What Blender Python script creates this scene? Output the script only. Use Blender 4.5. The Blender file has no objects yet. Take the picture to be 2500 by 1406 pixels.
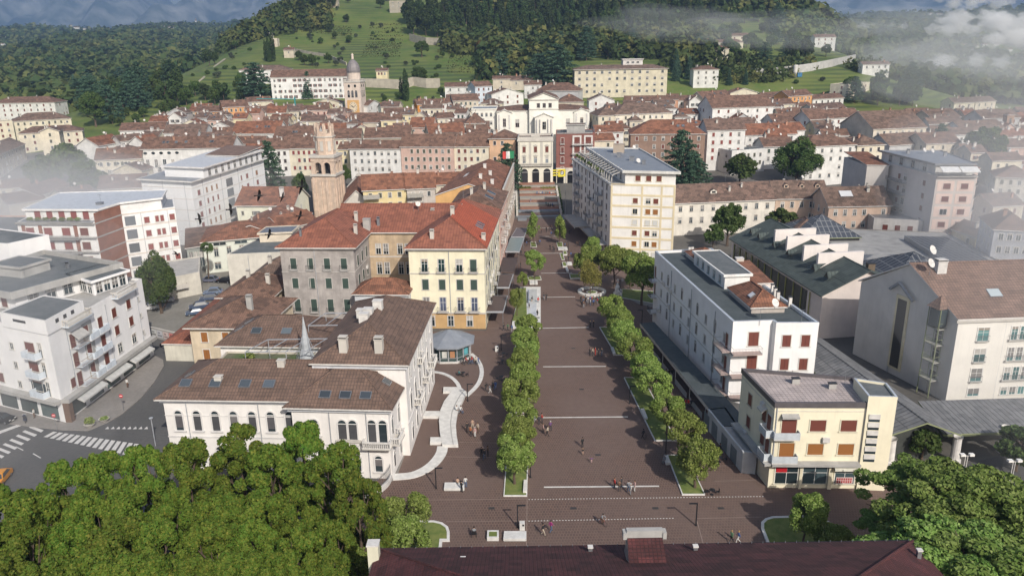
import bpy, math, random
import numpy as np
from mathutils import Vector, Matrix
PI=math.pi
C=bpy.context.scene
COL=C.collection
# ---------------------------------------------------------------- camera
FPX,CX,CY,CAMH=1900.,1250.,703.,57.
PITCH,ROLL=math.radians(17.45),math.radians(0.95)
cam=bpy.data.cameras.new('camera'); co=bpy.data.objects.new('camera',cam); COL.objects.link(co)
cam.sensor_width=36; cam.lens=36*FPX/2500; cam.clip_start=1; cam.clip_end=40000
co.location=(0,0,CAMH)
co.rotation_euler=(Matrix.Rotation(PI/2-PITCH,3,'X')@Matrix.Rotation(-ROLL,3,'Z')).to_euler()
C.camera=co
# ---------------------------------------------------------------- sky, sun, exposure
SUN_EL,SUN_AZ=math.radians(36),math.radians(155)   # azimuth clockwise from +Y (view direction)
w=bpy.data.worlds.new('World'); C.world=w; w.use_nodes=True
nt=w.node_tree; bg=nt.nodes['Background']; sky=nt.nodes.new('ShaderNodeTexSky')
sky.sky_type='NISHITA'; sky.sun_disc=False; sky.sun_elevation=SUN_EL; sky.sun_rotation=SUN_AZ
sky.air_density=1.0; sky.dust_density=2.6; sky.ozone_density=.6
nt.links.new(sky.outputs[0],bg.inputs[0]); bg.inputs[1].default_value=0.12
sl=bpy.data.lights.new('sun','SUN'); sl.energy=4.3; sl.angle=math.radians(0.53); sl.color=(1.0,0.94,0.86)
so=bpy.data.objects.new('sun',sl); COL.objects.link(so); so.location=(60,-80,150)
sv=Vector((math.sin(SUN_AZ)*math.cos(SUN_EL),math.cos(SUN_AZ)*math.cos(SUN_EL),math.sin(SUN_EL)))
so.rotation_euler=sv.to_track_quat('Z','Y').to_euler()
C.view_settings.view_transform='Standard'; C.view_settings.look='None'; C.view_settings.gamma=1
C.view_settings.exposure=-0.03
C.cycles.max_bounces=8; C.cycles.diffuse_bounces=2; C.cycles.glossy_bounces=2; C.cycles.transmission_bounces=2
C.cycles.volume_bounces=8; C.cycles.transparent_max_bounces=8; C.cycles.caustics_reflective=False; C.cycles.caustics_refractive=False
C.cycles.use_denoising=True
# ---------------------------------------------------------------- geometry of the view
_c,_s=math.cos(PITCH),math.sin(PITCH); _cr,_sr=math.cos(ROLL),math.sin(ROLL)
def ray(px,py):
    a=(px-CX)/FPX; b=(py-CY)/FPX; u=a*_cr-b*_sr; v=a*_sr+b*_cr
    return (u,_c-v*_s,-_s-v*_c)
def G(px,py,z=0.0):
    d=ray(px,py); t=(z-CAMH)/d[2]; return (d[0]*t,d[1]*t)
def G3(px,py,z=0.0):
    x,y=G(px,py,z); return Vector((x,y,z))
# ---------------------------------------------------------------- terrain
def _interp(x,pts):
    if x<=pts[0][0]: return pts[0][1]
    for (a,b),(c,d) in zip(pts,pts[1:]):
        if x<=c:
            t=(x-a)/(c-a); return b+(d-b)*t
    return pts[-1][1]
HILL=[(0,0),(266,0),(295,4.7),(400,13.5),(450,17),(480,23),(520,32),(600,43),(720,58),(850,93),(950,112),(1200,108),(1800,70),(2600,100),(3500,145),(5000,90),(20000,60)]
PLAIN=[(0,0),(300,0),(400,3),(500,7),(700,13),(1000,22),(1500,52),(2500,100),(3500,140),(5000,90),(20000,60)]
def sstep(a,b,x):
    t=min(1,max(0,(x-a)/(b-a))); return t*t*(3-2*t)
def terr(x,y):
    h=_interp(y,HILL); p=_interp(y,PLAIN)
    if y>550:
        k=min(1,(y-550)/500)
        p+=k*(7*math.sin(x*.0061+1.3)*math.sin(y*.0043)+5*math.sin(x*.013+y*.004)+ (9 if y>1500 else 3)*math.sin(x*.0023-.7+y*.0011))
    e=min(1.,max(0.,(y-300)/250))
    l=sstep(-300-60*e-.12*max(0,y-500),-120-70*e,x); r=1-sstep(190+20*e+.12*max(0,y-500),360+.18*max(0,y-500),x)
    wgt=l*r
    return p+(h-p)*wgt+ (1.6*math.sin(x*.03+y*.02)*math.sin(y*.025-x*.011) if y>520 else 0)
def hit(px,py,h=0.0):
    d=ray(px,py); t=60.0; st=4.0; last=t
    while t<9000:
        x,y,z=d[0]*t,d[1]*t,CAMH+d[2]*t
        if z<terr(x,y)+h:
            lo,hi=last,t
            for _ in range(24):
                m=(lo+hi)/2; x,y,z=d[0]*m,d[1]*m,CAMH+d[2]*m
                if z<terr(x,y)+h: hi=m
                else: lo=m
            return Vector((x,y,z))
        last=t; t+=max(3.0,t*.01)
    k=3300/d[1]; return Vector((d[0]*k,3300,terr(d[0]*k,3300)))
# ---------------------------------------------------------------- materials
MATS={}
def nodemat(name):
    m=bpy.data.materials.new(name); m.use_nodes=True; t=m.node_tree
    return m,t,t.nodes['Principled BSDF']
def N(t,ty,**k):
    n=t.nodes.new(ty)
    for a,b in k.items(): setattr(n,a,b)
    return n
def mixc(t,fac,a,b,mode='MIX'):
    n=t.nodes.new('ShaderNodeMix'); n.data_type='RGBA'; n.blend_type=mode
    for i,v in ((0,fac),(6,a),(7,b)):
        if isinstance(v,bpy.types.NodeSocket): t.links.new(v,n.inputs[i])
        elif i==0: n.inputs[0].default_value=v
        else: n.inputs[i].default_value=(*v[:3],1)
    return n.outputs[2]
def noise(t,scale,vec=None,detail=4,rough=.55,lo=.35,hi=.65):
    n=N(t,'ShaderNodeTexNoise'); n.inputs['Scale'].default_value=scale; n.inputs['Detail'].default_value=detail; n.inputs['Roughness'].default_value=rough
    if vec is not None: t.links.new(vec,n.inputs['Vector'])
    r=N(t,'ShaderNodeMapRange'); r.inputs[1].default_value=lo; r.inputs[2].default_value=hi
    t.links.new(n.outputs['Fac'],r.inputs[0]); return r.outputs[0]
def coords(t,kind='Object',scale=None):
    tc=N(t,'ShaderNodeTexCoord'); o=tc.outputs[kind]
    if scale:
        mp=N(t,'ShaderNodeMapping'); mp.inputs['Scale'].default_value=scale; t.links.new(o,mp.inputs[0]); o=mp.outputs[0]
    return o
def sc(c,k): return tuple(min(1,x*k) for x in c[:3])
def plain(rgb,rough=.7,metal=0.,name=None):
    k=('p',rgb,rough,metal)
    if k not in MATS:
        m,t,b=nodemat(name or 'paint'); o=coords(t)
        f=noise(t,1.3,o,3); t.links.new(mixc(t,f,sc(rgb,.86),sc(rgb,1.06)),b.inputs['Base Color'])
        b.inputs['Roughness'].default_value=rough; b.inputs['Metallic'].default_value=metal; MATS[k]=m
    return MATS[k]
def wall(rgb,dirt=.22):
    dirt=min(.5,dirt+.02)
    k=('w',rgb,dirt)
    if k not in MATS:
        m,t,b=nodemat('plaster'); o=coords(t)
        f=noise(t,.35,o,5,.6,.38,.7); c=mixc(t,f,rgb,sc(rgb,1-dirt))
        st=coords(t,'Object',(1.6,1.6,.12)); f2=noise(t,1.0,st,4,.6,.5,.8)
        g=tuple(x*.62+.02 for x in rgb); mm=N(t,'ShaderNodeMath',operation='MULTIPLY'); mm.inputs[1].default_value=dirt*2.3; t.links.new(f2,mm.inputs[0])
        c=mixc(t,mm.outputs[0],c,g)
        f3=noise(t,9,o,2,.5,.3,.7); c=mixc(t,f3,c,sc(rgb,.93),'MIX') if False else c
        t.links.new(c,b.inputs['Base Color']); b.inputs['Roughness'].default_value=.88
        bp=N(t,'ShaderNodeBump'); bp.inputs['Strength'].default_value=.15; bp.inputs['Distance'].default_value=.03; t.links.new(f3,bp.inputs['Height']); t.links.new(bp.outputs[0],b.inputs['Normal'])
        MATS[k]=m
    return MATS[k]
def tile(a,b_,mort=None,w_=.42,h_=.38,big=.5,name='roof_tiles'):
    k=('t',a,b_,w_,h_)
    if k not in MATS:
        m,t,b=nodemat(name); uv=coords(t,'UV')
        br=N(t,'ShaderNodeTexBrick'); br.offset=.0; br.inputs['Scale'].default_value=1; br.inputs['Brick Width'].default_value=w_; br.inputs['Row Height'].default_value=h_
        br.inputs['Mortar Size'].default_value=w_*.13; br.inputs['Mortar Smooth'].default_value=.6; br.inputs['Bias'].default_value=0
        br.inputs['Color1'].default_value=(*a,1); br.inputs['Color2'].default_value=(*b_,1); mo=mort or sc(a,.42); br.inputs['Mortar'].default_value=(*mo,1)
        t.links.new(uv,br.inputs['Vector'])
        o=coords(t); f=noise(t,.22,o,6,.65,.35,.68); mid=tuple((x+y)/2*.62 for x,y in zip(a,b_))
        mm=N(t,'ShaderNodeMath',operation='MULTIPLY'); mm.inputs[1].default_value=big; t.links.new(f,mm.inputs[0])
        c=mixc(t,mm.outputs[0],br.outputs['Color'],mid)
        f2=noise(t,1.7,o,4,.7,.52,.75); m2=N(t,'ShaderNodeMath',operation='MULTIPLY'); m2.inputs[1].default_value=big*.8; t.links.new(f2,m2.inputs[0])
        c=mixc(t,m2.outputs[0],c,tuple(x*1.25+.02 for x in b_))
        b2=N(t,'ShaderNodeTexBrick'); b2.offset=.37; b2.inputs['Scale'].default_value=1; b2.inputs['Brick Width'].default_value=1.15; b2.inputs['Row Height'].default_value=.95; b2.inputs['Mortar Size'].default_value=0
        q=1-.62*big; b2.inputs['Color1'].default_value=(q,q,q,1); b2.inputs['Color2'].default_value=(1+.5*big,1+.42*big,1+.38*big,1); t.links.new(uv,b2.inputs['Vector']); c=mixc(t,1.0,c,b2.outputs['Color'],'MULTIPLY')
        t.links.new(c,b.inputs['Base Color']); b.inputs['Roughness'].default_value=.9
        wv=N(t,'ShaderNodeTexWave'); wv.bands_direction='X'; wv.inputs['Scale'].default_value=1/w_/3.1416*1.0*3.1416/1.0*.16; 
        t.links.new(uv,wv.inputs['Vector'])
        bp=N(t,'ShaderNodeBump'); bp.inputs['Strength'].default_value=.6; bp.inputs['Distance'].default_value=.06
        t.links.new(br.outputs['Fac'],bp.inputs['Height']); bp.invert=True; t.links.new(bp.outputs[0],b.inputs['Normal'])
        MATS[k]=m
    return MATS[k]
def glassm(rgb=(.025,.035,.04),rough=.12):
    k=('g',rgb,rough)
    if k not in MATS:
        m,t,b=nodemat('window_glass'); o=coords(t); oi=N(t,'ShaderNodeObjectInfo')
        c=mixc(t,oi.outputs['Random'],sc(rgb,.6),sc(rgb,1.9)); t.links.new(c,b.inputs['Base Color'])
        b.inputs['Roughness'].default_value=rough; b.inputs['Specular IOR Level'].default_value=.6; MATS[k]=m
    return MATS[k]
def foliage(c1,c2,c3=None,sc_=.35,name='leaves'):
    k=('f',c1,c2,c3)
    if k not in MATS:
        m,t,b=nodemat(name); o=coords(t); oi=N(t,'ShaderNodeObjectInfo')
        f=noise(t,sc_,o,3,.6,.35,.65); c=mixc(t,f,c1,c2)
        at=N(t,'ShaderNodeAttribute'); at.attribute_name='leaf'; 
        c=mixc(t,at.outputs['Fac'],c,c3 or sc(c2,1.5))
        hs=N(t,'ShaderNodeHueSaturation'); r=N(t,'ShaderNodeMapRange'); r.inputs[3].default_value=.8; r.inputs[4].default_value=1.2; t.links.new(oi.outputs['Random'],r.inputs[0]); t.links.new(r.outputs[0],hs.inputs['Value'])
        r2=N(t,'ShaderNodeMapRange'); r2.inputs[3].default_value=.485; r2.inputs[4].default_value=.515; t.links.new(oi.outputs['Random'],r2.inputs[0]); t.links.new(r2.outputs[0],hs.inputs['Hue'])
        t.links.new(c,hs.inputs['Color'])
        b.inputs['Roughness'].default_value=.75; b.inputs['Specular IOR Level'].default_value=.25; t.links.new(hs.outputs[0],b.inputs['Base Color'])
        tr=N(t,'ShaderNodeBsdfTranslucent'); t.links.new(hs.outputs[0],tr.inputs[0]); mx=N(t,'ShaderNodeMixShader'); mx.inputs[0].default_value=.25
        t.links.new(b.outputs[0],mx.inputs[1]); t.links.new(tr.outputs[0],mx.inputs[2]); t.links.new(mx.outputs[0],t.nodes['Material Output'].inputs[0])
        MATS[k]=m
    return MATS[k]
def ground(name,a,b_,s1=.15,s2=3.,rough=.9,extra=None):
    m,t,b=nodemat(name); o=coords(t); f=noise(t,s1,o,6,.6,.35,.65); f2=noise(t,s2,o,3,.6,.4,.75)
    c=mixc(t,f,a,b_); mm=N(t,'ShaderNodeMath',operation='MULTIPLY'); mm.inputs[1].default_value=.5; t.links.new(f2,mm.inputs[0]); c=mixc(t,mm.outputs[0],c,extra or sc(a,.7))
    t.links.new(c,b.inputs['Base Color']); b.inputs['Roughness'].default_value=rough; return m
def paving():
    m,t,b=nodemat('brick_paving'); uv=coords(t,'UV')
    br=N(t,'ShaderNodeTexBrick'); br.inputs['Scale'].default_value=1; br.inputs['Brick Width'].default_value=.36; br.inputs['Row Height'].default_value=.55; br.offset=.5
    br.inputs['Mortar Size'].default_value=.045; br.inputs['Mortar Smooth'].default_value=.4
    br.inputs['Color1'].default_value=(.130,.076,.058,1); br.inputs['Color2'].default_value=(.090,.056,.044,1); br.inputs['Mortar'].default_value=(.21,.145,.115,1)
    t.links.new(uv,br.inputs['Vector']); o=coords(t); f=noise(t,.05,o,5,.6,.35,.65); f2=noise(t,1.2,o,4,.7,.3,.75)
    c=mixc(t,f,br.outputs['Color'],(.165,.115,.095)); mm=N(t,'ShaderNodeMath',operation='MULTIPLY'); mm.inputs[1].default_value=.35; t.links.new(f2,mm.inputs[0])
    c=mixc(t,mm.outputs[0],c,(.072,.047,.039)); f3=noise(t,.35,o,6,.75,.6,.7); m3=N(t,'ShaderNodeMath',operation='MULTIPLY'); m3.inputs[1].default_value=.45; t.links.new(f3,m3.inputs[0]); c=mixc(t,m3.outputs[0],c,(.165,.12,.10)); t.links.new(c,b.inputs['Base Color']); b.inputs['Roughness'].default_value=.85
    return m
# roof palettes
T_OLD=tile((.265,.155,.108),(.15,.092,.068),mort=(.09,.058,.045),big=.6)
T_OLD2=tile((.255,.17,.13),(.16,.115,.09),mort=(.10,.07,.055),w_=.5,big=.6)
T_WARM=tile((.33,.145,.08),(.20,.098,.063),mort=(.13,.06,.042),w_=.45,big=.6)
T_GREY=tile((.26,.165,.125),(.15,.105,.085),mort=(.08,.056,.046),w_=.47,big=.6)
T_RED=tile((.32,.125,.075),(.25,.098,.064),mort=(.17,.06,.042),w_=.6,h_=.45,big=.36)
T_ORANGE=tile((.42,.10,.045),(.36,.085,.042),mort=(.25,.06,.035),w_=.62,h_=.45,big=.25)
T_BROWN=tile((.185,.12,.09),(.14,.092,.07),mort=(.085,.058,.048),w_=.44,h_=.6,big=.32)
T_PINKB=tile((.25,.165,.13),(.20,.135,.108),mort=(.12,.085,.07),w_=.5,h_=.6,big=.3)
T_DARKRED=tile((.095,.026,.026),(.075,.022,.023),mort=(.04,.014,.015),w_=.33,h_=.3,big=.62)
M_DECK=ground('flat_roof_felt',(.10,.115,.12),(.15,.16,.165),.4,2.)
M_DECKD=ground('dark_roof_felt',(.06,.075,.08),(.085,.10,.105),.4,2.)
M_METALR=ground('metal_sheet_roof',(.20,.22,.25),(.27,.29,.32),.5,2.,.55)
M_GREENR=ground('green_metal_roof',(.065,.085,.08),(.09,.11,.10),.4,2.,.6)
M_WHITE=plain((.80,.79,.76)); M_STONE=wall((.55,.52,.47),.15); M_CONC=wall((.42,.41,.39),.25); M_DARK=plain((.03,.03,.032),.5)
M_GLASS=glassm(); M_BRICK=tile((.36,.13,.065),(.30,.11,.055),mort=(.27,.12,.08),w_=.5,h_=.14,big=.2,name='red_brick')
M_METAL=plain((.30,.31,.33),.45,.6); M_IRON=plain((.025,.025,.028),.5,.3); M_GUT=plain((.45,.47,.5),.5,.3)
M_PALE=plain((.62,.60,.57),.8); M_TRUNK=wall((.12,.085,.06),.4)
# ---------------------------------------------------------------- mesh builder
class MB:
    def __init__(s): s.v=[]; s.f=[]; s.m=[]; s.mats=[]
    def mi(s,m):
        if m not in s.mats: s.mats.append(m)
        return s.mats.index(m)
    def face(s,pts,m):
        n=len(s.v); s.v+= [tuple(p) for p in pts]; s.f.append(tuple(range(n,n+len(pts)))); s.m.append(s.mi(m)); return s
    def box(s,x0,y0,z0,x1,y1,z1,m,a=0,ox=0,oy=0):
        ca,sa=math.cos(a),math.sin(a)
        P=[(ox+x*ca-y*sa,oy+x*sa+y*ca,z) for z in (z0,z1) for (x,y) in ((x0,y0),(x1,y0),(x1,y1),(x0,y1))]
        for q in ((3,2,1,0),(4,5,6,7),(0,1,5,4),(1,2,6,5),(2,3,7,6),(3,0,4,7)): s.face([P[i] for i in q],m)
        return s
    def prism(s,poly,z0,z1,m,top=None,bot=True):
        n=len(poly)
        for i in range(n):
            a,b=poly[i],poly[(i+1)%n]; s.face([(a[0],a[1],z0),(b[0],b[1],z0),(b[0],b[1],z1),(a[0],a[1],z1)],m)
        s.face([(p[0],p[1],z1) for p in poly],top or m)
        if bot: s.face([(p[0],p[1],z0) for p in reversed(poly)],m)
        return s
    def tube(s,p,q,r,m,n=6,r2=None,cap=True):
        p,q=Vector(p),Vector(q); d=(q-p).normalized(); u=d.orthogonal().normalized(); w_=d.cross(u); r2=r if r2 is None else r2
        A=[p+(u*math.cos(2*PI*i/n)+w_*math.sin(2*PI*i/n))*r for i in range(n)]; B=[q+(u*math.cos(2*PI*i/n)+w_*math.sin(2*PI*i/n))*r2 for i in range(n)]
        for i in range(n): s.face([A[i],A[(i+1)%n],B[(i+1)%n],B[i]],m)
        if cap: s.face(list(reversed(A)),m); s.face(B,m)
        return s
    def lathe(s,prof,m,n=16,cx=0,cy=0,a0=0):
        for (r0,z0),(r1,z1) in zip(prof,prof[1:]):
            for i in range(n):
                t0,t1=a0+2*PI*i/n,a0+2*PI*(i+1)/n
                P=[(cx+r0*math.cos(t0),cy+r0*math.sin(t0),z0),(cx+r0*math.cos(t1),cy+r0*math.sin(t1),z0),(cx+r1*math.cos(t1),cy+r1*math.sin(t1),z1),(cx+r1*math.cos(t0),cy+r1*math.sin(t0),z1)]
                if r0<1e-6: P=P[1:] if False else [P[0],P[2],P[3]]
                elif r1<1e-6: P=P[:3]
                s.face(P,m)
        return s
    def mesh(s,name):
        me=bpy.data.meshes.new(name); me.from_pydata(s.v,[],s.f)
        for m in s.mats: me.materials.append(m)
        me.polygons.foreach_set('material_index',s.m)
        uv=me.uv_layers.new(name='UVMap'); dat=[]
        V=s.v
        for f in s.f:
            a,b,c=Vector(V[f[0]]),Vector(V[f[1]]),Vector(V[f[2]])
            n=(b-a).cross(c-b)
            if n.length<1e-12 and len(f)>3: n=(c-b).cross(Vector(V[f[3]])-c)
            if n.length>0: n.normalize()
            if abs(n.z)>.995:
                for i in f: dat+= [V[i][0],V[i][1]]
            else:
                tx,ty=-n.y,n.x; L=math.hypot(tx,ty) or 1; tx/=L; ty/=L; up=n.cross(Vector((tx,ty,0)))
                for i in f:
                    p=V[i]; dat+=[p[0]*tx+p[1]*ty,p[0]*up.x+p[1]*up.y+p[2]*up.z]
        uv.data.foreach_set('uv',dat); me.update(); return me
    def build(s,name,parent=None,smooth=False,**props):
        o=link(name,s.mesh(name),parent)
        if smooth: o.data.shade_smooth()
        for k,v in props.items(): o[k]=v
        return o
def link(name,me,parent=None,loc=(0,0,0),rz=0):
    o=bpy.data.objects.new(name,me); COL.objects.link(o); o.parent=parent; o.location=loc
    if rz: o.rotation_euler=(0,0,rz)
    return o
def thing(name,label,cat,loc=(0,0,0),rz=0,group=None,scale=None):
    o=bpy.data.objects.new(name,None); COL.objects.link(o); o.location=loc; o.rotation_euler=(0,0,rz); o['label']=label; o['category']=cat
    o.empty_display_size=.5
    if group: o['group']=group
    if scale: o.scale=(scale,)*3 if not isinstance(scale,tuple) else scale
    return o
def tag(o,label,cat,group=None):
    o['label']=label; o['category']=cat
    if group: o['group']=group
    return o
def dup(root,loc,rz=0,label=None,scale=None):
    r=root.copy(); COL.objects.link(r); r.location=loc; r.rotation_euler=(0,0,rz)
    if scale: r.scale=(scale,)*3 if not isinstance(scale,tuple) else scale
    if label: r['label']=label
    for ch in root.children:
        c=ch.copy(); COL.objects.link(c); c.parent=r
        for g in ch.children:
            d=g.copy(); COL.objects.link(d); d.parent=c
    return r
ORD=['first','second','third','fourth','fifth','sixth','seventh','eighth','ninth','tenth','eleventh','twelfth','thirteenth','fourteenth','fifteenth','sixteenth','seventeenth','eighteenth','nineteenth','twentieth']
def nth(i):
    if i<20: return ORD[i]
    t=('twenty','thirty','forty','fifty','sixty')[(i+1)//10-2]; return t+'-'+ORD[(i+1)%10-1] if (i+1)%10 else {'twenty':'twentieth','thirty':'thirtieth','forty':'fortieth','fifty':'fiftieth','sixty':'sixtieth'}[t]
rnd=random.Random(7)
# ================================================================ windows, buildings
SHUT={'br':(.16,.045,.03),'gr':(.045,.075,.06),'rd':(.24,.055,.045),'or':(.30,.12,.03),'wh':(.6,.6,.58),'gy':(.22,.23,.22),'ol':(.10,.10,.07),'tl':(.05,.12,.12),'dk':(.05,.04,.04)}
def shutm(k):
    kk=('sh',k)
    if kk not in MATS:
        m,t,b=nodemat('shutter_slats'); c=SHUT[k]; o=coords(t); wv=N(t,'ShaderNodeTexWave'); wv.bands_direction='Z'; wv.inputs['Scale'].default_value=3.2
        t.links.new(o,wv.inputs['Vector']); t.links.new(mixc(t,wv.outputs['Fac'],sc(c,.7),sc(c,1.15)),b.inputs['Base Color']); b.inputs['Roughness'].default_value=.6; MATS[kk]=m
    return MATS[kk]
WC={}
WV=random.Random(21)
def winmesh(style,w,h,col,trim,glass=None):
    """one window, centred in x, sill at z=0, outside towards -y; returns (main mesh, shutter mesh or None)"""
    vr=WV.randrange(4) if style in('glass','arch','arch_sill') else 0
    k=(style,round(w,2),round(h,2),col,trim,glass,vr)
    if k in WC: return WC[k]
    b=MB(); T=wall(trim,.12) if trim else M_PALE; gl=glassm(glass) if glass else M_GLASS; hw=w/2; sh=None; t=.13
    def frame_box(z1=h):
        b.box(-hw-t,-.07,0,-hw,0,z1,T); b.box(hw,-.07,0,hw+t,0,z1,T); b.box(-hw-t,-.07,z1,hw+t,0,z1+t,T)
        b.box(-hw-.22,-.16,-.1,hw+.22,0,0,T)
    if style.startswith('arch'):
        r=hw; zc=h-r; n=12; A=[(-r*math.cos(PI*i/n),zc+r*math.sin(PI*i/n)) for i in range(n+1)]
        b.face([(-hw,-.015,0),(hw,-.015,0)]+[(x,-.015,z) for x,z in reversed(A)],gl)
        q=.2 if w>.9 else .13
        for (x0,z0),(x1,z1) in zip(A,A[1:]):
            f0=((r+q)/r); X0,Z0,X1,Z1=x0*f0,zc+(z0-zc)*f0,x1*f0,zc+(z1-zc)*f0
            b.face([(x0,-.1,z0),(x1,-.1,z1),(X1,-.1,Z1),(X0,-.1,Z0)][::-1],T); b.face([(X0,-.1,Z0),(X1,-.1,Z1),(X1,0,Z1),(X0,0,Z0)][::-1],T); b.face([(x0,-.1,z0),(x0,-.0,z0),(x1,-.0,z1),(x1,-.1,z1)][::-1],T)
        b.box(-hw-q,-.1,0,-hw,0,zc,T); b.box(hw,-.1,0,hw+q,0,zc,T)
        if 'sill' in style: b.box(-hw-.35,-.22,-.22,hw+.35,0,0,T)
        b.box(-hw,-.05,zc-.05,hw,-.02,zc+.04,M_WHITE)
        if vr and w<2: b.box(-hw+.04,-.03,[0,zc*.15,zc*.45,.0][vr],hw-.04,-.018,zc-.06,plain([(0,0,0),(.10,.095,.10),(.16,.15,.15),(.07,.07,.075)][vr],.6))
    elif style=='oval':
        n=16; b.face([(hw*math.cos(2*PI*i/n),-.03,h/2+h/2*math.sin(2*PI*i/n)) for i in range(n)],gl)
        b.face([(1.25*hw*math.cos(2*PI*i/n),-.012,h/2+h/2*1.25*math.sin(2*PI*i/n)) for i in range(n)],T)
    else:
        frame_box()
        b.face([(-hw,-.015,0),(hw,-.015,0),(hw,-.015,h),(-hw,-.015,h)],gl)
        if style in('glass','open','half'):
            b.box(-.03,-.05,0,.03,-.02,h,M_WHITE); 
            if h>1.5: b.box(-hw,-.05,h*.62,hw,-.02,h*.62+.05,M_WHITE)
            b.box(-hw,-.05,0,-hw+.05,-.02,h,M_WHITE); b.box(hw-.05,-.05,0,hw,-.02,h,M_WHITE)
        if style=='glass' and vr and w<2.4 and h>1: b.box(-hw+.06,-.03,[0,h*.55,h*.25,h*.8][vr],hw-.06,-.018,h-.04,plain([(0,0,0),(.42,.40,.37),(.20,.19,.18),(.30,.25,.2)][vr],.8))
        s=MB(); sm=shutm(col or 'br')
        if style=='shut':
            s.box(-hw+.02,-.06,.02,-.015,-.025,h-.02,sm); s.box(.015,-.06,.02,hw-.02,-.025,h-.02,sm)
        elif style=='open':
            s.box(-hw-.04-w*.48,-.13,.02,-hw-.04,-.09,h-.02,sm); s.box(hw+.04,-.13,.02,hw+.04+w*.48,-.09,h-.02,sm)
        elif style=='ajar':
            s.box(-hw-.02,-.5,.02,-hw+.02,-.05,h-.02,sm); s.box(.015,-.06,.02,hw-.02,-.025,h-.02,sm)
        elif style=='roller': s.box(-hw+.02,-.05,.02,hw-.02,-.02,h-.01,sm)
        elif style=='half': s.box(-hw+.02,-.07,h*.45,hw-.02,-.03,h-.01,sm)
        if s.f: sh=s.mesh('shutter')
    WC[k]=(b.mesh('window'),sh); return WC[k]
def inset(poly,d):
    """offset a CCW polygon outwards by d"""
    n=len(poly); out=[]
    for i in range(n):
        p0,p1,p2=Vector(poly[i-1]),Vector(poly[i]),Vector(poly[(i+1)%n])
        e1=(p1-p0).normalized(); e2=(p2-p1).normalized(); n1=Vector((e1.y,-e1.x)); n2=Vector((e2.y,-e2.x))
        b=(n1+n2); k=b.dot(n1); b=b/k if abs(k)>.2 else n1
        out.append((p1.x+b.x*d,p1.y+b.y*d))
    return out
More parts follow.
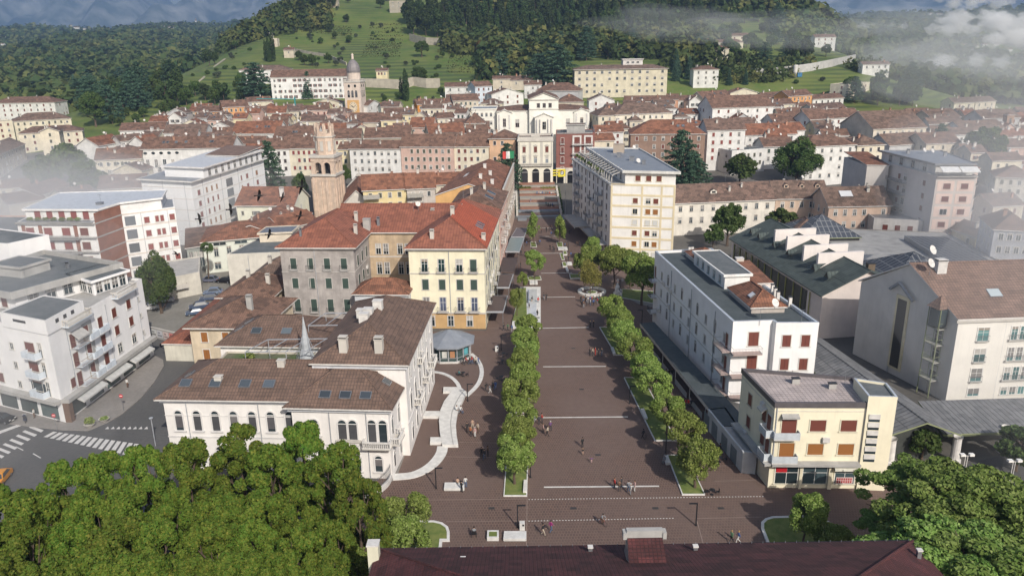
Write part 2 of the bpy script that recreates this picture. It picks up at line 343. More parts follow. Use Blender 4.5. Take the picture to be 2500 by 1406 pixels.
class Bldg:
    def __init__(s,name,label,foot,z0,h,wallm,cat='building',group=None,near=False,gable=None,rise=0,wallname='wall',z1=None):
        cx=sum(p[0] for p in foot)/len(foot); cy=sum(p[1] for p in foot)/len(foot)
        s.o=thing(name,label,cat,(cx,cy,z0),0,group); s.F=[(p[0]-cx,p[1]-cy) for p in foot]; s.h=h; s.near=near; s.wm=wallm; s.c=(cx,cy,z0); s.rise=rise; s.kind=None
        b=MB(); n=len(s.F)
        b.prism(s.F,0,h,wallm)
        if gable=='x':
            A,B_,Cc,D=s.F; m1=((A[0]+D[0])/2,(A[1]+D[1])/2,h+rise); m2=((B_[0]+Cc[0])/2,(B_[1]+Cc[1])/2,h+rise)
            b.face([(*D,h),(*A,h),m1],wallm); b.face([(*B_,h),(*Cc,h),m2],wallm)
        if gable=='y':
            A,B_,Cc,D=s.F; m1=((A[0]+B_[0])/2,(A[1]+B_[1])/2,h+rise); m2=((Cc[0]+D[0])/2,(Cc[1]+D[1])/2,h+rise)
            b.face([(*A,h),(*B_,h),m1],wallm); b.face([(*Cc,h),(*D,h),m2],wallm)
        b.build(wallname,s.o); s.parts=[]
    def edge(s,i):
        a,b=s.F[i],s.F[(i+1)%len(s.F)]; L=math.hypot(b[0]-a[0],b[1]-a[1]); ux,uy=(b[0]-a[0])/L,(b[1]-a[1])/L
        return a,L,ux,uy,math.atan2(uy,ux)
    def pos(s,i,t,z,out=0):
        a,L,ux,uy,th=s.edge(i); t=t if t>=0 else L+t
        return (a[0]+ux*t+uy*out,a[1]+uy*t-ux*out,z),th
    def win(s,i,t,z,style='shut',w=1.1,h=1.6,col='br',trim=(.62,.6,.56),glass=None,name='window'):
        me,sh=winmesh(style,w,h,col,trim,glass); p,th=s.pos(i,t,z,.005); o=link(name,me,s.o,p,th)
        if sh:
            c=link('shutter',sh,o if s.near else s.o)
            if not s.near: c.location=p; c.rotation_euler=(0,0,th)
        return o
    def grid(s,i,n,zs,style='shut',w=1.1,h=1.6,col='br',trim=(.62,.6,.56),m0=1.5,m1=None,skip=(),mixs=None,glass=None,prob=1):
        L=s.edge(i)[1]; m1=m0 if m1 is None else m1
        for r,z in enumerate(zs):
            for k in range(n):
                if (r,k) in skip or rnd.random()>prob: continue
                t=m0+(L-m0-m1)*(k+.5)/n if n>0 else L/2
                st=style
                if mixs and rnd.random()<mixs[1]: st=mixs[0]
                s.win(i,t,z,st,w,h,col,trim,glass)
        return s
    def box(s,name,i,t0,t1,z0,z1,o0,o1,m,parent=None):
        """a box along facade i from t0 to t1, from o0 to o1 outwards"""
        L=s.edge(i)[1]; t0=t0 if t0>=0 else L+t0; t1=t1 if t1>0 else L+t1
        a,L,ux,uy,th=s.edge(i); b=MB(); b.box(t0,-o1,z0,t1,-o0,z1,m,th,a[0],a[1]); return b.build(name,parent or s.o)
    def part(s,name,mb,parent=None,smooth=False): return mb.build(name,parent or s.o,smooth)
    def band(s,z0,z1,out,m,name='string_course',edges=None):
        for i in (edges if edges is not None else range(len(s.F))):
            a,L,ux,uy,th=s.edge(i); b=MB(); b.box(-out*.98,-out,z0,L+out*.98 if i%2 else L+out*.5,-.001,z1,m,th,a[0],a[1]); b.build(name,s.o)
    def balcony(s,i,t,z,w=2.4,d=1.0,style='bars',m=None,rm=None):
        p,th=s.pos(i,t,z); m=m or M_PALE; rm=rm or M_IRON; b=MB(); b.box(-w/2,-d,-.15,w/2,-.002,0,m)
        q=MB()
        if style=='solid':
            q.box(-w/2,-d,0,w/2,-d+.08,.95,rm); q.box(-w/2,-d+.08,0,-w/2+.08,-.003,.95,rm); q.box(w/2-.08,-d+.08,0,w/2,-.003,.95,rm)
        elif style=='bal':
            q.box(-w/2,-d,.85,w/2,-d+.2,1.0,rm); q.box(-w/2,-d,0,w/2,-d+.2,.1,rm)
            for sx in (-w/2,w/2-.2): q.box(sx,-d+.2,.85,sx+.2,-.003,1.0,rm)
            n=max(3,int(w/.3))
            for k in range(n+1):
                x=-w/2+.1+(w-.2)*k/n; q.tube((x,-d+.1,.1),(x,-d+.1,.85),.06,rm,5,cap=False)
            for k in range(1,max(2,int(d/.3))):
                y=-d+.1+k*.3
                for x in(-w/2+.1,w/2-.1): q.tube((x,y,.0),(x,y,.85),.06,rm,5,cap=False)
        else:
            for z1 in (.05,.95): q.box(-w/2,-d,z1-.02,w/2,-d+.04,z1+.02,rm); q.box(-w/2,-d+.04,z1-.02,-w/2+.04,-.003,z1+.02,rm); q.box(w/2-.04,-d+.04,z1-.02,w/2,-.003,z1+.02,rm)
            n=max(4,int(w/.22))
            for k in range(n+1):
                x=-w/2+.02+(w-.04)*k/n; q.box(x-.013,-d+.007,.07,x+.013,-d+.033,.93,rm)
        o=b.build('balcony',s.o); o.location=p; o.rotation_euler=(0,0,th); r=q.build('railing',o); return o
    def awning(s,i,t,z,w=2.,d=1.2,drop=.7,m=None):
        p,th=s.pos(i,t,z); b=MB(); m=m or M_WHITE
        b.face([(-w/2,-d,-drop),(w/2,-d,-drop),(w/2,-.02,0),(-w/2,-.02,0)],m); b.face([(-w/2,-d,-drop-.25),(w/2,-d,-drop-.25),(w/2,-d,-drop),(-w/2,-d,-drop)],m)
        b.face([(-w/2,-.02,0),(-w/2,-.02,-.04),(-w/2,-d,-drop-.25),(-w/2,-d,-drop)],m); b.face([(w/2,-.02,0),(w/2,-d,-drop),(w/2,-d,-drop-.25),(w/2,-.02,-.04)],m)
        o=b.build('awning',s.o); o.location=p; o.rotation_euler=(0,0,th); return o
    # ---- roofs
    def roof(s,kind,rise,m,over=.5,soff=None,thick=.22,inset_=None):
        s.kind=kind; s.rise=rise; s.over=over; b=MB(); E=inset(s.F,over); h=s.h; A,B_,Cc,D=[(p[0],p[1],h-.0) for p in E]; soff=soff or M_PALE
        dr=0
        def mid(p,q): return ((p[0]+q[0])/2,(p[1]+q[1])/2)
        LX=math.dist(E[0],E[1]); LY=math.dist(E[1],E[2]); z=h+rise+.02; k=lambda P:(P[0],P[1],h+thick)
        A2,B2,C2,D2=map(k,E)
        if kind=='gx':
            r1=(*mid(A,D),z+thick); r2=(*mid(B_,Cc),z+thick); F=[[A2,B2,r2,r1],[C2,D2,r1,r2]]; ends=[[D2,A2,r1],[B2,C2,r2]]
        elif kind=='gy':
            r1=(*mid(A,B_),z+thick); r2=(*mid(Cc,D),z+thick); F=[[D2,A2,r1,r2],[B2,C2,r2,r1]]; ends=[[A2,B2,r1],[C2,D2,r2]]
        elif kind=='hip':
            ends=[]
            if LX>=LY:
                t=min(.5,.5*LY/LX); m1,m2=mid(A,D),mid(B_,Cc); r1=(m1[0]+(m2[0]-m1[0])*t,m1[1]+(m2[1]-m1[1])*t,z); r2=(m2[0]+(m1[0]-m2[0])*t,m2[1]+(m1[1]-m2[1])*t,z)
                F=[[A2,B2,r2,r1],[B2,C2,r2],[C2,D2,r1,r2],[D2,A2,r1]]
            else:
                t=min(.5,.5*LX/LY); m1,m2=mid(A,B_),mid(Cc,D); r1=(m1[0]+(m2[0]-m1[0])*t,m1[1]+(m2[1]-m1[1])*t,z); r2=(m2[0]+(m1[0]-m2[0])*t,m2[1]+(m1[1]-m2[1])*t,z)
                F=[[A2,B2,r1],[B2,C2,r2,r1],[C2,D2,r2],[D2,A2,r1,r2]]
        elif kind=='shed': # low at front
            C2=(C2[0],C2[1],z+thick); D2=(D2[0],D2[1],z+thick); F=[[A2,B2,C2,D2]]; ends=[]
        for f in F: b.face(f,m)
        # eaves board all round and soffit
        if kind in('hip','shed'):
            R=[A2,B2,C2,D2]; Q=[(p[0],p[1],p[2]-thick) for p in R]
            for i in range(4): j=(i+1)%4; b.face([Q[i],Q[j],R[j],R[i]],soff)
            b.face(Q[::-1],soff)
        else:
            for f in F:
                Q=[(p[0],p[1],p[2]-thick) for p in f]; n=len(f)
                b.face([Q[0],Q[1],f[1],f[0]],soff); b.face([Q[1],Q[2],f[2],f[1]],soff); b.face([Q[3],Q[0],f[0],f[3]],soff); b.face(Q[::-1],soff)
        s.ro=b.build('roof',s.o); s.E=E
        # ridge caps
        if s.near:
            g=MB(); rm=m
            def cap(p,q): g.tube(p,q,.13,rm,6,cap=False)
            if kind in('gx','gy'): cap(r1,r2)
            elif kind=='hip':
                cap(r1,r2)
                for P in (A2,D2) if LX>=LY else (A2,B2): cap(P,r1)
                for P in (B2,C2) if LX>=LY else (C2,D2): cap(P,r2)
            if g.f: g.build('ridge_tiles',s.ro)
        return s.ro
    def flat(s,par=.5,deck=None,pm=None,t=.25,over=0.0,cap=None):
        s.kind='flat'; s.rise=0; h=s.h; O=inset(s.F,over+.02); I=inset(s.F,over-t); b=MB(); pm=pm or s.wm; cap=cap or pm; n=len(O)
        for i in range(n):
            j=(i+1)%n
            b.face([(*O[i],h-(.25 if over else 0)+.003),(*O[j],h-(.25 if over else 0)+.003),(*O[j],h+par),(*O[i],h+par)],pm); b.face([(*I[j],h+.05),(*I[i],h+.05),(*I[i],h+par),(*I[j],h+par)],pm)
            b.face([(*O[i],h+par),(*O[j],h+par),(*I[j],h+par),(*I[i],h+par)],cap)
            if over: b.face([(*O[j],h-.247),(*O[i],h-.247),(*s.F[i],h-.247),(*s.F[j],h-.247)],pm)
        b.face([(*p,h+.05) for p in I],deck or M_DECK)
        s.ro=b.build('roof',s.o); return s.ro
    def zr(s,u,v):
        if s.kind in(None,'flat'): return s.h
        LX=math.dist(s.F[0],s.F[1]); LY=math.dist(s.F[1],s.F[2])
        o=s.over; H0=s.h+.22
        if s.kind=='gx': return H0+s.rise*(min(v,1-v)*LY+o)/(LY/2+o)
        if s.kind=='gy': return H0+s.rise*(min(u,1-u)*LX+o)/(LX/2+o)
        if s.kind=='shed': return H0+s.rise*(v*LY+o)/(LY+2*o)
        d=min(u*LX,(1-u)*LX,v*LY,(1-v)*LY); return H0+s.rise*min(1,(d+o)/(min(LX,LY)/2+o))
    def uv(s,u,v):
        A,B_,Cc,D=s.F[:4]; return (A[0]*(1-u)*(1-v)+B_[0]*u*(1-v)+Cc[0]*u*v+D[0]*(1-u)*v, A[1]*(1-u)*(1-v)+B_[1]*u*(1-v)+Cc[1]*u*v+D[1]*(1-u)*v)
    def chim(s,u,v,h=1.3,w=.6,m=None,cap=True,d=None):
        x,y=s.uv(u,v); z=s.zr(u,v); m=m or M_STONE; d=d or w*.8; th=s.edge(0)[4]; b=MB()
        b.box(-w/2,-d/2,z-.6,w/2,d/2,z+h,m,th,x,y); b.box(-w/2-.08,-d/2-.08,z+h,w/2+.08,d/2+.08,z+h+.12,m,th,x,y)
        if cap:
            b.box(-w/2+.08,-d/2+.08,z+h+.12,w/2-.08,d/2-.08,z+h+.35,M_DARK,th,x,y); b.box(-w/2-.04,-d/2-.04,z+h+.35,w/2+.04,d/2+.04,z+h+.45,m,th,x,y)
        return b.build('chimney',s.o)
    def dish(s,u,v,r=.45,hh=1.0,z=None):
        x,y=s.uv(u,v); z=s.zr(u,v) if z is None else z; b=MB(); b.tube((x,y,z-.2),(x,y,z+hh),.035,M_METAL,5)
        n=Vector((.45,-.75,.5)).normalized(); a=n.orthogonal().normalized(); c=n.cross(a); ce=Vector((x,y,z+hh+.1))
        pts=[ce+(a*math.cos(2*PI*i/12)+c*math.sin(2*PI*i/12))*r+n*.1 for i in range(12)]
        for i in range(12): b.face([ce,pts[i],pts[(i+1)%12]],M_PALE); b.face([ce-n*.02,pts[(i+1)%12]-n*.02,pts[i]-n*.02],M_PALE)
        b.tube(ce,ce+n*.5,.015,M_METAL,4); b.tube(ce+n*.45,ce+n*.55,.05,M_METAL,5)
        return b.build('satellite_dish',s.o)
    def antenna(s,u,v,hh=2.6):
        x,y=s.uv(u,v); z=s.zr(u,v); b=MB(); b.tube((x,y,z-.2),(x,y,z+hh),.03,M_METAL,5); b.tube((x-.6,y,z+hh-.1),(x+.6,y+.2,z+hh-.1),.02,M_METAL,4)
        for k in range(6): t=-.5+k*.2; b.tube((x+t,y-.35,z+hh-.1+t*0),(x+t,y+.35,z+hh-.1),.012,M_METAL,4)
        return b.build('antenna',s.o)
    def skylight(s,u,v,w=1.1,l=1.3,glass=(.075,.09,.10),dome=None,fr=None):
        e=.01; x,y=s.uv(u,v); z=s.zr(u,v); 
        px,py=s.uv(u+e,v); pz=s.zr(u+e,v); qx,qy=s.uv(u,v+e); qz=s.zr(u,v+e)
        a=Vector((px-x,py-y,pz-z)).normalized(); c=Vector((qx-x,qy-y,qz-z)); n=a.cross(c).normalized(); 
        if n.z<0: n=-n
        # along the slope
        tz=Vector((0,0,1)); tx=tz.cross(n); tx=(tx.normalized() if tx.length>1e-3 else a); up=n.cross(tx).normalized(); O=Vector((x,y,z+.03)); b=MB()
        def P(i,j,k): return O+tx*i+up*j+n*k
        fr=fr or M_METAL
        def bx(i0,j0,i1,j1,k0,k1,m):
            Q=[P(i,j,k) for k in(k0,k1) for (i,j) in((i0,j0),(i1,j0),(i1,j1),(i0,j1))]
            for q in ((3,2,1,0),(4,5,6,7),(0,1,5,4),(1,2,6,5),(2,3,7,6),(3,0,4,7)): b.face([Q[i] for i in q],m)
        bx(-w/2-.09,-l/2-.09,w/2+.09,l/2+.09,-.1,.10,fr); bx(-w/2,-l/2,w/2,l/2,.1,.125,glassm(glass,.15))
        return b.build('skylight',s.ro)
    def downpipe(s,i,t,z0=0,z1=None):
        p,th=s.pos(i,t,z0,.09); q,_=s.pos(i,t,z1 or s.h-.3,.09); return MB().tube(p,q,.07,M_GUT,6).build('downpipe',s.o)
def rectf(A,B,D):
    """footprint from the front edge A->B and depth D (away from the viewer side)"""
    ax,ay=A[:2]; bx,by=B[:2]; L=math.hypot(bx-ax,by-ay); ux,uy=(bx-ax)/L,(by-ay)/L
    return [(ax,ay),(bx,by),(bx-uy*D,by+ux*D),(ax-uy*D,ay+ux*D)]
def house(label,Apx,Bpx,h,D,kind='gx',rise=2.6,wc=(.72,.70,.64),rm=None,fl=None,cols=None,style='shut',col='br',name='town_house',over=.45,ws=(1.0,1.5),chim=None,side=True,group='town houses with tiled roofs',floor=3.1,trim=(.62,.6,.56),z=None,base=None,sky=0,prob=.93,dirt=.22,top=.75,mixs=('glass',.3),cat='house'):
    """a house from the pixels of its front eaves line, its eaves height h and depth D"""
    if z is None:
        a=hit(*Apx,h); ez=a.z
    else: ez=z
    if z is None and a.y>480: q=ray(*Bpx); k=a.y/q[1]; b=(q[0]*k,a.y); a=(a.x,a.y)
    else: a=G(*Apx,ez); b=G(*Bpx,ez)
    F=rectf(a,b,D)
    tz=min(terr(*p) for p in F)-.5 if base is None else base
    hh=ez-tz-.2
    B_=Bldg(name,label,F,tz,hh,wall(wc,dirt),cat,group,gable='x' if kind=='gx' else 'y' if kind=='gy' else None,rise=rise)
    cx=sum(p[0] for p in F)/4
    if kind=='flat': B_.flat(rise or .4,deck=rm)
    else: B_.roof(kind,rise,rm or T_OLD,over)
    W=B_.edge(0)[1]; n=cols if cols is not None else max(1,int((W-1.2)/2.9)); fl=fl if fl is not None else max(1,int(h/floor))
    zs=[hh-top-ws[1]-k*floor for k in range(fl) if hh-top-ws[1]-k*floor>.6]
    if n: B_.grid(0,n,zs,style,ws[0],ws[1],col,trim,m0=.7,prob=prob,mixs=mixs)
    if side and D>4:
        e=1 if cx<0 else 3; m=max(1,int((D-1.5)/3.6)); B_.grid(e,m,zs,style,ws[0],ws[1],col,trim,m0=.9,prob=prob*.75,mixs=mixs)
    r=random.Random(int(Apx[0]*7+Apx[1]*13))
    k=chim if chim is not None else r.choice((1,2,2,3))
    if kind!='flat':
        for _ in range(k): B_.chim(r.uniform(.12,.88),r.uniform(.25,.75),r.uniform(.7,1.2),r.choice((.5,.6,.8)),M_STONE if r.random()<.7 else wall((.45,.25,.17)))
        for _ in range(sky): B_.skylight(r.uniform(.2,.8),.25,.9,1.1)
        if r.random()<.45: B_.dish(r.uniform(.2,.8),.5,.5,.9)
        if r.random()<.4: B_.antenna(r.uniform(.2,.8),.5)
    return B_
# ================================================================ leaves and trees
def np_mesh(name,verts,quads,mats,leaf=None,mi=None):
    me=bpy.data.meshes.new(name); nv,nf=len(verts),len(quads)
    me.vertices.add(nv); me.vertices.foreach_set('co',verts.astype(np.float32).ravel())
    me.loops.add(nf*4); me.loops.foreach_set('vertex_index',quads.astype(np.int32).ravel())
    me.polygons.add(nf); me.polygons.foreach_set('loop_start',np.arange(0,nf*4,4,dtype=np.int32)); me.polygons.foreach_set('loop_total',np.full(nf,4,dtype=np.int32))
    for m in mats: me.materials.append(m)
    if mi is not None: me.polygons.foreach_set('material_index',mi.astype(np.int32))
    if leaf is not None:
        a=me.attributes.new('leaf','FLOAT','FACE'); a.data.foreach_set('value',leaf.astype(np.float32))
    me.update(calc_edges=True); me.validate(); return me
def leafquads(P,Nn,size,rs,jit=.9,bend=.25):
    """P centres (n,3); Nn outward dirs; returns verts, quads of slightly folded leaf sprays"""
    n=len(P); d=Nn+rs.normal(0,jit,(n,3)); d/=np.linalg.norm(d,axis=1)[:,None]+1e-9
    r=rs.normal(0,1,(n,3)); a=np.cross(d,r); a/=np.linalg.norm(a,axis=1)[:,None]+1e-9; b=np.cross(d,a)
    s=(size*rs.uniform(.55,1.35,n))[:,None]; q=s*rs.uniform(.5,1.,(n,1))
    V=np.empty((n,4,3)); V[:,0]=P-a*s-b*q*.3; V[:,1]=P-b*q+d*s*bend; V[:,2]=P+a*s+b*q*.3; V[:,3]=P+b*q-d*s*bend
    return V.reshape(-1,3),np.arange(n*4).reshape(-1,4)
def crown_pts(kind,n,rs):
    """points and outward directions inside a unit crown: z 0..1, radius about .5 (scaled by the caller)"""
    L=[]
    if kind in('round','tall','oak'):
        K={'round':30,'tall':34,'oak':62}[kind]; k=0
        while len(L)<K:
            v=rs.normal(0,1,3); v/=np.linalg.norm(v); 
            if v[2]<-.75: continue
            f=rs.uniform(.55,.80); ze=.5+v[2]*.5*f*(1.05); rad=.5*f
            wdt=1.0 if kind!='tall' else (1.1-.55*max(0,(ze-.45)/.55))
            L.append((v[0]*rad*wdt,v[1]*rad*wdt,ze,rs.uniform(.09,.19)*(1 if kind!='oak' else .72)))
    elif kind=='lime':
        for i in range(64):
            z=rs.uniform(.04,.93); r=.5*(math.sin(PI*min(.98,.22+.72*z))**.8)*rs.uniform(.62,1.); a=i*2.4+rs.uniform(-.4,.4); L.append((math.cos(a)*r,math.sin(a)*r,z,rs.uniform(.08,.125)))
        L.append((0,0,.93,.09)); L.append((0.03,0,.84,.13))
    elif kind=='cone':
        for i in range(13):
            z=.04+.9*i/12; r=.5*(1-z)**.8+.02; m=max(3,int(9*(1-z))+2); a0=rs.uniform(0,6)
            for j in range(m):
                a=a0+2*PI*j/m+rs.normal(0,.15); f=rs.uniform(.6,1)
                for q in(.45,.95): L.append((math.cos(a)*r*f*q,math.sin(a)*r*f*q,z-.05*q,.05+.05*(1-z)))
    elif kind=='cedar':
        for i in range(9):
            z=.08+.86*i/8; r=.5*math.sin(min(1,(1.08-z)*1.1)*PI/2)*rs.uniform(.8,1.05); m=max(3,int(8*r*2)+2); a0=rs.uniform(0,6)
            for j in range(m):
                a=a0+2*PI*j/m+rs.normal(0,.2)
                for q in(.35,.7,1.): L.append((math.cos(a)*r*q,math.sin(a)*r*q,z+.02*rs.normal()-.03*q,.085))
    elif kind=='column':
        for i in range(24):
            z=.03+.95*i/23; r=.28*math.sin(PI*min(.97,.12+.85*z))**.7; a=i*2.4; L.append((math.cos(a)*r*.7,math.sin(a)*r*.7,z,.13*(1.1-z*.6)))
    elif kind=='pine':
        for _ in range(70):
            a=rs.uniform(0,2*PI); r=.5*math.sqrt(rs.uniform(0,1)); z=.42+.5*math.sqrt(max(0,1-(r/.55)**2))*rs.uniform(.55,1.)-.12*(r>.4); L.append((math.cos(a)*r,math.sin(a)*r,z,rs.uniform(.06,.10)))
    L=np.array(L); w_=L[:,3]**2; w_/=w_.sum(); idx=rs.choice(len(L),n,p=w_)
    d=rs.normal(0,1,(n,3)); d[:,2]=d[:,2]*.8+.35; d/=np.linalg.norm(d,axis=1)[:,None]
    fl={'cedar':.35,'cone':.5,'pine':.75,'lime':.62}.get(kind,1.)
    rad=L[idx,3]*rs.uniform(.72,1.06,n); off=d*rad[:,None]; off[:,2]*=fl
    P=L[idx,:3]+off; dd=d.copy(); dd[:,2]*=1.1/fl if fl<1 else 1; dd/=np.linalg.norm(dd,axis=1)[:,None]
    return P,dd
def trunk_mb(H,r,cb,W,rs,kind):
    b=MB(); top=H*(.9 if kind in('cone','cedar','column') else .72); pts=[(0,0,-.3),(rs.uniform(-.1,.1),rs.uniform(-.1,.1),cb*.6),(rs.uniform(-.2,.2),rs.uniform(-.2,.2),cb+ (top-cb)*.4),(0,0,top)]
    R_=[r*1.25,r*.9,r*.6,r*.15]
    for i in range(3): b.tube(pts[i],pts[i+1],R_[i],M_TRUNK,7,R_[i+1])
    for k in range(7 if kind!='column' else 0):
        a=k*2.4+rs.uniform(-.3,.3); z0=cb+(H-cb)*(.02+.09*k); l=W*.40*(1-.07*k); q=(math.cos(a)*l,math.sin(a)*l,z0+(H-cb)*(.25 if kind not in('cone','cedar') else .02))
        b.tube((0,0,z0),q,r*.42,M_TRUNK,5,r*.1); 
        q2=(math.cos(a+.5)*l*.7,math.sin(a+.5)*l*.7,q[2]+(H-cb)*.12); b.tube(((q[0]*.5),(q[1]*.5),(z0+q[2])/2),q2,r*.25,M_TRUNK,4,r*.07)
    return b
TREES={}
def tree_proto(key,kind,H,W,cb,n,size,mat,r=.2,seed=1,jit=.9):
    rs=np.random.RandomState(seed); P,D=crown_pts(kind,n,rs); S=np.array([W,W,H-cb]); P=P*S; P[:,2]+=cb; D=D/S*W; D/=np.linalg.norm(D,axis=1)[:,None]
    v,q=leafquads(P,D,size,rs,jit); me=np_mesh('crown',v,q,[mat],leaf=np.clip(rs.normal(.12,.34,n),0,1))
    tm=trunk_mb(H,r,cb,W,rs,kind).mesh('trunk'); TREES[key]=(me,tm,H,W); return key
SPEC={'lime':'lime_tree','ceda':'cedar_tree','fir':'fir_tree','cyp':'cypress_tree','oliv':'olive_tree','pine':'pine_tree','ridg':'poplar_tree'}
def tree(key,loc,label,sc_=1.,group=None,cat='tree',name='tree',wide=1.,rz=None):
    name=SPEC.get(key[:4],name)
    me,tm,H,W=TREES[key]; t=thing(name,label,cat,loc,rnd.uniform(0,6.28) if rz is None else rz,group,(sc_*wide,sc_*wide,sc_))
    link('trunk',tm,t); link('crown',me,t); return t
F_PIAZZA=foliage((.12,.185,.03),(.20,.265,.055),(.36,.42,.14),.9)
F_LIME=foliage((.065,.135,.014),(.11,.17,.02),(.22,.22,.035),.5)
F_MID=foliage((.045,.085,.018),(.075,.115,.028),(.13,.17,.05),.25)
F_DARK=foliage((.032,.062,.018),(.055,.09,.026),(.10,.13,.045),.25)
F_CEDAR=foliage((.045,.095,.055),(.07,.13,.075),(.11,.17,.10),.3)
F_PINE=foliage((.115,.20,.035),(.17,.25,.055),(.30,.37,.12),.5)
F_YEL=foliage((.14,.13,.03),(.20,.17,.045),(.28,.24,.08),.6)
F_AUT=foliage((.09,.06,.02),(.13,.085,.03),(.18,.11,.04),.3)
F_OLIVE=foliage((.06,.08,.05),(.09,.11,.07),(.14,.16,.10),.3)
for i in range(3): tree_proto(f'pz{i}','round',7.2,5.6,2.0,9500,.13,F_PIAZZA,.17,20+i,.55)
for i in range(4): tree_proto(f'lime{i}','lime',15,7.5,1.6,26000,.15,F_LIME,.32,40+i,.5)
for i in range(2): tree_proto(f'pine{i}','pine',15,17,6.,26000,.19,F_PINE,.5,60+i,.45)
for i in range(3): tree_proto(f'mid{i}','oak',11,9,2.0,2600,.42,F_MID,.3,70+i)
for i in range(2): tree_proto(f'dark{i}','round',12,9,1.5,2200,.5,F_DARK,.3,80+i)
for i in range(2): tree_proto(f'ridge{i}','tall',25,12,1.5,3600,.72,F_DARK,.4,90+i)
for i in range(2): tree_proto(f'cedar{i}','cedar',18,13,1.5,8000,.3,F_CEDAR,.4,100+i,.5)
tree_proto('fir','cone',17,8,1.0,5000,.3,F_CEDAR,.3,110,.6); tree_proto('cyp','column',14,5,.5,1600,.34,F_DARK,.2,112)
tree_proto('aut','oak',10,8,2,2000,.42,F_AUT,.25,114); tree_proto('yel','round',9,7,1.5,5200,.15,F_YEL,.18,116); tree_proto('olive','round',5,5,.8,900,.3,F_OLIVE,.15,118)
tree_proto('bush','round',3.2,4.2,.1,900,.26,F_MID,.1,120); tree_proto('big','oak',14,13,2.5,9000,.3,F_MID,.45,122); tree_proto('slim','tall',7,3.0,1.0,3200,.15,F_PIAZZA,.12,124)
tree_proto('oval','tall',14,8.5,.3,15000,.2,F_MID,.4,130,.6)
tree_proto('shrub','round',1.0,1.2,.05,500,.09,F_PIAZZA,.04,126)
# ================================================================ the setting
def uniq_axis(a,b,fine,grow):
    out=[a]; s=fine
    while out[-1]<b: out.append(out[-1]+s); s=fine if out[-1]<1000 else s*grow
    return out
def build_terrain():
    ys=[-300,-120]+uniq_axis(-40,15000,11,1.12); xs=uniq_axis(0,1200,13,1.0); k=xs[-1]; st=40
    while k<9000: k+=st; st*=1.2; xs.append(k)
    xs=[-x for x in reversed(xs[1:])]+xs; nx,ny=len(xs),len(ys)
    V=np.array([(x,y,terr(x,y)-.06) for y in ys for x in xs]); Q=[];mi=[]
    for j in range(ny-1):
        for i in range(nx-1):
            Q.append((j*nx+i,j*nx+i+1,(j+1)*nx+i+1,(j+1)*nx+i)); x=(xs[i]+xs[i+1])/2; y=(ys[j]+ys[j+1])/2
            lim=455-.0011*(x+20)**2 if x<-20 else 430-.0003*x*x
            mi.append(0 if y<lim and abs(x)<340 else 1)
    g=ground('meadow_grass',(.065,.13,.014),(.15,.185,.035),.03,.3,extra=(.19,.16,.06)); t_=g.node_tree; b_=t_.nodes['Principled BSDF']; src=b_.inputs['Base Color'].links[0].from_socket; o_=coords(t_); wv=N(t_,'ShaderNodeTexWave'); wv.bands_direction='Z'; wv.inputs['Scale'].default_value=.16; wv.inputs['Distortion'].default_value=1.4; wv.inputs['Detail'].default_value=3; wv.inputs['Detail Scale'].default_value=.6; t_.links.new(o_,wv.inputs['Vector']); mk=noise(t_,.012,o_,3,.5,.45,.6); mq=N(t_,'ShaderNodeMath',operation='MULTIPLY'); t_.links.new(wv.outputs['Fac'],mq.inputs[0]); t_.links.new(mk,mq.inputs[1]); t_.links.new(mixc(t_,mq.outputs[0],src,(.055,.085,.02)),b_.inputs['Base Color']); a=ground('town_ground',(.10,.095,.085),(.14,.13,.115),.1,1.)
    me=np_mesh('terrain',V,np.array(Q),[a,g],mi=np.array(mi)); me.shade_smooth(); o=link('terrain',me); o['kind']='structure'
build_terrain()
def sheet(name,poly,z,m,px=True,kind='structure',th=0):
    P=[G(*p,z) for p in poly] if px else poly; b=MB()
    A=sum(P[i-1][0]*P[i][1]-P[i][0]*P[i-1][1] for i in range(len(P)))
    if A<0: P=P[::-1]
    if th: b.prism(P,z-th,z,m)
    else: b.face([(x,y,z) for x,y in P],m)
    o=b.build(name); 
    if kind: o['kind']=kind
    return o
M_PAV=paving(); M_WLINE=plain((.62,.60,.56),.8); M_ASPH=ground('asphalt',(.085,.085,.085),(.115,.112,.108),.08,2.); M_SIDE=ground('sidewalk_stone',(.22,.205,.19),(.28,.26,.24),.15,2.)
M_ROADP=ground('road_paint',(.55,.54,.52),(.62,.6,.58),.5,3.); M_DKROOF=None
sheet('piazza_paving',[(-30,60),(90,60),(90,84),(52,92),(33.5,94),(33.6,118),(30.5,160),(38,200),(27.5,207),(19.5,262),(-4,262),(-2,240),(-5.5,152),(-17.5,152),(-17.5,96),(-27,86)],.004,M_PAV,px=False)
sheet('road',[(-29,60),(-27,86.2),(-50.5,92),(-50.5,150),(-62,165),(-300,175),(-300,60)],.004,M_ASPH,px=False)
sheet('road_to_bridge',[(52.2,91.9),(90.2,83.9),(90.2,60),(300,60),(300,100),(90,106)],.004,M_ASPH,px=False)
gr=sheet('car_park_gravel',[(355,790),(372,700),(480,660),(640,650),(600,780),(470,830)],.006,ground('gravel',(.20,.19,.165),(.27,.255,.225),.15,1.5))
# kerbed sidewalk round the left apartment block
sw=[(-60,1010),(60,1040),(230,1052),(300,1015),(345,975),(375,935),(398,893),(385,860),(366,850),(330,870),(160,1010),(-60,985)]
sheet('sidewalk',[(0,1030),(60,1038),(150,1048),(215,1050),(262,1030),(300,1008),(345,970),(378,930),(400,893),(398,878),(380,868),(330,860),(100,960),(-80,985),(-80,1015)],.14,M_SIDE,th=.14)
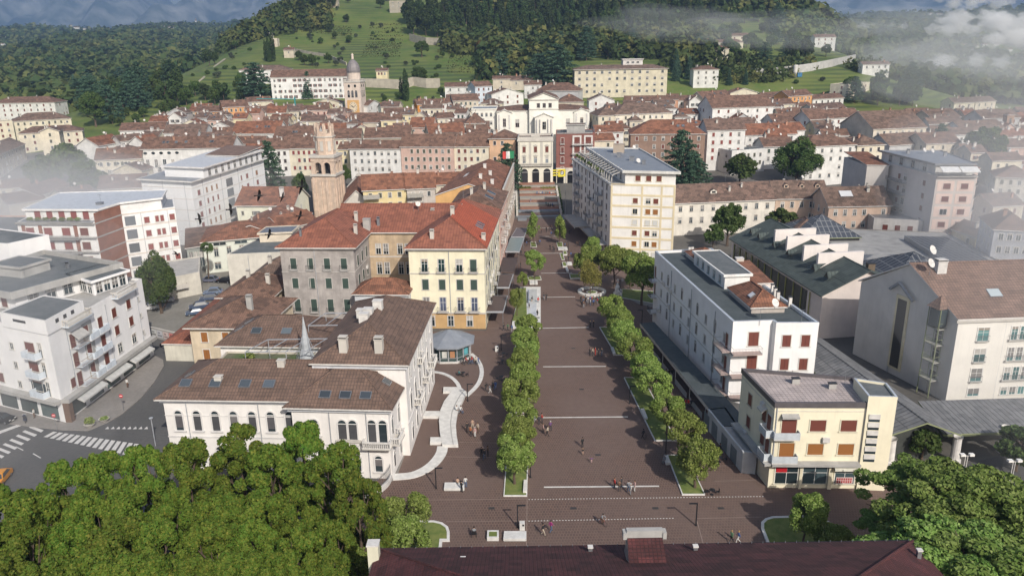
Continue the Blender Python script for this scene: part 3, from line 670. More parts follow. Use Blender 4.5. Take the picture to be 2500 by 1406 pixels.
# road markings: zebra crossings, give-way teeth, dashes
def marks(name,quads,z=.012):
    b=MB()
    for q in quads: P=[G(*p,z) for p in q]; A=sum(P[i-1][0]*P[i][1]-P[i][0]*P[i-1][1] for i in range(len(P))); P=P if A>0 else P[::-1]; b.face([(x,y,z) for x,y in P],M_ROADP)
    o=b.build(name); o['kind']='structure'
Z=[]
for k in range(15):
    x=118+k*14.2; y=1053+k*2.1; dx=0; Z.append([(x+17-k*.1,y+0),(x+26,y+.6),(x-4,y+21+k*.35),(x-13,y+19+k*.35)] if False else [(x+12,y),(x+22,y+1),(x-2+k*.6,y+14+k*1.15),(x-12+k*.6,y+13+k*1.15)])
marks('zebra_crossing',Z)
Z=[]
for k in range(7):
    x=70-k*16; y=1043+k*10.5; Z.append([(x,y),(x+7,y-4),(x+37,y+7),(x+30,y+12)])
marks('zebra_crossing',Z)
marks('road_markings',[[(256+k*13.6,1047),(266+k*13.6,1047-.3),(264+k*13.6,1040.5)] for k in range(8)]+[[(37,1090),(40,1089),(58,1098),(55,1099)],[(79,1107),(82,1106),(101,1117),(98,1118)],[(-5,1053),(48,1034),(54,1038),(-5,1060)]])
# light stone lines across the piazza
def pline(a,b,wd=.32,z=.010,name='paving_line',m=None):
    A,B_=Vector(G(*a,z)),Vector(G(*b,z)); d=(B_-A).normalized(); n=Vector((-d.y,d.x))*wd/2; mb=MB(); mb.face([(*(A-n),z),(*(B_-n),z),(*(B_+n),z),(*(A+n),z)],m or M_WLINE); o=mb.build(name); o['kind']='structure'
for a,b in (((1328,1188.5),(1609,1186)),((1326,1019),(1533,1017)),((1326,895),(1479,894)),((1325,801),(1437,799)),((1335,725.5),(1404,724.5)),((1321,667),(1397,666)),((1309,618.7),(1373,618)),((1316,577.7),(1366,577)),((1288,557),(1350,556.5))): pline(a,b)
pline((1333,1349),(1556,1345),.3)
M_THIN=plain((.30,.23,.19),.8)
for a,b in (((900,1221),(1290,1217)),((1090,1272),(1290,1270)),((1110,1079),(1230,1081)),((1090,1114),(1200,1116)),((1140,963),(1240,965)),((1117,1079),(1130,1079)),((1287,1218),(1285,1350)),((1700,1265),(1860,1261)),((1744,1174),(1880,1170)),((1700,1265),(1722,1345)),((1190,801),(1250,802)),((1640,1004),(1760,1003)),((1655,977),(1745,975)),((1750,1137),(1850,1134))): pline(a,b,.07,.0085,'paving_joint',M_THIN)
Z=MB()
for y0,x1,y1 in ((1218.5,1870,1211),(1271,1650,1264)):
    n=int((x1-1292)/7.4)
    for k in range(n):
        t=k/n; p=G(1292+(x1-1292)*t,y0+(y1-y0)*t,.011); Z.box(p[0]-.09,p[1]-.07,.002,p[0]+.09,p[1]+.07,.011,M_WLINE)
Z=Z.build('dotted_paving_line'); Z['kind']='structure'
# coloured flight of terraces up to the loggia
M_TERB=ground('brick_terrace',(.27,.13,.085),(.32,.165,.11),.2,1.); M_TERS=ground('stone_terrace',(.30,.28,.24),(.36,.34,.30),.2,1.); M_TERC=ground('grey_stair_stone',(.19,.21,.235),(.24,.26,.28),.2,1.); M_MARB=plain((.74,.72,.68),.7)
steps=MB(); yy=262.
seq=[(2.5,M_TERC),(3.0,M_PAV),(3.0,M_TERC),(3.0,M_TERB),(4.,M_TERS),(2.5,M_TERB),(4.,M_TERS),(2.5,M_TERB),(3.2,M_TERS),(3.2,M_TERB),(3.,M_TERS),(4.5,M_TERB)]
for k_,(d,m) in enumerate(seq):
    zc=terr(8,yy+d)+.14+.02*k_; wl=2.0 if yy<268 else 3.4; wr=18.2 if yy<268 else 17.0
    steps.box(wl,yy,-.2,wr,yy+d,zc,m); yy+=d
o=steps.build('terraced_steps'); o['kind']='structure'
# ================================================================ the big buildings round the square
CREAM=(.78,.74,.66); OFFW=(.82,.80,.77); YEL=(.80,.74,.52); YELP=(.82,.77,.58); GREYP=(.44,.40,.37)
# --- near dark red roof
M_ROOFS=wall((.5,.48,.42))
nb=Bldg('near_building','building under the dark red roof along the bottom edge, with a dormer hut',[(-13.0,36),(36.2,36),(35.2,59.2),(-12.2,59.4)],0,13.8,M_ROOFS,near=True)
nb.roof('hip',5.2,T_DARKRED,.3)
def worldbox(B,name,cx,cy,z0,sx,sy,h,m,top=None,th=0):
    b=MB(); x,y=cx-B.c[0],cy-B.c[1]; b.box(-sx/2,-sy/2,z0,sx/2,sy/2,z0+h,m,th,x,y)
    if top: b.box(-sx/2-.06,-sy/2-.06,z0+h,sx/2+.06,sy/2+.06,z0+h+.12,top,th,x,y)
    return b.build(name,B.o)
for px,py in ((1131,1380),(1249,1386),(1441,1352),(1697,1350),(2242,1360)):
    p=G(px,py,14.6); worldbox(nb,'vent_pipe',p[0],p[1],13.6,.34,.3,1.7,M_METAL,M_PALE)
p=G(916,1388,13); worldbox(nb,'chimney',p[0],p[1],11,.95,.9,4.6,wall((.66,.64,.5)),M_PALE)
# dormer hut with red lid and grey copper crest
hx,hy=G(1579,1347,17); hx-=nb.c[0]; hy-=nb.c[1]; b=MB(); b.box(-1.45,-1.3,12.5,1.45,1.35,16.1,wall((.66,.64,.5)),0,hx,hy); dh=b.build('dormer_hut',nb.o)
b=MB(); b.face([(hx-1.6,hy-1.5,16.0),(hx+1.6,hy-1.5,16.0),(hx+1.45,hy+1.1,17.6),(hx-1.45,hy+1.1,17.6)],T_DARKRED); b.face([(hx-1.6,hy+1.6,16.0),(hx-1.6,hy-1.5,16.0),(hx-1.45,hy+1.1,17.6)],M_METAL); b.face([(hx+1.6,hy-1.5,16.0),(hx+1.6,hy+1.6,16.0),(hx+1.45,hy+1.1,17.6)],M_METAL)
b.box(-1.72,-1.62,15.82,1.72,-1.5,16.05,M_PALE,0,hx,hy); b.build('dormer_roof',dh); b=MB(); b.box(-1.5,1.1,16.0,1.5,1.62,18.25,M_CONC,0,hx,hy); b.box(-1.8,1.0,17.5,-1.5,1.7,18.1,M_CONC,0,hx,hy); b.box(1.5,1.0,17.5,1.8,1.7,18.1,M_CONC,0,hx,hy); b.build('stone_crest',dh)
b=MB()
for k in range(48):
    x=-12+k-nb.c[0]; b.box(x,59.35-nb.c[1],14.0,x+.05,59.4-nb.c[1],14.28,M_METAL)
b.box(-12.4-nb.c[0],59.5-nb.c[1],13.85,35.2-nb.c[0],59.62-nb.c[1],14.02,M_IRON); b.build('gutter',nb.o)
# --- villa with arched windows
va=Bldg('villa','white villa with rows of arched windows, brown tiled roofs with skylights and stone balconies',[(-48.6,98.4),(-22.0,96.6),(-21.6,108.6),(-47.8,110.5)],0,10.9,wall((.80,.77,.735),.10),near=True)
VT=(.70,.68,.66)
va.roof('hip',3.4,T_BROWN,.85)
for k in range(7): va.win(0,1.9+k*2.62,6.1,'arch_sill',1.05,3.0,None,VT)
for k in range(7): va.win(0,1.9+k*2.62,1.0,'arch',1.05,2.6,None,VT)
for k in range(3): va.win(3,2+k*3.4,6.1,'arch_sill',1.05,3.0,None,VT)
va.band(5.0,5.2,.08,wall(VT),edges=[0,3]); va.band(8.3,8.42,.06,wall(VT),edges=[0]); va.band(10.45,10.9,.35,wall((.62,.63,.66)),name='cornice',edges=[0,3])
for t in (3.2,13.4): va.downpipe(0,t)
for u in (.1,.3,.5,.66): va.skylight(u*.8+.02,.15,1.4,1.2,(.05,.06,.07))
va.skylight(.07,.4,1.1,1.0); va.chim(.27,.2,.5,1.0,M_STONE,False); va.chim(.58,.42,.6,1.0,M_STONE,False)
def sub(parent,foot,z0,h,wm,gable=None,rise=0,name='wing'):
    """another block of the same building: its pieces hang under the building's root"""
    B=Bldg.__new__(Bldg); cx,cy,cz=parent.c; B.c=parent.c; B.F=[(p[0]-cx,p[1]-cy) for p in foot]; B.h=h+z0; B.near=parent.near; B.wm=wm; B.rise=rise; B.kind=None; B.o=parent.o; B.parts=[]
    b=MB(); b.prism(B.F,z0,z0+h,wm)
    F=B.F; H=z0+h
    if gable:
        A,B_,Cc,D=F
        if gable=='x': P,Q=(D,A),(B_,Cc)
        else: P,Q=(A,B_),(Cc,D)
        for a,c in (P,Q): b.face([(*a,H),(*c,H),((a[0]+c[0])/2,(a[1]+c[1])/2,H+rise)],wm)
    b.build(name,B.o); return B
W2=wall((.80,.77,.735),.10)
vb=sub(va,[(-30.2,95.8),(-16.9,94.6),(-15.9,104),(-29.2,105.2)],0,10.6,W2)
vb.roof('hip',3.5,T_BROWN,.85)
vb.win(0,3.0,5.5,'arch',1.15,3.3,None,VT); vb.balcony(0,3.0,5.4,2.0,.6,'bal',M_STONE,M_PALE)
for t in(6.9,8.35): vb.win(0,t,5.9,'arch',1.15,2.9,None,VT)
vb.box('window_sill',0,5.9,9.4,5.5,5.85,0,.3,M_STONE)
for t in(11.0,12.5): vb.win(0,t,5.5,'arch',1.1,3.4,None,VT)
for t in (2.6,5.6,8.6,11.6): vb.win(0,t,1.1,'arch_sill',1.0,2.4,None,VT)
vb.band(4.9,5.1,.08,wall(VT),edges=[0,1]); vb.band(10.1,10.6,.4,wall((.62,.63,.66)),name='cornice',edges=[0,1])
vb.balcony(0,11.75,5.2,3.9,1.3,'bal',M_STONE,M_PALE); vb.balcony(1,1.6,5.2,3.2,1.3,'bal',M_STONE,M_PALE)
for t in(5.2,10.3): vb.downpipe(0,t)
for t in (1.7,5.2): vb.win(1,t,6.0,'arch',1.0,2.8,None,VT); vb.win(1,t,1.0,'arch',1.0,2.4,None,VT)
for u in (.34,.55,.76): vb.skylight(u,.11,1.4,1.0,(.05,.06,.07))
vb.skylight(.9,.55,1.1,1.1)
for z in range(9): vb.box('quoin',1,-.9,-.15,.4+z*.5,.75+z*.5,0,.05,M_STONE)
vc=sub(va,[(-28.0,102.0),(-15.2,100.9),(-13.9,126.5),(-26.6,127.8)],0,14.3,W2)
vc.roof('hip',3.8,T_BROWN,.75); vc.band(13.7,14.3,.4,wall((.62,.63,.66)),name='cornice',edges=[0,1])
for k in range(6):
    t=3+k*4.0; vc.win(1,t,10.7,'glass',1.1,2.0,None,VT); vc.win(1,t,6.0,'arch',1.3,3.2,None,VT); vc.win(1,t,1.2,'arch',1.3,2.6,None,VT)
for t in(7,15,21): vc.balcony(1,t,5.6,3.6,1.1,'bal',M_STONE,M_PALE); 
vc.balcony(1,11,10.4,3,.9,'bal',M_STONE,M_PALE)
vc.band(5.0,5.2,.1,wall(VT),edges=[1])
for u,v in((.3,.06),(.7,.06)): vc.chim(u,v,1.7,1.15,M_STONE)
for u,v in((.3,.5),(.42,.43),(.5,.52),(.4,.36)): vc.chim(u,v,.9,1.4,M_PALE,False)
vd=sub(va,[(-47.9,118.8),(-31.0,117.4),(-30.0,129.0),(-46.9,130.4)],0,10.6,W2)
vd.roof('hip',3.4,T_BROWN,.7); vd.win(0,4.6,5.6,'arch',1.6,2.4,None,VT); vd.win(0,12,6.0,'arch',1.2,2.2,None,VT)
for u in(.32,.62): vd.skylight(u,.2,1.5,1.1)
vd.skylight(.1,.35,1.0,1.2); vd.skylight(.13,.6,1.0,1.2)
ve=sub(va,[(-31.5,108.5),(-26.5,108),(-26,127.9),(-31,128.2)],0,9.6,W2,name='terrace_block'); ve.flat(.5)
vf=sub(va,[(-47.2,110.4),(-31.5,109.0),(-31,117.5),(-46.9,118.9)],0,9.3,wall((.60,.55,.48)),name='roof_garden'); vf.flat(.35,deck=ground('terrace_lawn',(.07,.12,.03),(.16,.15,.11),.6,2.))
# pergola of thin steel bars
def pergola(x0,y0,x1,y1,z,n,zb,sk=2.0):
    b=MB(); X0,Y0,X1,Y1=x0-va.c[0],y0-va.c[1],x1-va.c[0],y1-va.c[1]
    b.tube((X0,Y0,z),(X1,Y0,z),.09,M_GUT,4); b.tube((X0+sk,Y1,z),(X1+sk,Y1,z),.09,M_GUT,4)
    for k in range(n+1):
        x=X0+(X1-X0)*k/n; b.tube((x,Y0,z+.02),(x+sk,Y1,z+.02),.07,M_GUT,4)
    for x,y in((X0,Y0),(X1,Y0),(X0+sk,Y1),(X1+sk,Y1),((X0+X1)/2,Y0)): b.tube((x,y,zb),(x,y,z),.06,M_GUT,4)
    b.build('pergola',va.o)
pergola(-41,110.8,-28.5,116,12.6,4,9.3); pergola(-33.5,120,-22,126,13.4,4,10,1.5)
sp=MB(); cx,cy=-32.4-va.c[0],113.6-va.c[1]; sp.lathe([(1.3,9.3),(1.2,10.6),(.75,12.0),(.05,17.2)],plain((.50,.53,.55),.3,.2),10,cx,cy); sp.tube((cx,cy,17.0),(cx,cy,19),.03,M_METAL,4)
for k in range(8): a=k*PI/4; sp.tube((cx+2*math.cos(a),cy+2*math.sin(a),9.3),(cx+.1*math.cos(a),cy+.1*math.sin(a),15),.04,M_GUT,4)
sp.build('glass_spire',va.o)
b=MB()
for k in range(8): b.box(0,0,9.4,.9,.35,10.3,M_PALE,0,-44+k*1.6-va.c[0],111.2-va.c[1]) if k%3==0 else None
b.build('air_unit',va.o)
for k,(x,y,s) in enumerate(((-45,112,1.4),(-42,115,1.6),(-38.5,111.2,1.5),(-37,112,1.2),(-34.6,111,1.7),(-33.6,116,1.5),(-41,111,1.2))): o_=link('terrace_plant',TREES['shrub'][0],va.o,(x-va.c[0],y-va.c[1],9.35),k); o_.scale=(s,s,s)
# --- grey palazzo (back and left wings) and yellow palazzo, round a court
gp=Bldg('grey_palazzo','weathered grey palazzo with peeling plaster, green shutters and a bright red hipped roof',[(-47.9,156.2),(-32.5,155.1),(-30.9,180.2),(-46.3,181.6)],0,17.4,wall((.42,.385,.36),.45),near=True)
gp.roof('hip',4.6,T_RED,.8)
GT=(.5,.47,.44)
for z,h,st in((12.9,2.3,'shut'),(8.7,2.2,'shut'),(3.6,2.7,'shut')):
    for k in range(4): gp.win(0,2.6+k*3.55,z,st,1.25,h,'gr',GT)
for z in(12.8,3.5):
    for k in range(4): gp.balcony(0,2.6+k*3.55,z,1.8,.5)
gp.win(0,6.3,12.9,'half',.9,2.3,'gr',GT); gp.win(0,6.3,8.7,'half',.9,2.3,'gr',GT)
gp.grid(1,3,(12.9,8.7,3.6),'shut',1.2,2.2,'gr',GT,1.0,13)
gp.band(12.2,12.35,.08,wall(GT),edges=[0,1]); gp.band(17.0,17.4,.3,wall(GT),name='cornice',edges=[0,1]); gp.downpipe(0,7.2)
gq=sub(gp,[(-39.0,168.9),(-12.2,167.0),(-11.2,184.6),(-38.2,186.4)],0,17.4,wall((.55,.42,.28),.4),'x',4.6); gq.roof('gx',4.6,T_RED,.6)
for t in(9.4,11.1,14.3,16.0): gq.win(0,t,12.6,'glass',1.1,2.3,None,GT,(.01,.015,.015)); gq.win(0,t,8.0,'glass',1.1,2.6,None,GT,(.01,.015,.015))
gq.band(11.9,12.1,.1,M_PALE,edges=[0])
for u,v,h in((.8,.62,1.6),(.92,.3,1.6)): gp.chim(u,v,h,.7)
gq.antenna(.62,.35,3.2); gq.dish(.66,.35,.6,1.6); gq.antenna(.7,.45,2.4); gp.chim(.25,.1,1.2,.45,M_METAL); gp.chim(.98,.55,2.2,1.5,M_CONC,False); gq.chim(.35,.1,1.4,.6,M_METAL)
yp=Bldg('yellow_palazzo','pale yellow palazzo with ochre ground floor and a red hipped roof',[(-21.1,154.4),(-5.6,153.2),(-2.9,189.5),(-18.4,190.6)],0,17.2,wall((.80,.75,.56),.14),near=True)
yp.roof('hip',4.8,T_RED,.75); YT=(.55,.52,.48)
for k,t in enumerate((3.2,6.7,10.4,13.3)):
    yp.win(0,t,12.4,'glass' if k<3 else 'shut',1.3,2.6,'gr',YT,(.012,.03,.03)); yp.win(0,t,8.5,'shut',1.3,2.2,'gr',YT); yp.win(0,t,3.9,'glass',1.3,2.9,None,YT,(.05,.06,.09))
    yp.balcony(0,t,12.3,2.0,.55); yp.balcony(0,t,3.8,2.3,.8)
yp.box('ground_floor',0,.02,-.02,0,3.3,0,.12,wall((.55,.36,.17),.2)); yp.band(3.3,3.6,.25,M_STONE,edges=[0]); yp.band(11.9,12.1,.12,M_STONE,edges=[0,1]); yp.band(16.8,17.2,.3,M_STONE,name='cornice',edges=[0,1])
for t in(4.2,8.2,12.2): 
    w_=yp.win(0,t,.6,'glass',1.2,2.2,None,YT); w_.location.x+=0; w_.location.y-=.13
yp.grid(1,9,(12.4,8.5,4.2),'shut',1.2,2.3,'gr',YT,1.2); yp.downpipe(0,8.3)
for t in(5,12,19,27): yp.balcony(1,t,12.3,1.8,.6); yp.balcony(1,t,4.2,2.2,.9)
for u,v,h in((.12,.55,2.2),(.5,.3,1.2),(.3,.06,1.3),(.97,.12,1.0)): yp.chim(u,v,h,.8)
for k in range(3): yp.skylight(.86-k*.0,.32+k*.05,.7,1.6)
yp.antenna(.5,.8)
# bright patch of newer orange tiles on the right slope
o=sub(yp,[(-10.2,163),(-5.3,162.6),(-4.1,178.5),(-9.0,178.9)],17.0,.2,M_STONE,name='lintel') if False else None
b=MB(); lx=yp.edge(0)[1]; ov=.7/lx; pts=[(1+ov,-.0),(1+ov,.74),(.5,.74),(.5,.215)]; Pq=[(*yp.uv(u,v),yp.zr(u,v)+.035) for u,v in pts]; b.face(Pq,T_ORANGE); b.build('newer_tiles',yp.ro)
ax=Bldg('low_annex','low whitish annex with a balustrade and small red roof between the grey and yellow palazzos',[(-32.2,151.5),(-21.3,150.6),(-20.9,157.5),(-31.8,158.4)],0,8.5,wall((.60,.62,.64)),near=True)
ax.roof('hip',2.6,T_WARM,.5)
for t in(1.6,3.1,5.0,6.4,8.2,9.5): ax.win(0,t,5.0,'glass',.75,2.4,None,(.6,.6,.6))
ax.balcony(0,5.45,3.9,10.8,1.2,'bal',M_STONE,M_PALE)
# --- long row of pink and beige palazzi down the left side
f1=Bldg('pink_palazzo','pink palazzo with iron balconies beside the yellow palazzo on the square',[(-15.6,190.8),(-2.8,189.8),(-1.0,214.0),(-13.8,215)],0,17.4,wall((.62,.40,.33),.2),near=True); f1.roof('hip',3.4,T_OLD,.5)
f1.grid(1,7,(12.8,8.6,4.4),'shut',1.1,2.2,'gy',(.62,.55,.5),1.0)
for t in(4,12,20): f1.balcony(1,t,12.6,1.8,.8,'bars'); f1.balcony(1,t,8.4,2.2,1.1,'bal',M_STONE,M_PALE)
for u,v in((.4,.3),(.6,.6)): f1.chim(u,v,1.2,.7)
f1.skylight(.75,.3,1.6,2.2,(.03,.04,.05)); f1.skylight(.75,.55,1.6,2.2,(.03,.04,.05)); f1.band(17,17.4,.3,M_STONE,'cornice',[0,1])
f2=Bldg('orange_gabled_house','orange house with a low gable, brown roof and white chimneys, beside the square',[(-21,215.4),(-2.2,214.4),(1.0,262),(-15,263)],0,16.6,wall((.70,.42,.17),.15),near=True,gable='y',rise=3.2); f2.roof('gy',3.2,T_WARM,.3)
f2.win(0,6,13.0,'glass',1.1,1.5,None,(.5,.3,.12)); f2.win(0,11.5,12.8,'glass',.9,1.1,None,(.5,.3,.12)); 
for u,v in((.6,.25),(.7,.45),(.55,.62),(.8,.2)): f2.chim(u,v,1.3,.9,M_PALE,False)
f2.box('side_front',1,0,-.01,0,18.4,0,.35,wall((.60,.47,.38),.2)); 
for z in(13.6,9.2,4.8):
    for k in range(12): 
        o=f2.win(1,2.2+k*3.95,z,'shut',1.1,2.2,'gy',(.62,.58,.5)); p,_=f2.pos(1,2.2+k*3.95,z,.36); o.location=p
for k in range(0,12,2): f2.balcony(1,2.2+k*3.95,9.0,2.4,1.4,'bal',M_STONE,M_PALE)
f2.band(18.2,18.6,.5,M_STONE,'cornice',[1])
# --- glass canopies over the cafe tables on the left
def canopy(label,q,z,m,fr):
    P=[G(*p,z) for p in q]; cx=sum(p[0] for p in P)/4; cy=sum(p[1] for p in P)/4; t=thing('canopy',label,'canopy',(cx,cy,0),0,'terrace canopies along the palazzi'); L=[(p[0]-cx,p[1]-cy) for p in P]
    b=MB(); b.prism(L,z-.12,z,m); b.build('canopy_roof',t); O=inset(L,.14); b=MB()
    for i in range(4): j=(i+1)%4; b.face([(*O[i],z-.3),(*O[j],z-.3),(*O[j],z+.05),(*O[i],z+.05)],fr); b.face([(*O[i],z+.05),(*O[j],z+.05),(*L[j],z+.05),(*L[i],z+.05)],fr)
    b.build('frame',t)
    for p in L: MB().tube((p[0]*.96,p[1]*.96,0),(p[0]*.96,p[1]*.96,z-.12),.06,M_METAL,6).build('post',t)
CB=plain((.10,.07,.06),.5); CG=plain((.20,.25,.25),.3)
canopy('nearest brown cafe canopy with a pale frame at the corner of the yellow palazzo',[(1187,760),(1228,760),(1238,722),(1197,722)],3.4,CB,M_GUT)
canopy('brown cafe canopy with a pale frame, the one before the nearest along the palazzi',[(1214,701),(1242,701),(1252,670),(1220,670)],3.4,CB,M_GUT)
canopy('plain dark brown cafe canopy between the grey-green canopy and the pale-framed ones',[(1219,664),(1254,664),(1263,629),(1229,629)],3.4,plain((.075,.055,.05),.6),CB)
canopy('grey-green glass cafe canopy along the pink palazzo',[(1235,614),(1267,614),(1279,581),(1247,581)],3.4,CG,M_GUT)
canopy('farthest mauve cafe canopy, beyond the grey-green one',[(1249,578),(1279,578),(1287,557),(1262,557)],3.4,plain((.14,.12,.13),.5),M_GUT)
# --- tall pale yellow apartment block
lb=Bldg('apartment_tower','tall cream apartment block with a roof terrace of concrete ribs',[(26.9,206.6),(43.4,202.4),(40.5,250),(20.6,256)],0,20.6,wall((.80,.78,.74),.1),near=True)
lb.flat(.15,deck=M_CONC)
LY=wall((.70,.60,.40),.12); th=lb.edge(0)[4]
for z in(2.8,5.75,8.7,11.65,14.6,17.55,20.3): lb.box('floor_band',0,.0,-.05,z,z+.55,0,.06,LY)
for t in(.0,8.1,13.2,16.5): lb.box('pilaster',0,t,t+.5,0,20.6,0,.075,LY)
CC=['or','or','br','wh','or','br','dk']
for r,z in enumerate((.9,3.9,6.9,9.8,12.8,15.7,18.3)):
    if z>18: break
    for k,t in enumerate((6.6,10.0,12.0)):
        lb.win(0,t,z,'roller' if (r*3+k)%4 else 'glass',1.25,1.35,CC[r] if r else 'wh',(.72,.66,.5))
L6=['gy','dk','br']
lb.grid(3,9,(1.2,4.1,7.1,10,13,15.9,18.4),'shut',1.0,1.5,'dk',(.45,.42,.4),1.5)
for z in(4.0,7.0,9.9,12.9,15.8):
    for t in(9.5,38): lb.balcony(3,t,z,5.0,1.3,'solid' if t<20 else 'bars',M_CONC,wall((.45,.44,.44)))
lb.balcony(3,25,6.9,6,1.3); lb.balcony(3,30,12.8,5,1.3); lb.band(20.3,20.65,.5,M_CONC,'eaves_slab',[3])
lp=sub(lb,[(30.6,206.2),(43.4,202.9),(40.6,249.6),(25.8,254)],20.6,3.4,wall((.80,.78,.74),.1),name='penthouse')
lp.flat(.45,deck=M_METALR,over=.9,pm=wall((.72,.71,.67)))
for t in(3.4,6.2,8.9): lp.win(0,t,21.6,'roller',1.3,1.4,'br',(.72,.66,.5))
lp.grid(3,8,(21.3,),'glass',1.5,1.9,None,(.5,.5,.48),2)
ribs=MB()
for k in range(16):
    a,L,ux,uy,thh=lp.edge(3); t=L-1-k*3.1; x,y=a[0]+ux*t,a[1]+uy*t; nx,ny=uy,-ux
    ribs.box(-.12,-3.6,20.6,.12,-3.3,23.0,M_CONC,thh,x,y); 
    p=[(x+ux*.12*s,y+uy*.12*s) for s in(-1,1)]
    ribs.tube((x,y,24.2),(x+nx*3.5,y+ny*3.5,23.0),.16,M_CONC,4)
a,L,ux,uy,thh=lp.edge(3); ribs.tube((a[0]+uy*3.4,a[1]-ux*3.4,23.0),(a[0]+ux*L+uy*3.4,a[1]+uy*L-ux*3.4,23.0),.18,M_CONC,4); ribs.build('terrace_ribs',lb.o)
lb.balcony(0,1.9,20.5,3.6,.1,'bars'); 
pt=MB()
for k in range(9):
    a,L,ux,uy,thh=lb.edge(3); t=2+k*4.2; pt.box(-.5,-.0,20.8,.5,.5,21.3,M_CONC,thh,a[0]+ux*t-uy*.7,a[1]+uy*t+ux*.7)
pt.build('planter_box',lb.o)
rv=random.Random(4)
for k in range(9):
    a,L,ux,uy,thh=lb.edge(3); t=2+k*4.2; o=link('terrace_plant',TREES['shrub'][0],lb.o,(a[0]+ux*t-uy*.95,a[1]+uy*t+ux*.95,21.2),k); o.scale=(1.1,1.1,1.2)
for u,v,s in((.5,.45,1.4),(.62,.3,1.0),(.35,.6,1.2)): lp.chim(u,v,1.2,s,M_METAL,False)
lp.chim(.5,.82,2.6,3.2,wall((.42,.35,.28)),False); lp.dish(.9,.95,.6,1.0); lp.dish(.55,.35,.7,.6); lp.antenna(.3,.4)
cp=MB(); a,L,ux,uy,thh=lb.edge(3)
cp.box(9,-4.6,3.6,26,-.02,3.85,M_CONC,thh,a[0],a[1]); cp.box(9,-4.7,3.3,9.2,-.02,3.95,M_GUT,thh,a[0],a[1]); cp.box(26,-2.8,3.2,47,-.02,3.4,M_CONC,thh,a[0],a[1]); cp.box(8.9,-4.75,3.3,26,-4.6,3.95,M_GUT,thh,a[0],a[1]); cp.build('shop_canopy',lb.o)
# --- long white building on the right of the square
wl=Bldg('long_white_building','long white building with narrow arched windows and a dark flat roof',[(34.1,113.0),(40.3,113.3),(40.5,112.2),(47.0,112.0),(42.0,157.7),(29.8,156.2)],0,14.9,wall((.80,.79,.78),.08),near=True)
wl.flat(.55,deck=M_DECKD,cap=plain((.50,.54,.58),.4,.2),t=.4); LW=wl.edge(5)[1]
for k in range(9):
    t=3.0+k*4.35
    for z in (10.9,7.3,3.9): wl.win(5,LW-t,z,'arch' if k%2 else 'glass',.8,2.2 if k%2 else 1.5,None,(.55,.53,.5),(.02,.02,.025))
wl.band(10.0,10.15,.06,M_STONE,edges=[5]); wl.band(6.5,6.65,.06,M_STONE,edges=[5])
for z in (11.3,7.4): wl.win(0,3.4,z,'shut',1.6,2.3,'br'); wl.win(2,1.8,z+.2,'shut',1.3,1.9,'br'); wl.win(2,4.7,z+.2,'shut',1.3,1.9,'br')
wl.win(0,3.4,3.8,'shut',1.6,2.3,'br')
for z in (10.4,6.6,3.0): wl.balcony(0,2.2,z,4.6,1.4,'bars',wall((.5,.38,.34)),M_METAL); wl.balcony(5,-2.2,z,4.2,1.4,'bars',wall((.5,.38,.34)),M_METAL); wl.win(5,LW-1.9,z,'shut',1.0,2.4,'br')
for z in (9.4,6.0,2.6): wl.balcony(5,1.2,z,2.6,1.2,'bars'); 
wl.win(5,1.1,10,'shut',.9,2.4,'br'); wl.win(5,1.1,6.4,'shut',.9,2.4,'br')
wr=sub(wl,[(37.5,131),(42.0,131.3),(40.6,147.5),(35.8,147.2)],14.9,2.6,wall((.78,.77,.74)),name='roof_room'); wr.flat(.2,deck=M_DECK,over=.35)
wr.grid(3,5,(15.5,),'glass',.8,1.4,'tl',(.3,.4,.42),.8)
wr2=sub(wl,[(38.4,118),(43.8,118.2),(43.0,128.5),(37.6,128.2)],14.9,.9,wall((.45,.4,.36)),name='roof_room'); wr2.roof('hip',2.2,T_WARM,.3); wr2.skylight(.2,.3,1.1,.9,(.5,.5,.5))
wr3=sub(wl,[(36.2,147.6),(41.6,147.8),(40.9,153.5),(35.6,153.3)],14.9,.8,M_STONE,name='roof_room'); wr3.roof('hip',1.7,T_WARM,.2)
wr4=sub(wl,[(42.3,131.5),(46.2,131.7),(45.4,143.5),(41.3,143.2)],12.0,3.6,wall((.74,.66,.62)),name='roof_room'); wr4.roof('shed',.8,T_WARM,.2)
for x,y in((36.6,154.8),(37.2,154.9),(44.6,124),(44.8,126),(45.0,128),(44.0,146),(45.6,121)): wl_=worldbox(wl,'chimney',x,y,14.9,.5,.5,1.7,M_PALE,M_DARK)
worldbox(wl,'chimney',43.6,143.5,14.5,1.4,1.2,2.6,M_STONE,M_PALE)
wl.h=17.6; wl.kind='flat'; wl.dish(.62,.45,.7,.8); wl.h=14.9; wl.antenna(.55,.12); wl.antenna(.35,.95)
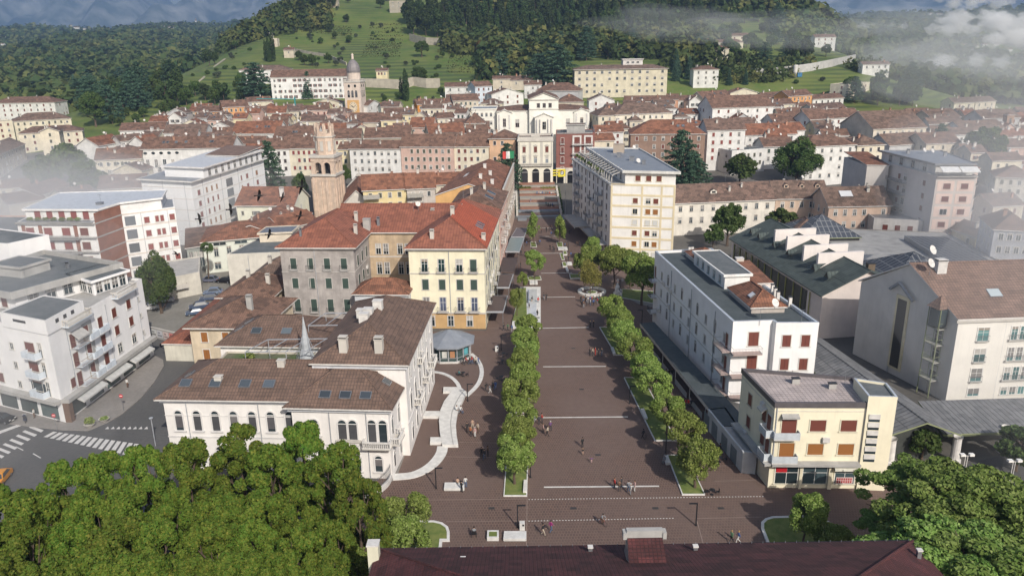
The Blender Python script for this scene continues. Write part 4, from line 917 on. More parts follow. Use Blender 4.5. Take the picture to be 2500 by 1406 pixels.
# dark awning along its foot
aw=thing('shop_awning','long dark awning running along the foot of the long white building','awning',(30,130,0)); b=MB(); P=[G(*p,3.2) for p in((1563,790),(1597,787),(1836,1040),(1765,1040))]; P=[(x-30,y-130) for x,y in P]; P=[P[0],P[3],P[2],P[1]]
b.prism(P,3.12,3.3,M_DECKD); b.build('awning_roof',aw); O=inset(P,.06); b=MB(); b.face([(*O[0],2.75),(*O[1],2.75),(*O[1],3.34),(*O[0],3.34)],M_PALE); b.build('fascia',aw)
for k in range(7):
    t=k/6; x=P[0][0]+(P[1][0]-P[0][0])*t; y=P[0][1]+(P[1][1]-P[0][1])*t; MB().tube((x+.15,y+.1,0),(x+.15,y+.1,3.12),.07,M_PALE,6).build('post',aw)
    if k<6: 
        x2=P[0][0]+(P[1][0]-P[0][0])*(t+.14); y2=P[0][1]+(P[1][1]-P[0][1])*(t+.14); b=MB(); b.face([(x+.1,y+.1,0.02),(x2+.1,y2+.1,.02),(x2+.1,y2+.1,1.1),(x+.1,y+.1,1.1)],plain((.45,.47,.48),.3)); b.build('glass_screen',aw)
# --- small pale yellow corner building
ys=Bldg('corner_building','small pale yellow corner building with brown roller shutters, shops and a tiled roof terrace',[(33.6,90.8),(45.3,90.3),(46.7,98.2),(32.5,101.8)],0,12.0,wall((.80,.74,.56),.1),near=True)
ys.flat(.5,deck=tile((.47,.405,.385),(.42,.365,.345),mort=(.30,.26,.25),w_=.6,h_=.6,big=.2,name='terrace_tiles'),pm=plain((.10,.09,.095),.6),t=.3,over=.08)
for z,c in((8.4,'br'),(5.0,'or')):
    ys.win(0,2.0,z-.6,'roller',1.9,2.3,c,(.7,.66,.52)); ys.win(0,5.7,z,'roller',2.0,1.6,c,(.7,.66,.52)); ys.win(0,9.6,z,'roller',2.0,1.6,c,(.7,.66,.52))
    for t in(3.5,8.3): ys.win(3,t,z,'roller',1.2,1.7,'br',(.5,.45,.35))
    ys.balcony(0,1.6,z-.75,3.3,1.0,'solid',M_PALE,plain((.5,.54,.57),.5)); ys.balcony(3,10.2,z-.75,2.2,1.0,'solid',M_PALE,plain((.5,.54,.57),.5)); ys.win(3,9.9,z-.4,'roller',1.2,2.1,'br')
ys.awning(0,2.0,10.9,2.2,.7,.25,M_CONC); ys.awning(3,8.3,10.6,1.6,.8,.35,plain((.5,.48,.42)))
ys.box('stone_canopy',0,.001,-.3,3.75,4.05,0,1.1,M_CONC); ys.box('stone_canopy',3,.001,11.9,3.75,4.05,0,1.1,M_CONC); ys.downpipe(0,11.5,4); ys.downpipe(0,.3,4)
ys.band(11.2,11.28,.05,M_STONE,edges=[0,3])
for t,wd in((2.3,3.0),(6.0,3.2),(9.9,2.6)):
    o=ys.win(0,t,.7,'glass',wd,2.6,None,(.66,.62,.5),(.03,.045,.05),'shop_window')
ys.box('red_blind',0,.9,2.3,2.4,3.35,.08,.12,plain((.45,.012,.02),.5)); ys.box('shop_poster',0,8.8,11,.8,1.7,.08,.11,plain((.62,.5,.48),.5)); ys.box('pillar',0,7.7,8.2,0,3.7,0,.3,wall((.7,.64,.48)));ys.box('pillar',0,3.95,4.3,0,3.7,0,.25,wall((.7,.64,.48)))
b=MB()
for k in range(14):
    b.box(8.9+(k%7)*.29,-.135,.88+(k//7)*.4,9.1+(k%7)*.29,-.125,1.2+(k//7)*.4,plain((.40,.05,.05),.5),ys.edge(0)[4],*ys.edge(0)[0])
b.build('poster_print',ys.o)
ys.awning(0,9.9,3.6,3.4,1.0,.25,plain((.72,.70,.6)))
for ch,t in(('E',9.2),('H',10.6)):
    cu=bpy.data.curves.new('letter','FONT'); cu.body=ch; cu.size=.34; cu.extrude=.01; cu.align_x='CENTER'; lo=bpy.data.objects.new('awning_letter',cu); COL.objects.link(lo); cu.materials.append(M_DARK); p,thh=ys.pos(0,t,3.13,1.03); lo.parent=ys.o; lo.location=p; lo.rotation_euler=(PI/2,0,thh); m_=bpy.data.meshes.new_from_object(lo); l2_=link('awning_letter',m_,ys.o,p); l2_.rotation_euler=(PI/2,0,thh); bpy.data.objects.remove(lo)
yt=sub(ys,[(45.1,90.0),(48.6,89.6),(49.2,93.9),(45.6,95.6)],0,13.2,wall((.80,.74,.56),.1),name='stair_tower'); yt.flat(.35,deck=M_DECK,cap=plain((.5,.54,.58),.4,.2))
for k in range(6): yt.box('louvre_window',0,.35,1.75,4.2+k*1.15,4.55+k*1.15,-.02,.02,M_GLASS); yt.box('louvre_panel',0,.35,1.75,4.62+k*1.15,5.28+k*1.15,0,.12,M_PALE)
for x,y in((38.5,97.4),(42.8,95.6)): worldbox(ys,'chimney',x,y,12,1.0,.5,.8,M_CONC,M_DARK)
ys.antenna(.9,.8)
gl=Bldg('low_garages','row of low white garages with patched flat roofs between the corner building and the awning',[(31.2,94.6),(33.0,94.2),(32.4,108.2),(29.6,107.6)],0,3.1,wall((.62,.65,.66)),near=True); gl.flat(.2,deck=M_CONC)
for t in(1.6,5,8.8,12): gl.box('garage_door',3,-t-2.4,-t-.3,.05,2.4,0,.04,plain((.20,.24,.26),.6))
rq=random.Random(8)
for B_,e_,n_ in((wl,5,5),(wl,2,2),(ys,0,1),(ys,3,2),(yp,1,5),(gp,1,2),(lb,3,9),(lb,0,0)):
    L_=B_.edge(e_)[1]
    for k in range(n_):
        t=rq.uniform(2,L_-2); z=rq.choice((3.6,6.9,10.3)); B_.box('air_unit',e_,t,t+.9,z,z+.65,.02,.4,M_PALE)
for t in(12,24,36): wl.downpipe(5,t)
for t in(10,22,33,42): lb.downpipe(3,t)
for t in(9,19,29): yp.downpipe(1,t)
# ================================================================ right side blocks
og=Bldg('green_roofed_hall','large hall with a dark green metal roof, triangular dormers and four white attic walls',[(60.6,144.2),(78.5,146.5),(75.5,193),(55.6,190.2)],0,9.0,wall((.70,.62,.57),.12),near=True,gable='y',rise=4.6)
M_SEAM=tile((.075,.095,.09),(.068,.088,.082),mort=(.03,.04,.038),w_=.8,h_=40.,big=.35,name='seamed_metal_roof')
og.roof('gy',4.6,M_SEAM,.7,soff=M_GREENR)
og.box('glazed_front',3,1.5,-6,.6,8.2,0,.12,glassm((.03,.03,.025),.2))
for k in range(12): og.box('mullion',3,2+k*3.6,2.2+k*3.6,.6,8.4,.12,.3,plain((.30,.29,.10),.6))
for k,(v) in enumerate((.22,.36,.54,.68)):
    x,y=og.uv(.47,v); z=og.zr(.5,v); b=MB(); b.box(-5.0,-.35,z-2.4,5.0,.35,z+.9,wall((.74,.68,.64),.1),og.edge(0)[4],x,y); b.build('attic_wall',og.o)
for v in (.08,.2,.46,.62,.8,.9):
    x,y=og.uv(.2,v); z=og.zr(.2,v); b=MB(); th=og.edge(0)[4]; ca,sa=math.cos(th),math.sin(th)
    def W_(i,j,k): return (x+i*ca-j*sa,y+i*sa+j*ca,z+k)
    b.face([W_(-1.2,-.8,.2),W_(-1.2,.8,.2),W_(-1.2,0,1.3)][::-1],M_DARK); b.face([W_(-1.25,-.9,.1),W_(1.6,0,1.5),W_(-1.25,0,1.45)],M_SEAM); b.face([W_(1.6,0,1.5),W_(-1.25,.9,.1),W_(-1.25,0,1.45)],M_SEAM); b.build('dormer',og.o)
worldbox(og,'chimney',73,152,10,1.4,1.2,3.2,plain((.16,.12,.08)),M_DARK)
M_SOLAR=tile((.055,.065,.085),(.065,.075,.095),mort=(.20,.21,.22),w_=1.3,h_=2.2,big=.1,name='glass_roof_panes')
# low wings with pyramids of blue glass
w2=Bldg('low_flat_wing','low grey flat roofed wing joining two blue glass pyramids behind the hall',[(80,158),(112,150),(118,205),(84,214)],0,6.0,wall((.30,.28,.26)),near=True); w2.flat(.3,deck=M_CONC,cap=M_METAL)
for x,y,s,lab in((84,206,7.5,0),(89,166,8,1)):
    t=sub(w2,[(x-s,y-s),(x+s,y-s),(x+s,y+s),(x-s,y+s)],6.0,.8,M_DARK,name='pyramid_base'); t.roof('hip',4.8,M_SOLAR,.4,soff=plain((.25,.28,.16)))
t=sub(w2,[(100,168),(110,166),(113,196),(103,198)],6.0,1.2,M_METAL,name='skylight_block'); t.flat(.15,deck=M_SOLAR)
t=sub(w2,[(76,204),(84,203),(86,214),(78,215)],0,6.8,wall((.3,.26,.22)),name='brown_hut'); t.roof('hip',3.2,T_GREY,.5)
# long row of old houses behind
RX=dict(z=10.,kind='gx',rise=4.6,ws=(1.0,1.7),chim=3,floor=3.6,group='long row of old houses behind the hall',name='row_house',style='glass')
r1=house('long cream row house, left part of the row behind the green roofed hall',(1643,497),(1893,487),10,13,rm=T_GREY,wc=(.72,.68,.60),cols=9,trim=(.5,.47,.42),**RX)
r2=house('beige row house with three small dormers in the row behind the hall',(1894,486),(2023,485),10,13.5,rm=T_OLD2,wc=(.62,.47,.36),cols=5,**RX)
r3=house('beige pink row house with a white roof hatch behind the hall',(2024,505),(2176,502),10,14,rm=T_OLD2,wc=(.62,.46,.36),cols=6,**RX)
r3.skylight(.35,.3,3.6,2.4,(.55,.56,.56)); 
def dormer(B,u,v,w=1.4,m=None):
    x,y=B.uv(u,v); z=B.zr(u,v); th=B.edge(0)[4]; b=MB(); m=m or T_GREY; ca,sa=math.cos(th),math.sin(th)
    def W_(i,j,k): return (x+i*ca-j*sa,y+i*sa+j*ca,z+k)
    h=w/2; b.face([W_(-h,0,0),W_(h,0,0),W_(h,0,.8),W_(0,0,1.25),W_(-h,0,.8)],B.wm); b.face([W_(-h*.6,-.02,.15),W_(h*.6,-.02,.15),W_(h*.6,-.02,.8),W_(-h*.6,-.02,.8)],M_DARK)
    b.face([W_(-h-.15,-.15,.75),W_(0,-.15,1.4),W_(0,2.6,1.4),W_(-h-.15,2.0,.75)][::-1],m); b.face([W_(h+.15,-.15,.75),W_(h+.15,2.0,.75),W_(0,2.6,1.4),W_(0,-.15,1.4)][::-1],m)
    b.face([W_(-h,0,0),W_(-h,0,.8),W_(-h,1.9,.8)],B.wm); b.face([W_(h,0,0),W_(h,1.9,.8),W_(h,0,.8)],B.wm); b.build('dormer',B.o)
for u in(.25,.55,.85): dormer(r2,u,.28)
dormer(r1,.42,.2,2.0)
# pink and blue apartment block
qb=Bldg('pink_blue_apartments','tall apartment block with pink panels in pale blue bands and white awnings on top',[(116.2,210.8),(126.6,209.8),(131.5,240),(113.5,242)],0,20.5,wall((.62,.56,.52),.1),near=True)
qb.flat(.3,deck=M_METALR,over=.2)
QP=wall((.78,.60,.52),.08)
for r in range(5):
    z=2.0+r*3.55
    for t0,t1 in((.5,4.9),(5.6,10.0)): qb.box('panel',0,t0,t1,z+.3,z+3.1,0,.06,QP); 
    for t in(3.0,7.6):
        o=qb.win(0,t,z+.9,'roller' if not(r==2 and t<4) else 'glass',1.9,1.5,'br',(.72,.6,.55)); o.location=qb.pos(0,t,z+.9,.07)[0]
    qb.win(3,5,z+.9,'roller',1.3,1.5,'br'); qb.win(3,-5,z+.9,'roller',1.3,1.5,'br'); qb.win(3,14,z+.9,'roller',1.3,1.5,'br'); qb.win(3,17,z+.9,'glass',1.5,2.0,'br')
    if r>0: qb.balcony(3,12,z+.2,12,1.5,'bars',M_CONC)
for k in(2.8,7.8): qb.awning(0,k,23.2,4.6,2.4,1.0,plain((.78,.78,.76)))
qt=sub(qb,[(116.8,213),(126.6,212),(130.8,238),(114.4,240)],20.5,3.0,wall((.70,.68,.64)),name='penthouse'); qt.flat(.3,deck=M_METALR,over=.7,pm=M_METAL); qt.grid(3,4,(21.0,),'glass',1.6,2.0,None,(.5,.5,.48),2)
qb.balcony(0,5.2,20.7,10.4,1.0,'bars'); qt.dish(.6,.8,.7,1.0); qt.dish(.75,.8,.7,.8); qt.chim(.3,.8,1,.8,M_METAL); qt.chim(.85,.6,1,.8,M_METAL)
qr=sub(qb,[(127.2,214),(134.6,222.8),(134,240),(127.6,240)],0,20.5,QP,name='wing'); qr.roof('shed',2.0,T_WARM,.5)
for r in range(5): qr.balcony(0,4.0,2.6+r*3.5,5,1.2,'bars'); qr.win(0,4.5,2.8+r*3.5,'half',1.6,2.2,'gy')
ql=sub(qb,[(107.5,234),(113.4,232.5),(114.8,251),(108,252)],0,20.2,wall((.60,.56,.52),.1),name='wing'); ql.roof('shed',1.5,T_WARM,.2)
qm=Bldg('flat_annex','low grey flat roofed annex between the row houses and the pink and blue block',[(104,218),(115.8,213.5),(114,232),(106,233)],0,7.4,wall((.60,.57,.54)),near=True); qm.flat(.3,deck=M_METAL); qm.grid(0,3,(4.4,1.2),'roller',1.4,1.5,'br'); 
# right hand cream and grey block with brown roof
rb=Bldg('cream_stone_block','big cream fronted block with a brown roof and one tall dark gable window',[(70.4,115.4),(98,117),(98,137.5),(64.2,136.4)],0,14.2,wall((.60,.57,.53),.1),near=True,gable='x',rise=6.2)
rb.roof('gx',6.2,T_PINKB,.35)
rb.box('cream_front',0,.0,-.02,0,14.0,0,.15,wall((.78,.75,.69),.08)); M_TL=glassm((.05,.13,.13),.2)
for c,(t,w) in enumerate(((4.4,2.0),(11,4.6),(17.5,4.6),(23.5,3.5))):
    for r,z in enumerate((10.6,7.0,3.6,1.0)):
        n=1 if c==0 else 3
        for k in range(n):
            tt=t+(k-(n-1)/2)*1.45; o=rb.win(0,tt,z,'glass',1.9 if n==1 else 1.05,2.2 if r<3 else 1.3,None,(.78,.76,.72),(.05,.13,.13)); o.location=rb.pos(0,tt,z,.16)[0]
        if r<3: rb.balcony(0,t,z-.05,w,.5,'bars',M_STONE,M_METAL)
rb.band(13.8,14.2,.45,M_STONE,'cornice',[0]); rb.downpipe(0,8.0)
rb.box('window_surround',3,8.9,11.9,1.2,14.6,0,.18,wall((.70,.62,.42))); rb.box('tall_window',3,9.4,11.4,1.6,14.0,.18,.22,glassm((.02,.02,.02),.3)); 
a,L,ux,uy,th=rb.edge(3); b=MB(); 
for s,e in(((7.6,15.2),(9.6,16.9)),((9.6,16.9),(13.0,14.6))):
    p0=(a[0]+ux*s[0]+uy*.6,a[1]+uy*s[0]-ux*.6,s[1]); p1=(a[0]+ux*e[0]+uy*.6,a[1]+uy*e[0]-ux*.6,e[1]); b.tube(p0,p1,.28,M_METALR,5)
b.build('gable_hood',rb.o)
M_GM=plain((.24,.27,.15),.6)
for z in (12.0,9.2,6.2,3.0): rb.balcony(3,18.6,z,2.6,1.5,'bars',M_CONC,M_GM); rb.win(3,18.6,z+.05,'glass',1.6,2.2,None,(.3,.32,.2))
b=MB()
for t in(17.4,19.8): b.tube((a[0]+ux*t+uy*1.45,a[1]+uy*t-ux*1.45,.0),(a[0]+ux*t+uy*1.45,a[1]+uy*t-ux*1.45,15.6),.09,M_GM,5)
b.build('balcony_post',rb.o)
x,y=a[0]+ux*18.6+uy*.6,a[1]+uy*18.6-ux*.6; b=MB(); b.lathe([(1.9,15.4),(.05,17.3)],T_PINKB,4,x,y,PI/4+th); b.lathe([(1.5,12.4),(1.5,15.3)],M_GLASS,6,x,y); b.build('glazed_turret',rb.o)
rb.skylight(.32,.2,2.0,1.6,(.35,.4,.42)); dormer(rb,.62,.12,2.6,T_PINKB); rb.chim(.12,.42,1.6,1.6,M_PALE); rb.chim(.9,.6,2.0,2.4,M_PALE,False); rb.dish(.08,.45,.8,3.0); rb.dish(.04,.38,.8,2.0)
# curved metal roofed walkway in front of it
gw=Bldg('covered_walkway','walkway under a dark seamed metal gable roof on thick white columns',[(53.0,97.5),(60.2,97.3),(55.6,131),(49.8,129.5)],0,4.3,plain((.05,.055,.05),.6),near=True,gable='y',rise=1.8)
gw.o.children[0].scale=(.78,.97,1); M_SEAMG=tile((.20,.205,.21),(.18,.185,.19),mort=(.10,.102,.105),w_=.8,h_=40.,big=.35,name='seamed_grey_roof'); gw.roof('gy',1.9,M_SEAMG,1.3,soff=M_GM)
gc=sub(gw,[(60.8,98.5),(98,100),(98,107.5),(61.5,106.5)],2.9,.4,M_GM,name='canopy_beam'); gc.roof('shed',.9,M_SEAMG,.4,soff=M_GM)
for x,y in((52.4,96.4),(61.6,96.6),(70,99.2),(80,99.6),(90,100)): b=MB(); b.lathe([(.85,0),(.85,.5),(.62,.6),(.55,3.7),(.7,4.0)],M_PALE,14,x-gw.c[0],y-gw.c[1]); b.build('column',gw.o,True)
# ================================================================ left side blocks
AW=wall((.82,.81,.80),.08)
la=Bldg('corner_apartments','white corner apartment block with brown roller shutters, blue-white balconies and shops below',[(-96,124),(-71.9,113.0),(-70.0,141.2),(-92,150)],0,14.3,AW,near=True)
la.flat(.5,deck=M_CONC,cap=M_PALE)
for r,z in enumerate((4.0,7.2,10.3)):
    for t in(6.8,12.2,21.5): la.win(0,t,z+.6,'roller',2.2 if t>20 else 1.8,1.5,'br')
    la.win(0,23.9,z,'glass',.8,2.3)
    la.balcony(0,22.4,z,3.2,1.2,'solid',AW,plain((.60,.66,.72),.5)); la.balcony(0,9.5,z,2.6,1.1,'solid',AW,plain((.60,.66,.72),.5))
    for t in(5.4,9.2,13.4): la.win(1,t,z,'roller' if t>6 else 'shut',1.3,2.2,'br')
    la.balcony(1,6.6,z,3.0,1.1,'bars',plain((.60,.66,.72)),plain((.25,.18,.13))); la.balcony(1,12.8,z,2.8,1.1,'solid',AW,plain((.60,.66,.72),.5))
    for t in(17.8,22.6): la.win(1,t,z+.7,'roller' if r else 'glass',1.3,1.6,'br')
    la.win(1,26,z+1,'glass',.5,.7)
la.awning(1,6.6,12.8,3,1.4,1.0,plain((.45,.44,.42)))
la.box('slab_band',0,0,-.01,3.3,3.9,0,1.2,M_CONC); la.box('slab_band',1,0,-.01,3.3,3.9,0,1.2,M_CONC)
for k in range(5): la.box('shop_window',0,1.2+k*5,5.2+k*5,.4,2.9,0,.1,glassm((.06,.08,.08),.2)); 
for k in range(5): la.box('shop_window',1,1.6+k*5.3,5.6+k*5.3,.4,2.6,0,.1,glassm((.06,.08,.08),.2))
la.box('corner_pillar',1,0.001,1.0,0,3.3,.0,1.0,wall((.16,.10,.07)))
for k in range(3): la.awning(1,6+k*8,3.35,7.0,2.0,.8,plain((.50,.50,.48)))
lt=sub(la,[(-81.5,117.2),(-71.7,112.7),(-71.0,122.5),(-79.5,126)],14.3,2.1,AW,name='stair_tower'); lt.flat(.15,deck=M_DECK,cap=M_PALE)
for k in range(3): lt.box('vent_grille',1,2.3+k*2,3.1+k*2,15.4,16.0,-.02,.03,M_DARK)
lt.box('vent_grille',0,3,6,15.5,15.9,-.02,.03,M_DARK)
l2=sub(la,[(-97,131),(-83.5,124.5),(-74.6,140.6),(-93,150)],14.3,2.7,AW,name='penthouse'); l2.flat(.9,deck=M_DECK,over=1.2,pm=M_CONC)
l2.grid(0,4,(14.7,),'roller',1.5,2.0,'br'); l2.grid(1,5,(14.8,),'glass',1.6,1.9,None,(.4,.4,.4)); 
l3=sub(la,[(-95,137),(-88,134.5),(-86,140),(-93,142.5)],17.0,1.9,M_CONC,name='lift_room'); l3.flat(.15,deck=M_DECK,over=.3); l4=sub(la,[(-112,150),(-97,146),(-93,153),(-108,160)],14.3,6.0,AW,name='lift_room'); l4.flat(.2,deck=M_DECK)
ver=sub(la,[(-81,137),(-74.5,132.5),(-71.5,139),(-78,143)],14.3,2.6,AW,name='veranda'); ver.flat(.15,deck=M_DECK,over=.5); ver.grid(0,4,(14.6,),'glass',1.3,2.0,None,(.6,.6,.6),.3); ver.grid(1,4,(14.6,),'glass',1.3,2.0,None,(.6,.6,.6),.3)
for t in(6.6,21.0): la.balcony(1,t,14.32,6.5,1.3,'bal',plain((.60,.66,.72)),M_STONE)
for z in(4.4,7.6,10.7):
    la.box('recess',1,8.2,11.0,z-.3,z+2.3,-.01,.03,M_CONC); la.balcony(1,9.7,z-.4,2.4,1.2,'solid',AW,plain((.60,.66,.72),.5)); la.win(1,3.6,z,'roller',1.2,1.5,'br') if z<5 else None; la.win(0,17,z,'glass',.8,1.0)
for t in (3,8,20): la.box('window_strip',0,t,t+3.4,4.3,5.9,0,.07,M_GLASS)
la.o.scale=(1,1,1.06); la.kind='flat'; l2.dish(.12,.35,.8,1.2); l2.antenna(.5,.4); l2.chim(.6,.8,.8,.6,M_METAL)
lc=Bldg('left_edge_apartments','apartment block at the left edge with planted balconies, beside the white corner block',[(-122,132.5),(-96.4,124.2),(-92.6,150),(-116,160)],0,14.6,wall((.60,.57,.54)),near=True); lc.flat(.5,deck=M_DECK)
for z in(4,7.2,10.3):
    for t in(20,25): lc.balcony(0,t-2,z,4,1.2,'solid',M_CONC,M_STONE); lc.win(0,t-2,z,'glass',1.6,2.2)
bb=Bldg('brick_apartments','white apartment block with a red brick end wall and red shutters',[(-117,181),(-97.6,179.2),(-96.2,189.2),(-85.8,196.2),(-91,208),(-121,206)],0,18.3,wall((.80,.79,.77),.08),near=True)
bb.flat(.2,deck=M_METALR)
bb.box('brick_face',1,.05,-.05,.3,20.6,0,.12,M_BRICK); 
for z in(4.2,7.7,11.2,14.7,18.0): bb.box('floor_band',1,0,-.01,z,z+.3,.12,.2,M_CONC); bb.box('floor_band',2,0,-.01,z,z+.25,0,.1,wall((.70,.62,.54))); bb.box('floor_band',0,0,-.01,z,z+.3,0,.6,M_CONC)
for r,z in enumerate((1.4,4.9,8.4,11.9,15.3)):
    bb.box('stair_window',2,.6,3.0,z-.1,z+2.2,0,.08,glassm((.09,.10,.11),.2))
    for t in(5.6,8.0,9.2,11.6): bb.win(2,t,z,'roller',.8 if 7<t<10 else 1.2,1.5,'rd')
    for t in(3,7.5,12,16.5): bb.win(0,t,z,'roller',2.0,1.8,'rd' if t<13 else 'br')
    for t in(1.0,5.2,14): bb.box('brick_pier',0,t,t+.9,z-.6,z+2.4,0,.1,M_BRICK)
    if r>0: bb.balcony(0,11,z-.7,9,1.2,'bars',M_CONC,M_METAL)
bp=sub(bb,[(-116,183.4),(-97.8,181.6),(-96.4,189.4),(-88.5,195),(-92,206),(-119,204.5)],18.3,2.7,wall((.78,.77,.75)),name='penthouse'); bp.flat(.2,deck=plain((.50,.53,.57),.6),over=.5)
bb.balcony(0,9.6,18.5,19.0,.8,'bars',M_CONC,M_METAL); bp.grid(0,5,(18.6,),'roller',1.5,2.1,'rd')
for k in range(7): o=link('terrace_plant',TREES['shrub'][0],bb.o,(*[v for v in bb.pos(0,3+k*2.0,18.5,-.6)[0][:2]],18.5),k*1.3); o.scale=(1.5,1.3,1.0)
bp.antenna(.5,.5); bp.chim(.4,.5,.5,1.4,M_METAL,False)
bs=Bldg('salmon_flat_house','salmon coloured flat roofed house at the left edge, next to the brick apartments',[(-150,186),(-118.5,183),(-122,205),(-150,208)],0,14.5,wall((.62,.42,.34)),near=True); bs.flat(.4,deck=M_DECK); bs.grid(0,6,(11,7.6,4.2),'roller',1.6,1.5,'br'); bs.chim(.7,.2,2,1,wall((.6,.4,.3)))
wb=Bldg('white_slab_block','large white apartment slab with a projecting roof terrace and tall stair windows',[(-111.5,234.5),(-94.0,228.3),(-86.6,274.8),(-106,282)],0,19.7,wall((.83,.83,.82),.05),near=True)
wb.flat(.15,deck=M_METALR,over=1.0,pm=wall((.72,.70,.66)))
for r,z in enumerate((1.8,5.1,8.4,11.7,15.)):
    wb.box('floor_band',1,0,-.01,z+2.5,z+2.65,0,.08,wall((.72,.66,.6))); wb.box('floor_band',0,0,-.01,z+2.5,z+2.65,0,.08,wall((.72,.66,.6)))
    for t in(3.5,8,11,14,30,34,41): wb.win(1,t,z,'roller',1.4 if t in(3.5,41,34) else .8,1.5,'rd' if (r+t)%3 else 'or')
    wb.box('stair_window',1,20,24,z-.5,z+2.0,0,.08,glassm((.12,.13,.14),.2)); wb.win(0,3,z,'roller',1.6,1.5,'rd')
wp=sub(wb,[(-105.5,238),(-92.0,233.5),(-86.2,272),(-102,278)],19.7,3.2,wall((.83,.83,.82),.05),name='penthouse'); wp.flat(.2,deck=plain((.52,.54,.57)),over=.8,pm=wall((.74,.72,.70)))
wp2=sub(wb,[(-100,258),(-88.3,254.5),(-86,272),(-99,276)],22.9,.4,wall((.8,.8,.8)),name='upper_roof'); wp2.roof('shed',.8,T_PINKB,.3)
wp.grid(1,9,(20.1,),'glass',1.5,2.0,None,(.6,.6,.6)); wb.balcony(0,9,19.9,17,.6,'bars',M_CONC,M_METAL)
ws_=Bldg('glazed_link','low link building with a sloping ribbed metal roof and glazed front between the apartment blocks',[(-86,200),(-76,207),(-80,222),(-92,216)],0,6.5,wall((.3,.32,.3)),near=True); ws_.roof('shed',1.6,T_GREY,.4); ws_.grid(0,9,(1.2,),'glass',1.1,4.2,None,(.3,.34,.3),.3)
# school like block, red roofed house, small houses by the car park
sc1=Bldg('pale_school','pale greenish building with large windows and a red hipped roof behind the car park palm',[(-81.0,198.6),(-63,205),(-67,221),(-85,214)],0,8.4,wall((.66,.68,.60),.1),near=True); sc1.roof('hip',3.2,T_WARM,.6)
sc1.grid(0,5,(4.4,),'glass',1.1,2.4,None,(.5,.52,.46)); sc1.grid(0,5,(1.0,),'glass',1.6,1.8,None,(.5,.52,.46)); sc1.grid(0,3,(7.3,),'glass',3.2,.7,None,(.5,.52,.46))
sc2=Bldg('flat_cream_building','plain cream building with a dark flat roof and roof room, left of the grey palazzo',[(-69.5,184),(-50,186),(-50.5,206),(-66,204)],0,8.8,wall((.64,.61,.54),.2),near=True); sc2.flat(.2,deck=M_DECK); s3=sub(sc2,[(-65,196),(-57,197),(-57,204),(-65,203)],8.8,2.4,wall((.68,.60,.48)),name='roof_room'); s3.flat(.2,deck=M_METAL,over=.4); sc2.downpipe(0,5)
sm=Bldg('annex_shed','low plaster shed with a small balcony at the edge of the car park',[(-86,172),(-75.5,181),(-81,196),(-90,190)],0,5.2,wall((.60,.57,.50),.3),near=True); sm.flat(.3,deck=M_CONC); sm.grid(0,2,(2,),'glass',.9,1.1); sm.balcony(0,9,2.6,3,1.2,'solid',M_CONC,M_STONE)
rh=Bldg('red_roofed_house','pale yellow house with triple arched windows and a red tiled roof',[(-86,241),(-67.8,239.4),(-66.6,254),(-84.8,255.6)],0,9.6,wall((.74,.74,.60),.1),near=True,gable='x',rise=4.6); rh.roof('gx',4.6,T_WARM,.6)
for t in(1.8,5.6,6.8,11.4,12.8): rh.win(0,t,6.8,'open' if t>2 else 'shut',.7,1.2,'ol')
for t in(2,4.6): rh.win(0,t,2.4,'shut',.9,2.4,'ol')
for t in(7,8.5,10): rh.win(0,t,2.4,'arch',1.0,2.6)
rh.chim(.75,.25,2.2,1.2,M_PALE); rh.skylight(.5,.75,.8,1); rh.win(1,7,7.4,'glass',.8,1.4)
lh=house('narrow cream house just left of the ruined bell tower foot',(685,575),(760,520),8,16,'gx',3.,(.70,.66,.58),T_WARM,z=8.,cols=2,name='side_house')
bg1=Bldg('beige_corner_house','old beige house with orange wooden shutters and a mottled tiled hip roof',[(-59.3,134.3),(-45.8,133.4),(-44.4,149.2),(-58,150.3)],0,8.2,wall((.62,.52,.38),.3),near=True); bg1.roof('hip',3.2,T_OLD,.9)
for z in(5.4,2.0): 
    for t in(2.6,6.6): bg1.win(0,t,z,'shut',1.2,1.9,'or')
bg1.chim(.72,.3,2.2,1.0,M_CONC); bg1.win(3,5,5.4,'shut',1.1,1.8,'or')
bg2=Bldg('small_hip_house','small old hip roofed house between the beige house and the grey palazzo',[(-61,154.4),(-50.2,153.6),(-49.4,167),(-60,168)],0,7.4,wall((.68,.58,.42),.2),near=True); bg2.roof('hip',3.0,T_OLD,.8); bg2.chim(.8,.4,1.6,.8); bg2.chim(.3,.6,1.2,.8); bg2.win(0,5,4.8,'shut',1,1.6,'or')
bg3=Bldg('shed_with_red_roof','long shed with a lean-to red roof along the car park',[(-66.5,138.5),(-60.6,138),(-61.4,172),(-66,171)],0,3.4,wall((.6,.58,.5)),near=True); bg3.roof('hip',1.4,T_RED,.3)
bg4=Bldg('courtyard_house','old tiled house with a ragged roof in front of the flat cream building',[(-59.5,170),(-50.5,169.4),(-50,182),(-59,182.6)],0,6.8,wall((.64,.56,.45))); bg4.roof('hip',3.2,T_OLD2,.7); bg4.chim(.4,.3,1.2,.8)
